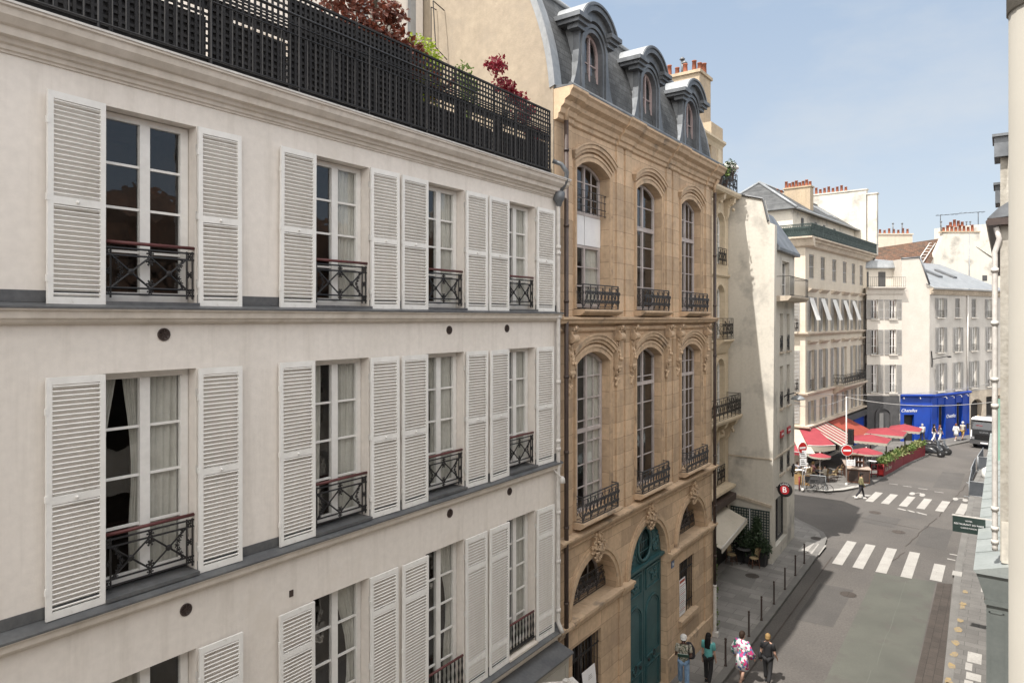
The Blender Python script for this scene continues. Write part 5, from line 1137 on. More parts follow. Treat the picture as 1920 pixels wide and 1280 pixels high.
def pattern(name, cols, scale):
    m = bpy.data.materials.new(name); m.use_nodes = True; nt = m.node_tree; b = nt.nodes['Principled BSDF']; b.inputs['Roughness'].default_value = .85
    tc = nt.nodes.new('ShaderNodeTexCoord'); v = nt.nodes.new('ShaderNodeTexVoronoi'); v.inputs['Scale'].default_value = scale; nt.links.new(tc.outputs['Object'], v.inputs[0])
    sp = nt.nodes.new('ShaderNodeSeparateColor'); nt.links.new(v.outputs['Color'], sp.inputs[0]); r = nt.nodes.new('ShaderNodeValToRGB'); r.color_ramp.interpolation = 'CONSTANT'
    e = r.color_ramp.elements; e[0].color = (*cols[0],1); e[1].position = 1/len(cols); e[1].color = (*cols[1],1)
    for i,c in enumerate(cols[2:],2): q = e.new(i/len(cols)); q.color = (*c,1)
    nt.links.new(sp.outputs[0], r.inputs[0]); nt.links.new(r.outputs[0], b.inputs['Base Color']); return m
CL['floral'] = pattern('floral_print',[(.70,.68,.68),(.55,.03,.14),(.62,.62,.66),(.05,.20,.17),(.68,.66,.68),(.48,.06,.22),(.12,.16,.34),(.70,.68,.66)],13)
CL['leaf'] = pattern('leaf_print',[(.5,.48,.42),(.11,.12,.09),(.42,.38,.3),(.22,.22,.17)],26)
def skin_mesh(nodes, edges, name, m, parent=None, sub=1):
    keys = list(nodes); me = bpy.data.meshes.new(name); me.from_pydata([nodes[k][0] for k in keys],[(keys.index(a),keys.index(b)) for a,b in edges],[])
    o = bpy.data.objects.new(name, me); COL.objects.link(o); md = o.modifiers.new('s','SKIN'); md.use_smooth_shade = True; md.branch_smoothing = .3
    for i,k in enumerate(keys):
        r = nodes[k][1]; d = me.skin_vertices[0].data[i]; d.radius = r if isinstance(r,tuple) else (r,r); d.use_root = (i == 0)
    if sub: sm = o.modifiers.new('u','SUBSURF'); sm.levels = sub; sm.render_levels = sub
    dg = bpy.context.evaluated_depsgraph_get(); m2 = bpy.data.meshes.new_from_object(o.evaluated_get(dg)); bpy.data.objects.remove(o)
    m2.materials.clear(); m2.materials.append(m); m2.polygons.foreach_set('use_smooth',[True]*len(m2.polygons)); return link(name, m2, parent)
def loft(mb, rings, n=14, mi=0, caps=True):
    vs = []
    for (x,y,z,rx,ry) in rings:
        for j in range(n): a = 2*pi*j/n; vs.append((x+rx*cos(a),y+ry*sin(a),z))
    k = len(rings); o = len(mb.v)
    mb.add(vs,[(i*n+j,i*n+(j+1)%n,(i+1)*n+(j+1)%n,(i+1)*n+j) for i in range(k-1) for j in range(n)],mi,True)
    if caps: mb.f += [[o+j for j in range(n)][::-1],[o+(k-1)*n+j for j in range(n)]]; mb.m += [mi]*2; mb.sm += [False]*2
def person(label, loc, yaw, h=1.7, skin='light', hair=('brown','short'), top=('white','tee'), bot=('navy','trousers'), shoe='black', stride=.25, arms=((.06,.0,.1),(.06,.0,.1)), hat=None, seat=False, fine=False, group=None, headtilt=0., collar=0):
    """local +y is the way the person faces; arms: (side swing, forward swing, elbow bend) for left and right"""
    k = h/1.70; T = thing('person',label,'person',loc,yaw,group); S = SK[skin]; V = Vector
    hip = .92 if not seat else .47
    pel = V((0,0,hip)); J = {}
    def leg(sx,ph):
        H = V((sx*.095,0,hip-.03))
        if seat: K = V((sx*.13,.43,.50)); A = V((sx*.13,.45,.09)); Tt = V((sx*.14,.60,.035))
        else:
            a = ph; K = H+V((sx*.01,sin(a)*.42,-cos(a)*.42)); b = a-(.35 if ph < 0 else .10); A = K+V((0,sin(b)*.42,-cos(b)*.42)); dz = .085
            A.z = max(A.z,dz); Tt = A+V((sx*.03,.16,-.05 if ph >= 0 else -.085)); Tt.z = max(Tt.z,.03)
        return H,K,A,Tt
    L = leg(-1,stride),leg(1,-stride)
    low = min(min(l[2].z for l in L)-.085,0) 
    ch = V((0,.0,hip+.40)); nk = V((0,.005,hip+.53)); hd = V((0,.02+headtilt*.06,hip+.66)); 
    N_ = {'p':(pel,(.125,.10)),'s':(V((0,.01,hip+.20)),(.105,.085)),'c':(ch,(.13,.095)),'n':(nk,.050),'h0':(hd-V((0,.0,.055)),(.062,.072)),'h1':(hd+V((0,.0,.03)),(.074,.09)),'h2':(hd+V((0,-.01,.09)),(.058,.07)),
          'nose':(hd+V((0,.098,-.012)),(.010,.014)),'chin':(hd+V((0,.065,-.09)),(.03,.026))}
    E = [('p','s'),('s','c'),('c','n'),('n','h0'),('h0','h1'),('h1','h2'),('h1','nose'),('h0','chin')]
    for sx,(H,K,A,Tt),q in ((-1,L[0],'l'),(1,L[1],'r')):
        N_['H'+q] = (H,.082); N_['K'+q] = (K,.054); N_['C'+q] = (K*.6+A*.4,.052); N_['A'+q] = (A,.036); N_['T'+q] = (Tt,(.036,.026))
        E += [('p','H'+q),('H'+q,'K'+q),('K'+q,'C'+q),('C'+q,'A'+q),('A'+q,'T'+q)]
    AR = []
    for sx,(sw,fw,eb),q in ((-1,arms[0],'l'),(1,arms[1],'r')):
        Sh = ch+V((sx*.165,-.005,.045)); d = V((sx*sin(sw)*cos(fw),sin(fw),-cos(sw)*cos(fw))).normalized(); El = Sh+d*.29
        ax = V((1,0,0)); d2 = Matrix.Rotation(eb,3,'X') @ d; inward = V((-sx*.30*min(1,abs(eb)),0,0)); d2 = (d2+inward).normalized(); W = El+d2*.25; Hn = W+d2*.085
        N_['S'+q] = (Sh,.060); N_['E'+q] = (El,.042); N_['W'+q] = (W,.027); N_['P'+q] = (Hn,(.036,.018))
        E += [('c','S'+q),('S'+q,'E'+q),('E'+q,'W'+q),('W'+q,'P'+q)]; AR.append((Sh,El,W,Hn,d2))
        if fine:
            side = V((0,1,0)) if abs(d2.y) < .8 else V((0,0,1)); side = (side-d2*side.dot(d2)).normalized(); crl = V((-sx,0,0)); crl = (crl-d2*crl.dot(d2)).normalized()
            for fi,(off,ln) in enumerate(((-.027,.062),(-.009,.075),(.009,.080),(.027,.070))):
                b0 = Hn+side*off+d2*.012; b1 = b0+d2*ln*.5+crl*.006; b2 = b1+d2*ln*.35+crl*ln*.35
                for nm,pp_,r in (('a',b0,.0088),('b',b1,.008),('c',b2,.007)): N_[f'f{fi}{nm}{q}'] = (pp_,r)
                E += [('P'+q,f'f{fi}a{q}'),(f'f{fi}a{q}',f'f{fi}b{q}'),(f'f{fi}b{q}',f'f{fi}c{q}')]
            t0 = W+d2*.045+side*.036; t1 = t0+side*.018+d2*.035+crl*.01
            N_['t0'+q] = (t0,.010); N_['t1'+q] = (t1,.008); E += [('P'+q,'t0'+q),('t0'+q,'t1'+q)]
    ks = lambda m_: m_
    body = skin_mesh(N_,E,'body',S,T)
    g = []
    # upper garment
    mb = MB(); kind = top[1]
    if kind in ('tee','shirt','vest'):
        zb = hip-.06; loft(mb,[(0,0,zb,.150,.118),(0,.005,hip+.10,.138,.108),(0,.01,hip+.25,.150,.115),(0,.0,hip+.38,.178,.118),(0,-.003,hip+.455,.165,.10),(0,0,hip+.50,.095,.078),(0,0,hip+.525,.060,.058)])
        for Sh,El,W,Hn,d2 in AR:
            e = {'tee':.62,'vest':.12}.get(kind); p1 = Sh+(El-Sh)*e if e else None
            if kind == 'shirt': mb.tube([Sh-(El-Sh)*.12,Sh,El,El+(W-El)*.92],[.075,.078,.058,.046],9)
            else: mb.tube([Sh-(El-Sh)*.15,Sh,p1],[.072,.078,.070 if kind == 'tee' else .07],9)
    elif kind == 'dress':
        zb = hip-.42; loft(mb,[(0,0,zb,.235,.20),(0,0,hip-.12,.205,.17),(0,.0,hip+.14,.150,.118),(0,.01,hip+.19,.135,.108),(0,.0,hip+.33,.178,.128),(0,-.003,hip+.455,.185,.11),(0,0,hip+.51,.10,.08),(0,0,hip+.53,.062,.058)])
        for Sh,El,W,Hn,d2 in AR: mb.tube([Sh-(El-Sh)*.12,Sh,El,El+(W-El)*.7],[.08,.095,.115,.13],9)
    mb.build('clothing_top',CL[top[0]],T)
    if bot and bot[1] in ('trousers','shorts','wide'):
        nn = {}; ee = []; nn['p'] = (pel+V((0,0,.02)),(.137,.112))
        for (H,K,A,Tt),q in ((L[0],'l'),(L[1],'r')):
            wd = bot[1] == 'wide'; nn['H'+q] = (H+V((0,0,-.02)),(.098,.10)); nn['K'+q] = (K,.078 if wd else .070); ee += [('p','H'+q),('H'+q,'K'+q)]
            if bot[1] != 'shorts': nn['A'+q] = (A+(K-A)*.06,.078 if wd else .056); ee += [('K'+q,'A'+q)]
        skin_mesh(nn,ee,'trousers',CL[bot[0]],T)
    for H,K,A,Tt in L:
        mb = MB(); d = (Tt-A); d.z = 0; d.normalize(); c = A+d*.055; loft(mb,[(c.x,c.y,max(0,c.z-.088),.046,.125),(c.x,c.y,max(.03,c.z-.06),.050,.128),(c.x,c.y-.02,c.z-.025,.042,.09),(A.x,A.y,A.z+.02,.045,.05)],10); mb.build('shoe',CL.get(shoe) or SK[skin],T)
    hm = HR[hair[0]]; mb = MB(); hc = hd+V((0,-.018,.035))
    mb.blob(hc,(.094,.108,.104),n=14,m=9,jit=.05); mb.blob(hc+V((0,-.03,-.05)),(.088,.085,.085),n=12,m=8,jit=.05)
    # keep the face clear: hair shell sits back; long hair falls behind
    if hair[1] == 'long': loft(mb,[(0,-.055,hip+.22,.075,.03),(0,-.075,hip+.32,.105,.045),(0,-.07,hip+.48,.11,.055),(0,-.05,hip+.62,.098,.07),(0,-.03,hip+.70,.09,.09)],12)
    if hair[1] == 'bun': mb.blob(hd+V((0,-.11,.06)),(.045,.045,.045))
    if hair[1] == 'bob': loft(mb,[(0,-.03,hd.z-.10,.09,.075),(0,-.03,hd.z-.02,.098,.085),(0,-.02,hd.z+.06,.085,.09)],12)
    mb.build('hair',hm,T)
    mb = MB(); mb.blob(hd+V((.031,.082,.012)),(.011,.008,.007),n=6,m=4); mb.build('eye',HR['black'],T); mb = MB(); mb.blob(hd+V((-.031,.082,.012)),(.011,.008,.007),n=6,m=4); mb.build('eye',HR['black'],T)
    mb = MB(); mb.blob(hd+V((0,.088,-.055)),(.024,.008,.006),n=6,m=4); mb.build('mouth',CL['pink'],T)
    for sx in (-1,1): mb = MB(); mb.blob(hd+V((sx*.083,-.005,.0)),(.012,.022,.032),n=8,m=5); mb.build('ear',S,T)
    if hat:
        mb = MB(); mb.lathe([(.104,.0),(.106,.03),(.09,.085),(.05,.115),(.0,.12)],(0,hd.y-.012,hd.z+.045),14); 
        loft(mb,[(0,hd.y+.085,hd.z+.040,.085,.085),(0,hd.y+.085,hd.z+.052,.083,.083)],14); mb.build('cap',CL[hat],T)
    T.scale = (k,k,k); return T,AR,hd,hip
PV = .13
# foreground walkers
T,AR,hd,hip = person('man in white cap, leaf print shirt and pale jeans reading a green folder',(-8.47,21.3,PV),pi+.35,1.78,'dark',('black','short'),('leaf','tee'),('jeans','wide'),'white',.16,((.25,.25,1.75),(.25,.25,1.85)),hat='white',fine=True,headtilt=.6)
F = thing('green_folder','dark green folder held open by the man in the white cap','folder',(-8.47,21.3,PV),pi+.35)
mb = MB(); R = Matrix.Rotation(.75,3,'X'); mb.obox((-.0,.36,1.27),(.36,.26,.02),R); mb.build('cover',mat('green_card',(.012,.07,.035),.5),F)
mb = MB(); mb.obox((.0,.355,1.278),(.33,.235,.022),R); mb.build('page_block',M['paper'],F)
B = thing('black_backpack','black backpack slung behind the man in the white cap','backpack',(-8.47,21.3,PV),pi+.35)
mb = MB(); loft(mb,[(-.20,-.17,.98,.14,.09),(-.21,-.18,1.05,.16,.12),(-.20,-.18,1.3,.15,.11),(-.16,-.16,1.48,.09,.06)],12); mb.build('bag_body',CL['navy'],B)
mb = MB(); mb.tube([(-.16,-.15,1.46),(-.17,.02,1.52),(-.17,.14,1.40),(-.17,.13,1.2),(-.17,-.08,1.02)],.016,5); mb.build('strap',CL['black'],B)
person('woman with long black hair, turquoise top and black trousers walking away',(-7.95,22.15,PV),-.05,1.66,'light',('black','long'),('turq','tee'),('black','wide'),'black',.14,((.10,-.05,.12),(.12,.1,.15)),fine=True)
person('woman in a white, red and green floral dress stepping off the kerb',(-7.12,23.05,0),-.25,1.74,'light',('brown','short'),('floral','dress'),None,'tan',.20,((.34,-.1,.5),(.34,.1,.5)),fine=True)
person('woman with blond hair, black tee and black trousers on the roadway',(-6.42,23.55,0),-.05,1.66,'light',('blond','short'),('black','tee'),('black','wide'),'black',.20,((.18,-.1,.3),(.30,-.1,.8)),fine=True)
B = thing('black_shoulder_bag','small black bag on a strap at the left hip of the blond woman','bag',(-6.42,23.55,0),-.05)
mb = MB(); loft(mb,[(-.24,.0,.78,.06,.10),(-.25,.0,.86,.075,.13),(-.25,0,.98,.065,.11),(-.24,0,1.02,.04,.08)],10); mb.build('bag_body',CL['black'],B)
mb = MB(); mb.tube([(-.23,.02,1.0),(-.18,-.15,1.18),(-.02,-.14,1.36),(.08,-.06,1.44)],.010,5); mb.tube([(-.23,.05,1.0),(-.15,.14,1.2),(.0,.13,1.36),(.08,.0,1.44)],.010,5); mb.build('strap',CL['black'],B)
person('man in olive shirt and dark trousers crossing at the far zebra',(-7.85,51.3,0),-1.25,1.76,'tan',('black','short'),('olive','shirt'),('navy','trousers'),'white',.28,((.1,-.25,.2),(.1,.2,.25)))
# walkers by the blue shop
for lab,x,y,yaw,h,hr,tp,bt,hat in (
    ('man in a loose white shirt seen from behind by the blue door',-6.5,77.6,.3,1.8,('grey','short'),('white','shirt'),('navy','trousers'),None),
    ('person in black vest and white trousers left of the blue shop corner',-5.55,78.1,-1.0,1.78,('black','short'),('black','vest'),('white','wide'),None),
    ('woman with auburn hair close behind the person in the black vest',-5.1,78.6,-.9,1.66,('red','long'),('grey','tee'),('white','wide'),None),
    ('woman in a white dress walking before the blue shop window',-3.85,80.3,-.6,1.72,('red','bob'),('white','dress'),None,None),
    ('person in white cap, pale top and yellow shorts by the blue shop',-3.35,81.3,-.5,1.8,('grey','short'),('cream','tee'),('yellow','shorts'),'white'),
    ('person in white with a pale hat just left of the truck',-2.25,84.0,2.6,1.8,('brown','short'),('white','shirt'),('cream','trousers'),'white')):
    person(lab,(x,y,PV),yaw,h,'light' if 'cap' not in lab else 'tan',hr,tp,bt,'black' if bt else 'white',.22,((.12,-.2,.3),(.12,.2,.3)),hat)

# ================================================================ street furniture
mb = MB(); mb.lathe([(.055,0),(.055,.04),(.036,.06),(.034,.80),(.042,.82),(.042,.86),(.030,.87),(.030,.90),(.046,.93),(.040,.97),(.0,.985)],n=12); bme = mb.mesh('bollard',M['brown'])
BL = [(-7.86,23.6),(-7.87,26.3),(-7.88,28.0),(-7.9,29.9),(-7.93,31.8),(-7.96,33.8),(-8.0,35.75)]
NM = ['next to the floral dress','half hidden behind the floral dress','third from the foreground walkers','fourth from the foreground walkers','third from the pavement corner','second from the pavement corner','closest to the pavement zebra at the corner']
for (x,y),n in zip(BL,NM): o = link('bollard',bme,None,(x,y,PV)); tag(o,'slim dark iron bollard at the kerb, '+n,'bollard','bollards along the left kerb')
def pole(lab,loc,h,r=.045):
    t = thing('sign_post',lab,'sign post',loc); mb = MB(); mb.tube([(0,0,0),(0,0,h)],r,10); mb.lathe([(.09,0),(.09,.12),(.05,.16)],n=10); mb.build('post',M['wpipe'],t); return t
def noentry(t,z,yaw,x=0,y=-.06):
    mb = MB(); mb.lathe([(.40,-.012),(.405,0),(.40,.012)],n=28,axis='y'); d = mb.build('no_entry_disc',M['paper'],t,(x,y,z)); d.rotation_euler = (0,0,yaw)
    mb = MB(); mb.lathe([(.372,-.018),(.374,-.013)],n=28,axis='y'); mb.build('red_face',M['signred'],d); mb = MB(); mb.box(-.27,.27,-.024,-.0185,-.062,.062); mb.build('white_bar',M['paper'],d)
    return d
M['signred'] = mat('traffic_sign_red',(.55,.02,.02),.4,(.5,.02,.02))
t = pole('tall grey pole with no entry sign, white plate and traffic light by the kiosk',(-9.3,54.4,PV),6.4)
noentry(t,2.52,.55,.06,-.07)
mb = MB(); mb.box(-.02,.58,-.09,-.075,1.42,1.86); p = mb.build('street_plate',M['paper'],t); p.rotation_euler = (0,0,.5)
for i,tx in enumerate(('SAUF','VELOS')): q = text_mesh(tx,.17,M['greyp'],'plate_text',p,extrude=.002); q.location = (.28,-.093,1.74-.2*i); q.rotation_euler = (pi/2,0,0)
mb = MB(); mb.box(.08,.42,.0,.25,2.95,4.0); mb.box(.04,.46,.25,.27,2.9,4.05)
tl = mb.build('traffic_light',M['iron'],t)
for z in (3.15,3.45,3.75): mb = MB(); mb.lathe([(.11,.29),(.11,.28)],(.25,0,z),12,axis='y'); mb.build('light_lens',M['glassd'],tl)
t = pole('short pole with a turned no entry sign and two plates by the bicycles',(-11.5,50.9,PV),3.6)
noentry(t,3.0,1.0,0,-.07)
for z,h in ((2.32,.5),(1.75,.5)):
    mb = MB(); mb.box(-.24,.24,-.09,-.07,z,z+h); p = mb.build('street_plate',M['paper'],t); p.rotation_euler = (0,0,.7)
    mb = MB(); 
    for i in range(3): mb.box(-.18,.16-.06*i,-.094,-.0905,z+.1+.12*i,z+.15+.12*i)
    mb.build('plate_text',M['gdark'],p)
def rod(name,lab,cat,pts,r,m,g=None): mb = MB(); mb.tube(pts,r,5); o = mb.build(name,m); return tag(o,lab,cat,g)
def sag(a,b,d,n=14): a,b = Vector(a),Vector(b); return [a+(b-a)*i/n-Vector((0,0,d*4*(i/n)*(1-i/n))) for i in range(n+1)]
M['cable'] = mat('pale_cable',(.42,.41,.40),.6)
rod('overhead_cable','upper pale cable strung from the tall pole across the street','cable',sag((-9.3,54.4,6.5),(-.15,51.5,7.15),.45),.022,M['cable'])
rod('overhead_cable','lower pale cable strung from the ashlar block past the blue shop','cable',sag((-12.7,60.2,6.0),(-1.3,89.5,5.2),.5),.026,M['cable'])
rod('overhead_cable','thin cable running from the white corner building to the tall pole','cable',sag((-9.5,39.8,7.4),(-9.3,54.4,6.45),.3),.014,M['cable'])
# green hanging sign on the right
t = thing('green_hanging_sign','dark green restaurant sign board hanging out from the right hand building','sign',(-.55,30.0,0))
mb = MB(); mb.box(-1.0,.0,-.03,.03,4.36,4.93); mb.build('board',mat('dark_green_board',(.025,.045,.04),.4),t)
mb = MB(); mb.box(-1.02,.35,-.02,.02,4.94,4.98); mb.build('bracket',M['wpipe'],t)
for tx,z,s in (('HOTEL',4.80,.07),('RESTAURANT DU PARIS',4.67,.085),('CUISINE MAISON',4.54,.065)): q = text_mesh(tx,s,M['paper'],'sign_text',t,extrude=.002); q.location = (-.5,-.034,z); q.rotation_euler = (pi/2,0,0)
t = thing('green_banner','narrow pale green banner hanging beside the right hand downpipe','banner',(-.28,44,0)); mb = MB(); mb.box(-.2,.15,-.02,.02,4.7,8.0); mb.build('cloth',mat('pale_green_cloth',(.30,.50,.42),.7),t); mb = MB(); mb.tube([(-.2,0,8.02),(.25,0,8.02)],.02,5); mb.build('rod',M['iron'],t)
# construction barriers
M['fence'] = mat('grey_mesh_barrier',(.115,.125,.14),.6,(.09,.10,.115),3,.15,60)
def barrier(lab,x,y,yaw,w,h=1.1):
    t = thing('construction_barrier',lab,'barrier',(x,y,.0),yaw,'grey barriers round the road works')
    mb = MB()
    for z in (.12,h): mb.tube([(0,0,z),(w,0,z)],.028,6)
    for q in (0,w): mb.tube([(q,0,.02),(q,0,h)],.028,6); mb.box(q-.04,q+.04,-.3,.3,.0,.03)
    mb.build('frame',M['zincl'],t); mb = MB()
    n = int(w/.09)
    for i in range(1,n): mb.box(w*i/n-.02,w*i/n+.02,-.006,.006,.14,h-.02)
    for i in range(1,10): mb.box(.02,w-.02,.007,.013,.12+(h-.14)*i/10-.012,.12+(h-.14)*i/10+.012)
    mb.build('mesh_infill',M['fence'],t); mb = MB(); mb.box(.03,w-.03,.02,.03,.16,h-.05); mb.build('windbreak_sheet',M['fence'],t)
barrier('grey mesh barrier end panel nearest to us on the right of the road',-1.95,56.1,.04,1.5)
barrier('long grey mesh barrier along the road behind the nearest end panel',-1.95,56.2,pi/2,4.6)
barrier('long grey mesh barrier continuing toward the truck',-2.0,61.0,pi/2-.03,4.6)
barrier('grey mesh barrier crossing panel halfway down the road works',-1.7,66.2,.05,1.5,1.15)
barrier('grey mesh barrier along the road closest to the truck',-1.75,66.3,pi/2-.06,4.8,1.15)
t = thing('white_rubble_sack','white rubble sack standing inside the road works barriers','sack',(-.95,63.2,0)); mb = MB(); loft(mb,[(0,0,0,.42,.42),(0,0,.3,.5,.48),(0,0,.75,.44,.44),(.03,0,.9,.25,.25)],10); mb.build('bag',M['blind'],t); mb = MB(); mb.tube([(-.2,0,.85),(-.1,0,1.1),(.1,0,1.1),(.2,0,.85)],.025,5); mb.build('loop',M['blind'],t)
t = thing('pale_board_stack','stack of pale boards lying inside the nearest barriers','boards',(-1.2,57.9,0)); 
for i in range(3): mb = MB(); mb.box(-.5+.03*i,.5,-.9,.8-.05*i,.05+.09*i,.13+.09*i); mb.build('board',M['blind'],t)

# ================================================================ the red cafe
M['cafe'] = mat('cafe_red_canvas',(.36,.055,.07),.8,(.31,.045,.06),2,.05,12,transl=.25)
M['cafeo'] = mat('orange_red_canvas',(.37,.075,.045),.8,(.31,.055,.035),2,.05,12,transl=.25)
M['creamc'] = mat('cream_canvas',(.52,.475,.40),.85,(.47,.43,.36),2,.04,10,transl=.25)
M['planter'] = mat('dark_red_panel',(.20,.012,.02),.55,(.16,.012,.018),2,.08,10)
M['wood'] = mat('brown_wood',(.16,.07,.04),.6,(.11,.05,.03),3,.15,14)
M['rattan'] = mat('pale_rattan',(.42,.33,.19),.7,(.34,.25,.14),8,.15,40)
def awning_strip(mb,a,b,c,d,mi,n=1,th=.02):   # quad a,b (wall) c,d (front), with thickness
    a,b,c,d = map(Vector,(a,b,c,d)); e = Vector((0,0,-th)); mb.add([a,b,c,d,a+e,b+e,c+e,d+e],[(0,1,2,3),(7,6,5,4),(0,4,5,1),(2,6,7,3),(1,5,6,2),(0,3,7,4)],mi)
def striped(lab,wall0,wall1,front0,front1,n,mats,val=.3,cat='awning',solid=False):
    t = thing('cafe_awning',lab,cat,(0,0,0)); w0,w1,f0,f1 = map(Vector,(wall0,wall1,front0,front1)); mb = MB(); vb = MB(); L = lambda p,q,u: p+(q-p)*u
    for i in range(n):
        u,v = i/n,(i+1)/n; awning_strip(mb,L(w0,w1,u),L(w0,w1,v),L(f0,f1,v),L(f0,f1,u),i % len(mats))
    m = n*3 if not solid else 14
    for i in range(m):
        u,v = i/m,(i+1)/m; p,q = L(f0,f1,u),L(f0,f1,v); mid = (p+q)/2; z1 = Vector((0,0,-val)); z2 = Vector((0,0,-val*.72)); vb.add([p,q,q+z2,mid+z1,p+z2],[(0,1,2,3,4)],(i*n//m) % len(mats) if not solid else 0)
    mb.build('canvas',mats,t); vb.build('valance',([M['creamc']] if solid else mats),t)
    rb = MB(); rb.tube([f0,f1],.03,6); 
    for u in (.06,.94): rb.tube([L(w0,w1,u)-Vector((0,0,.5)),L(f0,f1,u)],.02,5)
    rb.build('arm_frame',M['wpipe'],t); return t
RC = [M['creamc'],M['cafe']]
striped('cream and red striped awning on the side wall left of the cafe corner',(-17,58,3.4),(-13.4,57.95,3.4),(-16.6,54.5,2.15),(-11.4,54.5,2.1),9,[M['cafe'],M['creamc'],M['creamc']],.28)
W = lambda s,y,z: (-12.9+.0872*s-.9962*y,58+.9962*s+.0872*y,z)
striped('red and white striped awning to the right of the cafe corner',W(.4,-.3,3.45),W(4.6,-.3,3.45),W(.2,-2.6,2.3),W(4.6,-2.6,2.3),11,[M['creamc'],M['cafe']],.3)
striped('plain orange red awning farther along the cafe front',W(4.8,-.3,3.45),W(9.4,-.3,3.45),W(4.8,-2.7,2.35),W(9.4,-2.7,2.35),4,[M['cafeo']],.4)
t = thing('cafe_awning','rounded red corner awning with a deep cream valance over the cafe door','awning',(0,0,0))
mb = MB(); vb = MB(); n = 10; out = [(-12.15+1.7*u,55.35+1.3*u*u+.05,2.55-.0*u) for u in [i/n for i in range(n+1)]]; inn = [(-13.4+1.2*i/n,58.0+.35*i/n,3.46) for i in range(n+1)]
for i in range(n): awning_strip(mb,inn[i],inn[i+1],out[i+1],out[i],0); vb.add([out[i],out[i+1],(out[i+1][0],out[i+1][1],2.20-.12*sin(pi*(i+1)/n)),(out[i][0],out[i][1],2.20-.12*sin(pi*i/n))],[(0,1,2,3)])
awning_strip(mb,inn[0],out[0],(out[0][0],out[0][1],2.4),(inn[0][0],inn[0][1],3.3),0); mb.build('canvas',M['cafe'],t); vb.build('valance',M['creamc'],t); mb = MB(); mb.tube(out,.03,6); mb.build('front_bar',M['wpipe'],t)
def parasol(lab,x,y,z0,r,zt,square=False,val=.14):
    t = thing('cafe_parasol',lab,'parasol',(x,y,z0)); n = 4 if square else 20; a0 = pi/4 if square else 0; R = r*(1.414 if square else 1); dz = .42 if square else r*.3
    mb = MB(); P = [(R*cos(a0+2*pi*i/n),R*sin(a0+2*pi*i/n),zt-dz) for i in range(n)]; mb.add([(0,0,zt)]+P+[(0,0,zt-.02)]+[(a,b,c-.02) for a,b,c in P],[(0,1+i,1+(i+1)%n) for i in range(n)]+[(n+1,n+2+(i+1)%n,n+2+i) for i in range(n)],0); mb.build('canopy',M['cafe'],t)
    vb = MB(); 
    for i in range(n):
        p,q = Vector(P[i]),Vector(P[(i+1)%n]); k = 8 if square else 2
        for j in range(k): u,v = p+(q-p)*j/k,p+(q-p)*(j+1)/k; vb.add([u,v,v-Vector((0,0,val*.75)),(u+v)/2-Vector((0,0,val)),u-Vector((0,0,val*.75))],[(0,1,2,3,4)])
    vb.build('valance',M['creamc'],t)
    mb = MB(); mb.tube([(0,0,.05),(0,0,zt+.06)],.028 if not square else .05,8); mb.lathe([(.28,0),(.28,.05),(.05,.08)],n=12); mb.build('pole',M['wpipe'] if not square else M['brown'],t)
    rb = MB()
    for i in range(n if square else 8): a = a0+2*pi*i/(n if square else 8); rb.tube([(0,0,zt-.06),(R*.97*cos(a),R*.97*sin(a),zt-dz-.03)],.014,4)
    rb.build('rib',M['wood'],t); return t
G5 = 'red cafe parasols'
parasol('small round red parasol with cream fringe left of the tall pole',-11.0,54.0,PV,.75,2.2)
parasol('round red parasol with cream fringe over the brown kiosk',-8.45,57.4,PV,1.12,2.35)
parasol('square red parasol nearest the kiosk over the planter terrace',-8.75,61.6,PV,1.35,2.75,True,.22)
parasol('middle square red parasol over the planter terrace',-8.1,65.4,PV,1.4,2.85,True,.22)
parasol('square red parasol at the far end of the planter terrace',-7.2,70.0,PV,1.25,2.65,True,.22)
# plants
M['leafg'] = mat('bright_green_leaf',(.17,.24,.06),.6,(.10,.16,.045),9,.1,30,transl=.35)
M['leafp'] = mat('pale_frond',(.33,.34,.15),.6,(.24,.27,.10),9,.1,30,transl=.3)
M['leafd'] = mat('dark_green_leaf',(.06,.10,.045),.45,(.035,.06,.03),9,.1,30,transl=.2)
M['leafy'] = mat('yellow_green_leaf',(.36,.44,.04),.55,(.24,.34,.03),9,.1,30,transl=.4)
M['leafr'] = mat('dark_red_leaf',(.21,.055,.03),.5,(.085,.03,.02),14,.1,30,transl=.35)
M['leafm'] = mat('crimson_leaf',(.24,.012,.03),.5,(.15,.01,.02),9,.1,30,transl=.35)
M['bark'] = mat('brown_bark',(.09,.065,.045),.9)
M['flower'] = mat('red_petals',(.55,.03,.06),.6)
def leaves(mb,c,r,n,size,mi=0,droop=0):
    for _ in range(n):
        a = random.uniform(0,2*pi); u = random.uniform(-1,1); q = random.random()**.45
        p = (c[0]+r[0]*q*sqrt(1-u*u)*cos(a),c[1]+r[1]*q*sqrt(1-u*u)*sin(a),c[2]+r[2]*q*u); mb.leaf(p,size,mi,droop)
def planter_run(lab,a,b,text=None):
    a,b = Vector((*a,0)),Vector((*b,0)); L = (b-a).length; yaw = atan2((b-a).y,(b-a).x)
    t = thing('planter_screen',lab,'planter',(a.x,a.y,0),yaw,'dark red planters round the cafe terrace')
    mb = MB(); mb.box(.02,L-.02,0,.42,.14,.98); mb.build('box',M['planter'],t)
    mb = MB(); mb.box(.02,L-.02,-.02,.44,.985,1.02); mb.build('rim',M['planter'],t)
    for x in (.12,L-.18): mb = MB(); mb.box(x,x+.06,.1,.32,0,.14); mb.build('foot',M['iron'],t)
    if text: q = text_mesh(text,.42,M['creamc'],'lettering',t,shear=.15); q.location = (L/2,-.012,.58); q.rotation_euler = (pi/2,0,0)
    return t,L,yaw
pl_ = [(-7.5,58.9),(-7.12,61.4),(-6.75,64.4),(-6.25,67.3),(-5.65,70.1)]
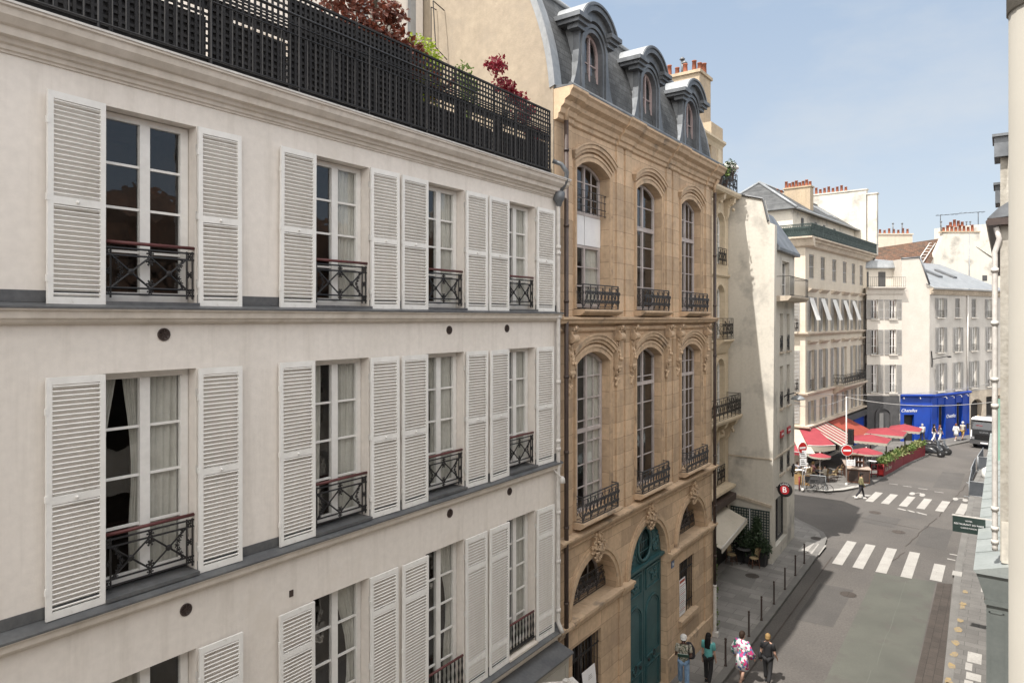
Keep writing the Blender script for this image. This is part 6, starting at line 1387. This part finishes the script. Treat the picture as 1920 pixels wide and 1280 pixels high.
for i,(a,b) in enumerate(zip(pl_,pl_[1:])):
    t,L,yaw = planter_run(['dark red planter with white lettering nearest the red railing','dark red planter second from the lettered one, full of ferns','dark red planter in the middle of the bend','dark red planter at the far end next to the scooters'][i],a,b,'Café Buci' if i == 0 else None)
    f = thing('fern_planting',['bright green ferns in the lettered planter','bright ferns and pale flowers in the second planter','bright green ferns in the third planter','tall bright ferns at the scooter end'][i],'plants',(a[0],a[1],0),yaw,'green plants in the cafe planters')
    mb = MB()
    for q in range(7): leaves(mb,(L*(q+.5)/7,.2,1.12+.22*random.random()),(.30,.32,.24+.22*random.random()),115,.20,(1 if random.random() < .3 else 0),-.15)
    mb.build('foliage',[M['leafg'],M['leafp']],f)
    mb = MB()
    for q in range(6): x = L*(q+.5)/6; mb.tube([(x,.2,.95),(x+.05,.2,1.25)],.012,4)
    mb.build('stems',M['bark'],f)
t = thing('red_terrace_railing','tubular red railing closing the end of the cafe terrace','railing',(-8.2,58.2,PV),.72)
mb = MB()
for z in (.25,.55,.95): mb.tube([(0,0,z),(.95,0,z)],.03,6)
for x in (0,.48,.95): mb.tube([(x,0,0),(x,0,.97)],.03,6)
mb.build('frame',M['red'],t); mb = MB(); mb.box(.55,.9,-.03,.01,.15,.5); mb.build('red_plate',M['signred'],t)
t = thing('brown_kiosk_counter','brown oyster kiosk counter with a pale top next to the tall pole','counter',(-9.35,55.35,PV),.28)
mb = MB(); mb.box(0,1.45,0,3.0,0,1.0); mb.build('body',M['wood'],t); mb = MB(); mb.box(-.08,1.53,-.08,3.08,1.0,1.06); mb.build('top',mat('pale_counter_top',(.45,.36,.30),.5),t)
mb = MB(); 
for x in (.05,.75): mb.box(x,x+.64,-.02,-.003,.12,.9)
mb.build('panels',M['brown'],t)
t = thing('wooden_bottle_shelf','small red wooden shelf of bottles standing on the kiosk counter','shelf',(-9.2,56.0,PV+1.06),.28)
mb = MB(); mb.box(0,.03,0,.32,0,.85); mb.box(.77,.8,0,.32,0,.85); mb.box(.03,.77,.29,.32,0,.85); mb.box(.03,.77,0,.29,.0,.03); mb.box(.03,.77,0,.29,.4,.43); mb.box(-.04,.84,-.04,.36,.85,.88); mb.build('case',M['wood'],t)
for i in range(12): 
    mb = MB(); x = .1+.12*(i % 6); z = .03 if i < 6 else .43; mb.lathe([(.035,0),(.035,.16),(.013,.2),(.013,.27)],(x,.14,z),8); mb.build('bottle',M['paper'] if i % 2 else M['glassd'],t)
# bistro chairs, tables and customers
def bistro_chair():
    t = thing('bistro_chair','x','chair',(0,0,0)); mb = MB()
    mb.lathe([(.21,.44),(.22,.455),(.21,.475)],n=16); mb.build('seat',M['rattan'],t)
    mb = MB(); n = 10
    for i in range(n+1): 
        a = -1.1+2.2*i/n; x,y = .2*sin(a),-.2*cos(a)
    vs = [(.20*sin(a),-.20*cos(a)+.0-.06*u,.56+.34*u*(1-.12*a*a)) for u in (0,.5,1) for a in [-1.05+2.1*i/8 for i in range(9)]]
    mb.add(vs,[(r*9+i,r*9+i+1,r*9+10+i,r*9+9+i) for r in range(2) for i in range(8)],0,True); mb.build('backrest',M['rattan'],t)
    for sx,sy in ((-1,-1),(1,-1),(-1,1),(1,1)):
        mb = MB(); mb.tube([(sx*.2,sy*.19,0),(sx*.16,sy*.15,.45)]+([(sx*.19,-.17,.7),(sx*.15,-.24,.9)] if sy < 0 else []),.015,6); mb.build('leg',M['wood'],t)
    mb = MB(); mb.tube([(-.19,-.17,.2),(.19,-.17,.2),(.19,.17,.2),(-.19,.17,.2)],.011,5,closed=True); mb.tube([(-.17,-.23,.88),(-.08,-.29,.92),(.08,-.29,.92),(.17,-.23,.88)],.016,5); mb.build('stretcher',M['wood'],t)
    return t
bc = bistro_chair(); bc.location = (-9.85,33.75,PV); bc.rotation_euler = (0,0,2.3); bc['label'] = 'rattan bistro chair in front of the tall planter on the left pavement'; bc['group'] = 'rattan bistro chairs'
mbx = MB(); 
dup(bc,(-10.9,33.6,PV),-1.9,'rattan bistro chair half under the beige awning')
k = 0
wh = ['by the bicycle stand','left of the small round parasol','right of the small round parasol','behind the small round parasol','facing the tall pole','in the front row by the tall pole','in the second row by the tall pole','in the third row by the tall pole','at the back of the row by the striped awning','under the striped awning edge','under the orange awning']
for x,y,r in ((-12.3,53.3,.5),(-11.9,54.6,2.5),(-10.6,54.9,-2),(-11.4,55.6,.3),(-10.3,55.3,1.2),(-10.4,56.4,1.5),(-10.3,57.5,1.5),(-10.2,58.6,1.6),(-10.1,59.7,1.5),(-10.0,60.8,1.6),(-9.9,62.2,1.5)): dup(bc,(x,y,PV),r,'rattan cafe chair '+wh[k]); k += 1
def table(lab,x,y,cloth=None):
    t = thing('cafe_table',lab,'table',(x,y,PV)); mb = MB(); mb.lathe([(.32,.72),(.33,.735),(.32,.75)],n=18); mb.build('table_top',cloth or M['gdark'],t); mb = MB(); mb.tube([(0,0,.03),(0,0,.72)],.025,8)
    for i in range(3): a = 2*pi*i/3; mb.tube([(0,0,.1),(.25*cos(a),.25*sin(a),.02)],.016,5)
    mb.build('pedestal',M['iron'],t); return t
table('black round table between the chairs by the white wall',-10.4,33.95)
table('round cafe table by the bicycle stand',-12.4,54.0,M['paper']); table('round cafe table under the small round parasol',-11.2,54.75,M['gdark']); table('round cafe table under the striped awning',-9.6,59.1,M['gdark']); table('white topped table under the nearest square parasol',-8.5,61.0,M['paper'])
SG = 'seated cafe customers'
for lab,x,y,yaw,tp,hr in (('seated customer in a pale grey shirt behind the bicycles',-12.7,54.6,-.6,('grey','tee'),('brown','short')),('seated customer in white at the table by the bicycle stand',-12.0,54.5,.9,('white','tee'),('grey','short')),('seated customer in pink left of the small parasol pole',-11.75,55.3,-1.0,('pink','tee'),('blond','bob')),('seated customer in a white shirt right of the small parasol pole',-10.75,54.6,1.9,('cream','shirt'),('black','short')),
    ('seated customer in black by the striped awning',-9.95,59.3,-1.6,('black','tee'),('brown','short')),('seated customer in white on the planter terrace',-7.95,61.9,2.2,('white','tee'),('black','short')),('seated customer with dark hair in blue on the planter terrace',-7.6,63.9,2.4,('bluec','tee'),('black','bob')),('seated customer in red near the third planter',-7.3,65.9,2.4,('red','tee'),('brown','long'))):
    person(lab,(x,y,PV),yaw,1.7,'light',hr,tp,('navy','trousers'),'black',0,((.2,.7,.9),(.2,.7,.9)),seat=True,group=SG)
    s = dup(bc,(x+.0*cos(yaw),y,PV),yaw,'rattan cafe chair under the '+lab.replace('seated customer in ','customer in ').replace(' on the planter terrace',' by the planters'))
for i,(x,y) in enumerate(((-12.55,52.3),(-11.95,52.35))):
    t = thing('wooden_crate',['wooden crate on the left behind the bicycles','wooden crate on the right behind the bicycles'][i],'crate',(x,y,PV),.1,'wooden crates behind the bicycles'); mb = MB()
    for z in (.02,.2,.38,.56): mb.box(0,.55,0,.02,z,z+.13); mb.box(0,.55,.38,.40,z,z+.13)
    mb.box(0,.02,.02,.38,.02,.69); mb.box(.53,.55,.02,.38,.02,.69); mb.build('slats',mat('crate_wood',(.36,.22,.09),.8) if i == 0 else bpy.data.materials['crate_wood'],t); mb = MB(); mb.box(.02,.53,.02,.38,.02,.05); mb.build('base',bpy.data.materials['crate_wood'],t)
# bicycles
def wheel(mb,cx,r=.33,w=.018):
    mb.tube([(cx+r*cos(a),0,r+r*sin(a)) for a in [i*2*pi/22 for i in range(22)]],w,5,closed=True)
def bicycle(lab,x,y,yaw,m):
    t = thing('bicycle',lab,'bicycle',(x,y,0),yaw,'black bicycles parked at the cafe corner')
    for cx in (-.53,.53):
        mb = MB(); wheel(mb,cx); w = mb.build('wheel',M['iron'],t); mb = MB()
        for i in range(10): a = i*pi/5; mb.tube([(cx,0,.33),(cx+.32*cos(a),0,.33+.32*sin(a))],.004,3)
        mb.build('spokes',M['zincl'],w)
    mb = MB(); B = lambda *p: mb.tube(p,.017,6); bb,st,hd_,rw,fw_ = (-.05,0,.28),(-.18,0,.75),(.36,0,.80),(-.53,0,.33),(.53,0,.33)
    B(bb,st); B(st,hd_); B(bb,(.38,0,.70)); B(bb,rw); B(st,rw); B(hd_,(.40,0,.62),fw_); B(st,(-.2,0,.88)); mb.build('frame',m,t)
    mb = MB(); mb.tube([(.34,0,.8),(.33,0,.98),(.30,-.28,1.02),(.2,-.3,1.0)],.014,6); mb.tube([(.33,0,.98),(.30,.28,1.02),(.2,.3,1.0)],.014,6); mb.build('handlebar',M['iron'],t)
    mb = MB(); loft(mb,[(-.22,0,.88,.13,.06),(-.21,0,.92,.14,.07),(-.22,0,.945,.10,.05)],10); mb.build('saddle',M['lblack'],t)
    mb = MB(); mb.tube([(-.05+.1*cos(a),.03,.28+.1*sin(a)) for a in [i*pi/6 for i in range(12)]],.01,4,closed=True); mb.tube([(-.05,-.1,.28),(.02,-.1,.15)],.012,4); mb.build('crank',M['zincl'],t)
    mb = MB(); mb.box(-.62,-.30,-.12,.12,.74,.96) if 'basket' in lab else mb.tube([(-.6,-.06,.72),(-.25,-.06,.74),(-.25,.06,.74),(-.6,.06,.72)],.01,4,closed=True); mb.build('carrier',M['lblack'],t)
    return t
bicycle('black bicycle with a rear basket nearest the kerb',-10.45,51.25,.25,M['iron']); bicycle('black bicycle leaning behind the one with the basket',-10.9,51.75,.15,M['irong'])
t = thing('bicycle_stand','grey steel stand the black bicycles lean on','bicycle stand',(-11.5,51.5,PV),.2); mb = MB(); mb.tube([(0,0,0),(0,0,1.0),(1.35,0,1.0),(1.35,0,0)],.03,6); mb.build('hoop',M['zincl'],t); mb = MB(); mb.box(0.05,1.3,-.012,.012,.42,.92); mb.build('board',M['gdark'],t)
for i,(lab,m,x) in enumerate((('dark red low post left of the bicycle stand','planter',-11.75),('pale low post beside the bicycle stand','wpipe',-11.52))):
    t = thing('low_post',lab,'post',(x,51.0,PV)); mb = MB(); mb.tube([(0,0,0),(0,0,.85)],.05,8); mb.build('shaft',M[m],t); mb = MB(); mb.lathe([(.055,.85),(.05,.9),(.0,.92)],n=8); mb.build('cap',M[m],t)
# scooters
M['scoot'] = mat('dark_scooter_paint',(.03,.032,.036),.3,(.04,.042,.046),2,.05,9)
M['tyre'] = mat('tyre_rubber',(.015,.015,.016),.85)
M['silver'] = mat('silver_plastic',(.45,.46,.48),.3,metal=.5)
def scooter(lab,x,y,yaw):
    t = thing('parked_scooter',lab,'scooter',(x,y,0),yaw,'scooters parked past the cafe planters')
    for cx,dy in ((-.62,0),(.68,-.2),(.68,.2)):
        mb = MB(); mb.lathe([(.13,dy-.055),(.24,dy-.06),(.27,dy-.03),(.27,dy+.03),(.24,dy+.06),(.13,dy+.055)],(cx,0,.27),18,axis='y'); w = mb.build('wheel',M['tyre'],t)
        mb = MB(); mb.lathe([(.02,dy-.062),(.13,dy-.05),(.13,dy+.05),(.02,dy+.062)],(cx,0,.27),12,axis='y'); mb.build('rim',M['silver'],w)
    mb = MB(); loft(mb,[(-.1,0,.25,.75,.16),(-.15,0,.4,.72,.2),(-.35,0,.6,.52,.19),(-.42,0,.76,.42,.15)],16); mb.build('body',M['scoot'],t)
    mb = MB(); loft(mb,[(.55,0,.35,.22,.24),(.52,0,.6,.2,.27),(.42,0,.85,.14,.22),(.36,0,1.0,.08,.14)],14); mb.build('front_fairing',M['scoot'],t)
    mb = MB(); loft(mb,[(-.38,0,.76,.40,.14),(-.38,0,.84,.40,.15),(-.42,0,.89,.32,.11)],12); mb.build('saddle',M['lblack'],t)
    mb = MB(); mb.tube([(.34,0,.95),(.30,-.34,1.05)],.02,6); mb.tube([(.34,0,.95),(.30,.34,1.05)],.02,6); mb.build('handlebar',M['iron'],t)
    mb = MB(); vs = [(.45-.1*u,.2*v*(1-.3*u),1.0+.42*u) for u in (0,.5,1) for v in (-1,-.5,0,.5,1)]; mb.add(vs,[(r*5+i,r*5+i+1,r*5+6+i,r*5+5+i) for r in range(2) for i in range(4)],0,True); mb.build('windscreen',M['glassd'],t)
    for sy in (-1,1): mb = MB(); mb.blob((.70,sy*.1,.66),(.04,.07,.05)); mb.build('headlight',M['silver'],t)
    for sy in (-1,1): mb = MB(); mb.tube([(.3,sy*.3,1.04),(.32,sy*.4,1.18)],.01,4); mb.blob((.32,sy*.42,1.2),(.02,.06,.04)); mb.build('mirror',M['scoot'],t)
scooter('dark three wheeled scooter nearest the red planters',-5.15,71.1,-.3); scooter('dark three wheeled scooter behind the first, toward the blue shop',-4.75,72.6,-.35)
dup(bpy.data.objects['parked_scooter'],(-5.35,73.4,PV),-.25,'dark three wheeled scooter at the back, closest to the pavement walkers')
# truck
t = thing('parked_truck','dark fronted truck with white cab roof stopped by the right kerb','truck',(-1.5,77.6,0),-.2)
mb = MB(); mb.box(-1.12,1.12,1.9,5.5,.75,1.1); mb.box(-1.1,1.1,2.2,6.2,1.1,2.45); mb.build('cargo_body',M['gdark'],t)
mb = MB(); mb.prism([(.02,.62),(.0,1.05),(.06,1.75),(.28,2.45),(.4,2.62),(1.9,2.62),(1.9,.62)],'x',-1.12,1.12); mb.build('cab',mat('black_truck_paint',(.02,.021,.023),.5),t)
mb = MB(); mb.prism([(.20,2.63),(.18,2.70),(.5,2.80),(1.85,2.80),(1.9,2.63)],'x',-1.1,1.1); mb.build('cab_roof',M['paper'],t)
mb = MB(); mb.add([(-1.0,.03,1.80),(1.0,.03,1.80),(.93,.25,2.42),(-.93,.25,2.42)],[(0,1,2,3)]); mb.build('windscreen',M['glassd'],t)
mb = MB(); mb.box(-.7,-.2,.14,.16,2.02,2.18); mb.build('red_dash_sign',M['planter'],t)
mb = MB(); mb.box(-1.16,1.16,-.10,.2,.42,.78); mb.build('bumper',M['gdark'],t)
mb = MB()
for z in (.92,1.08,1.24): mb.box(-.8,.8,-.03,.01,z,z+.10)
mb.build('grille',M['iron'],t)
q = text_mesh('SCANIA',.2,M['silver'],'lettering',t); q.location = (-.05,.0,1.52); q.rotation_euler = (pi/2-.08,0,0)
mb = MB(); mb.box(-.3,.3,-.12,-.10,.5,.62); mb.build('number_plate',M['paper'],t)
for sx in (-1,1):
    a,b = sorted((sx*.80,sx*1.1)); mb = MB(); mb.box(a,b,-.05,.02,.85,1.08); mb.build('headlight',M['silver'],t)
    a,b = sorted((sx*1.0,sx*1.14)); mb = MB(); mb.prism([(a,.85),(b,.85),(b,1.7),(a+.05,1.7)],'y',-.02,.4); mb.build('corner_panel',M['paper'],t)
    mb = MB(); mb.tube([(sx*1.1,.2,2.2),(sx*1.35,.1,2.2)],.02,5); a,b = sorted((sx*1.27,sx*1.43)); mb.box(a,b,.0,.1,1.75,2.25); mb.build('mirror',M['iron'],t)
for sx in (-1,1):
    for y in (1.0,4.6): mb = MB(); mb.lathe([(.3,-.14),(.47,-.13),(.5,-.08),(.5,.08),(.47,.13),(.3,.14)],(sx*.95,y,.5),18,axis='x'); mb.build('wheel',M['tyre'],t)
mb = MB(); mb.lathe([(.08,2.92),(.09,3.0),(.02,3.05)],(-.7,.8,0),10); mb.build('beacon',M['yellowp'],t)
# ================================================================ plants and small things on the left
def shrub(name,lab,cat,loc,blobs,m,size,n,stems,group=None,droop=0,yaw=0):
    t = thing(name,lab,cat,loc,yaw,group); mb = MB()
    for c,r in blobs: leaves(mb,c,r,n,size,0,droop)
    mb.build('foliage',m,t); mb = MB()
    for s in stems: mb.tube(s,[.022*(1-.6*i/len(s)) for i in range(len(s))],5)
    mb.build('stems',M['bark'],t); return t
def tbox(lab,s0,s1,h=.78):
    t = thing('planter_box',lab,'planter',(-9.28,0,15.63),pi/2,'black planter boxes behind the trellis'); mb = MB(); mb.box(s0,s1,0,.42,0.04,h); mb.build('box',M['lblack'],t); mb = MB(); mb.box(s0-.02,s1+.02,-.02,.44,h,h+.03); mb.build('rim',M['lblack'],t)
for lab,a,b in (('black planter box under the dark red bush',6.9,8.8),('black planter box under the right half of the red bush',8.9,10.3),('black planter box under the yellow green shrub',10.4,11.6),('black planter box under the crimson maple',12.4,13.9),('black planter box at the left end of the terrace',3.2,5.2)): tbox(lab,a,b)
Y_ = pi/2
shrub('red_smoke_bush','dark red leaved bush spilling over the terrace trellis','shrub',(-9.35,0,15.9),[((7.6+.46*i,.15+.2*(i%2),2.12-.18*i+.12*(i%3)),(.5,.4,.40)) for i in range(7)]+[((8.2+.35*i,.0,1.35),(.4,.3,.35)) for i in range(5)]+[((8.4,.3,2.55),(.35,.3,.3)),((9.3,.2,2.15),(.3,.3,.25))],M['leafr'],.13,200,[[(8.2+.3*k,.2,0),(8.0+.45*k,.2,1.0),(7.8+.6*k,.2,2.1-.15*k)] for k in range(5)],yaw=Y_)
shrub('yellow_green_shrub','upright yellow green shrub right of the red bush','shrub',(-9.6,0,15.9),[((10.45,.3,1.85),(.40,.35,.42)),((10.85,.3,1.6),(.28,.3,.38)),((10.05,.3,1.6),(.28,.3,.34)),((10.45,.25,1.15),(.45,.3,.3)),((10.4,.2,.6),(.45,.3,.4))],M['leafy'],.085,420,[[(10.35,.2,0),(10.4,.2,.8),(10.45,.25,2.1)],[(10.5,.25,0),(10.65,.25,1.2)]],yaw=Y_)
shrub('small_green_shrub','small light green shrub between the yellow shrub and crimson maple','shrub',(-9.6,0,15.9),[((11.85,.3,1.75),(.24,.25,.32)),((12.08,.3,1.5),(.2,.2,.28)),((11.9,.25,1.1),(.3,.25,.3)),((11.8,.2,.6),(.35,.3,.5))],M['leafg'],.08,260,[[(11.85,.2,0),(11.9,.2,.7),(11.85,.2,1.4)],[(11.9,.2,.4),(12.1,.2,1.2)]],yaw=Y_)
shrub('crimson_maple','sparse crimson leaved maple at the right end of the terrace','shrub',(-9.45,0,15.9),[((12.55+.28*i,.1+.1*(i%3),2.12-.20*i+.18*((i*2)%3)),(.30,.24,.18)) for i in range(7)]+[((13.1,.1,1.75),(.3,.2,.16)),((13.6,.1,1.25),(.3,.2,.16)),((13.9,.1,1.45),(.25,.2,.12))],M['leafm'],.105,105,[[(13.0,.15,0),(13.0,.15,.8),(12.9-.25*k+.32*k*k*.6,.12,1.7-.05*k)] for k in range(-1,3)]+[[(13.0,.15,.8),(13.4,.12,1.2),(14.1,.1,1.35)],[(13.0,.15,.9),(13.1,.1,1.5),(13.7,.1,1.75)]],yaw=Y_)
shrub('red_geranium','red geranium showing through the trellis','flowers',(-9.2,0,15.75),[((9.55,.05,.42),(.14,.06,.09)),((9.75,.05,.52),(.12,.05,.08))],M['flower'],.07,40,[[(9.6,.1,0),(9.58,.07,.4)],[(9.65,.1,0),(9.74,.07,.5)]],yaw=Y_)
# ivy on the mansion's flank, clipped shrub and pots by the white wall
shrub('climbing_ivy','green ivy climbing at the foot of the mansion beside its white pipe','plant',(-9.25,26.15,PV),[((.05*(i%2),.0,.25+.42*i),(.26-.02*i,.22,.3)) for i in range(9)],M['leafg'],.09,130,[[(0,-.1,0),(.05,-.12,1.5),(0,-.12,3.6)]])
shrub('broad_green_shrub','dense dark green shrub growing up the trellis on the white wall','shrub',(-10.05,34.2,PV),[((.1,0,1.2),(.6,.3,.55)),((-.45,0,1.0),(.5,.3,.5)),((.5,.02,.95),(.4,.3,.45)),((.2,.1,1.9),(.2,.15,.5)),((-.75,.1,1.7),(.35,.15,.5)),((0,0,.65),(.75,.3,.3))],M['leafd'],.12,430,[[(0,.05,0),(.1,.1,1.0),(.2,.12,2.2)],[(-.3,.05,0),(-.6,.1,1.8)]])
for lab,x,w in (('tall black planter at the end of the white wall trellis',-9.62,.22),('wide black planter under the dense green shrub',-10.45,.42)):
    t = thing('black_planter',lab,'planter',(x,34.3,PV)); mb = MB(); mb.prism([(-w*.9,0),(w*.9,0),(w,.62),(-w,.62)],'y',-.24,.24); mb.build('pot',M['lblack'],t); mb = MB(); mb.box(-w-.02,w+.02,-.26,.26,.62,.67); mb.build('rim',M['lblack'],t)
for lab,x0,x1 in (('dark green trellis panel on the white wall, left of the pale post',-11.25,-10.35),('dark green trellis panel on the white wall, at its street end',-10.28,-9.38)):
    t = thing('wall_trellis',lab,'trellis',(0,34.62,PV),0,'dark trellis panels on the white wall'); mb = MB(); n = round((x1-x0)/.13)
    for i in range(n+1): x = x0+(x1-x0)*i/n; mb.box(x-.025,x+.025,-.012,.0,.3,2.55)
    for i in range(18): z = .3+2.25*i/17; mb.box(x0,x1,.001,.012,z-.025,z+.025)
    mb.build('lattice',M['green'],t); mb = MB(); mb.box(x0-.03,x1+.03,-.015,.015,2.551,2.6); mb.build('top_rail',M['green'],t)
mb = MB(); mb.box(-10.335,-10.295,34.60,34.63,.4,2.7); tag(mb.build('trellis_post',M['paper']),'thin pale post between the two wall trellis panels','post')
# beige restaurant awning
t = thing('beige_awning','wide beige fabric awning over the pavement tables','awning',(0,0,0)); w0,w1,f1,f0 = [Vector(q) for q in ((-11.35,28.8,3.02),(-11.35,33.45,3.02),(-10.12,33.5,2.5),(-9.95,29.3,2.22))]
M['beigec'] = mat('beige_canvas',(.50,.46,.39),.85,(.45,.41,.35),1.2,.05,12,stain=(.38,.35,.29),stainscale=1.2,stainlo=.6)
mb = MB(); awning_strip(mb,w0,w1,f1,f0,0,th=.015); mb.build('canvas',M['beigec'],t); mb = MB(); e = Vector((.0,0,-.2)); awning_strip(mb,f0+Vector((.01,0,.0)),f1+Vector((.01,0,0)),f1+e+Vector((.03,0,0)),f0+e+Vector((.03,0,0)),0,th=.01); mb.build('valance',M['beigec'],t)
mb = MB(); mb.tube([f0,f1],.035,6)
for u in (.08,.92): p = w0+(w1-w0)*u; q = f0+(f1-f0)*u; mb.tube([p-Vector((0,0,.35)),(p+q)/2+Vector((0,.5,-.25)),q],.025,5)
mb.build('arm_frame',M['wpipe'],t)
# top balcony of the recessed building
for i,(s,lab) in enumerate(((31.9,'dark flower pot nearest the slate roof on the high balcony'),(32.7,'middle dark flower pot on the high balcony'),(33.6,'dark pot with pink flowers at the end of the high balcony'))):
    t = thing('potted_plant',lab,'plant',(-10.98,s,18.95 if i == 2 else 18.43),0,'pots on the high balcony'); mb = MB(); mb.lathe([(.16,0),(.22,.38),(.24,.40),(.2,.40)],n=12); mb.build('pot',M['brown'],t)
    mb = MB(); leaves(mb,(0,0,.75),(.3,.35,.38),170,.13); mb.build('foliage',M['leafg'] if i != 2 else M['leafd'],t)
    if i == 2: mb = MB(); leaves(mb,(.1,.25,.62),(.2,.35,.3),60,.08); mb.build('blossom',CL['pink'],t)
t = thing('white_balcony_parasol','small white parasol above the end of the high balcony','parasol',(-11.15,34.0,18.44)); mb = MB(); mb.lathe([(.48,1.22),(.47,1.28),(.30,1.48),(.02,1.58)],n=12); mb.build('canopy',M['blind'],t); mb = MB(); mb.lathe([(.2,.95),(.46,1.24)],n=12); mb.build('folded_skirt',M['blind'],t); mb = MB(); mb.tube([(0,0,0),(0,0,1.55)],.02,6); mb.build('pole',M['wpipe'],t)
# ================================================================ light, sky, camera
SUN = Vector((-.106,-.55,1.0)).normalized()
el = math.asin(SUN.z); az = atan2(SUN.x, SUN.y)
w = bpy.data.worlds.new('World'); SC.world = w; w.use_nodes = True; nt = w.node_tree; bg = nt.nodes['Background']
sk = nt.nodes.new('ShaderNodeTexSky'); sk.sky_type = 'NISHITA'; sk.sun_disc = False; sk.sun_elevation = el; sk.sun_rotation = az
sk.air_density = 1.0; sk.dust_density = 1.2; sk.ozone_density = 1.5; sk.altitude = 50
hs = nt.nodes.new('ShaderNodeHueSaturation'); hs.inputs['Saturation'].default_value = .62; nt.links.new(sk.outputs[0], hs.inputs['Color'])
tm = nt.nodes.new('ShaderNodeMix'); tm.data_type = 'RGBA'; tm.blend_type = 'MULTIPLY'; tm.inputs[0].default_value = 1; tm.inputs[7].default_value = (1.06,1.0,.93,1); nt.links.new(hs.outputs[0], tm.inputs[6])
# unseen bright cloud added from zenith back as facade fill; clear pale blue down the street
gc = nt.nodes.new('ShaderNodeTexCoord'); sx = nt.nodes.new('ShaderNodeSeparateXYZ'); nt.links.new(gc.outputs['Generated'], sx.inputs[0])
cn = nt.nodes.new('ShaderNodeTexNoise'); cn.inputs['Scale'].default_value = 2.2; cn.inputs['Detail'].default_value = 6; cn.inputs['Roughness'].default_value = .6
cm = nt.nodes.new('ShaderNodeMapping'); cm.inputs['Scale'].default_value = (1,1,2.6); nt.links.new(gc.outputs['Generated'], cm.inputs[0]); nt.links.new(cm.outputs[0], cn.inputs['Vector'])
def wm(op_, a, b, c=None):
    n = nt.nodes.new('ShaderNodeMath'); n.operation = op_
    for i,v in enumerate((a,b,c)):
        if v is None: continue
        if isinstance(v,(int,float)): n.inputs[i].default_value = v
        else: nt.links.new(v, n.inputs[i])
    return n.outputs[0]
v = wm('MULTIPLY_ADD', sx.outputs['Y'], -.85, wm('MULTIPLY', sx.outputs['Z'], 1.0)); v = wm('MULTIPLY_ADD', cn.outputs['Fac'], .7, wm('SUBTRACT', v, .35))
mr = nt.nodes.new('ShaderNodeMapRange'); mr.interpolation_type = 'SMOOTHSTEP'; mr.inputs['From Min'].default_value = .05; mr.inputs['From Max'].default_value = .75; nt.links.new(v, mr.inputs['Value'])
sg = nt.nodes.new('ShaderNodeMapRange'); sg.inputs['From Max'].default_value = .5; nt.links.new(sx.outputs['Z'], sg.inputs['Value'])
sc = nt.nodes.new('ShaderNodeMix'); sc.data_type = 'RGBA'; nt.links.new(sg.outputs[0], sc.inputs[0]); sc.inputs[6].default_value = (2.4,2.74,3.08,1); sc.inputs[7].default_value = (1.5,2.08,2.9,1)
sb = nt.nodes.new('ShaderNodeMix'); sb.data_type = 'RGBA'; sb.inputs[0].default_value = .78; nt.links.new(tm.outputs[2], sb.inputs[6]); nt.links.new(sc.outputs[2], sb.inputs[7])
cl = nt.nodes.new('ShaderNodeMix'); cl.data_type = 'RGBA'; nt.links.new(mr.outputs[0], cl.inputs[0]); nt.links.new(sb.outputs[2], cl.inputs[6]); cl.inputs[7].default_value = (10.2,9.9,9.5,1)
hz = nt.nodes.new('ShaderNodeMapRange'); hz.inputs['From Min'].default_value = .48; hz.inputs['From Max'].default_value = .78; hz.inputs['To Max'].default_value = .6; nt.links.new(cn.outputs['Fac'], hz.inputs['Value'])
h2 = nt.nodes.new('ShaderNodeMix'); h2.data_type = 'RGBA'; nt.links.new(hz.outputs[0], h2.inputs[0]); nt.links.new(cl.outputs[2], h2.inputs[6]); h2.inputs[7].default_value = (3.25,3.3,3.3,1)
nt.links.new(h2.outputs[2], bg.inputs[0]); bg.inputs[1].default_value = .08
l = bpy.data.lights.new('sun', 'SUN'); l.energy = 2.25; l.angle = radians(.53); l.color = (1,.95,.88)
lo_ = bpy.data.objects.new('sun', l); COL.objects.link(lo_); lo_.rotation_euler = SUN.to_track_quat('Z','Y').to_euler(); lo_.location = (0,0,40)
cam = bpy.data.cameras.new('camera'); cam.sensor_width = 36; cam.lens = 24; cam.shift_y = -43/1920; cam.clip_start = .05; cam.clip_end = 2000
co_ = bpy.data.objects.new('camera', cam); COL.objects.link(co_); co_.location = (0,0,12.2); co_.rotation_euler = (pi/2,0,math.atan(923/1280)); SC.camera = co_
SC.view_settings.view_transform = 'Standard'; SC.view_settings.look = 'None'; SC.view_settings.gamma = 1; SC.view_settings.exposure = 1.62
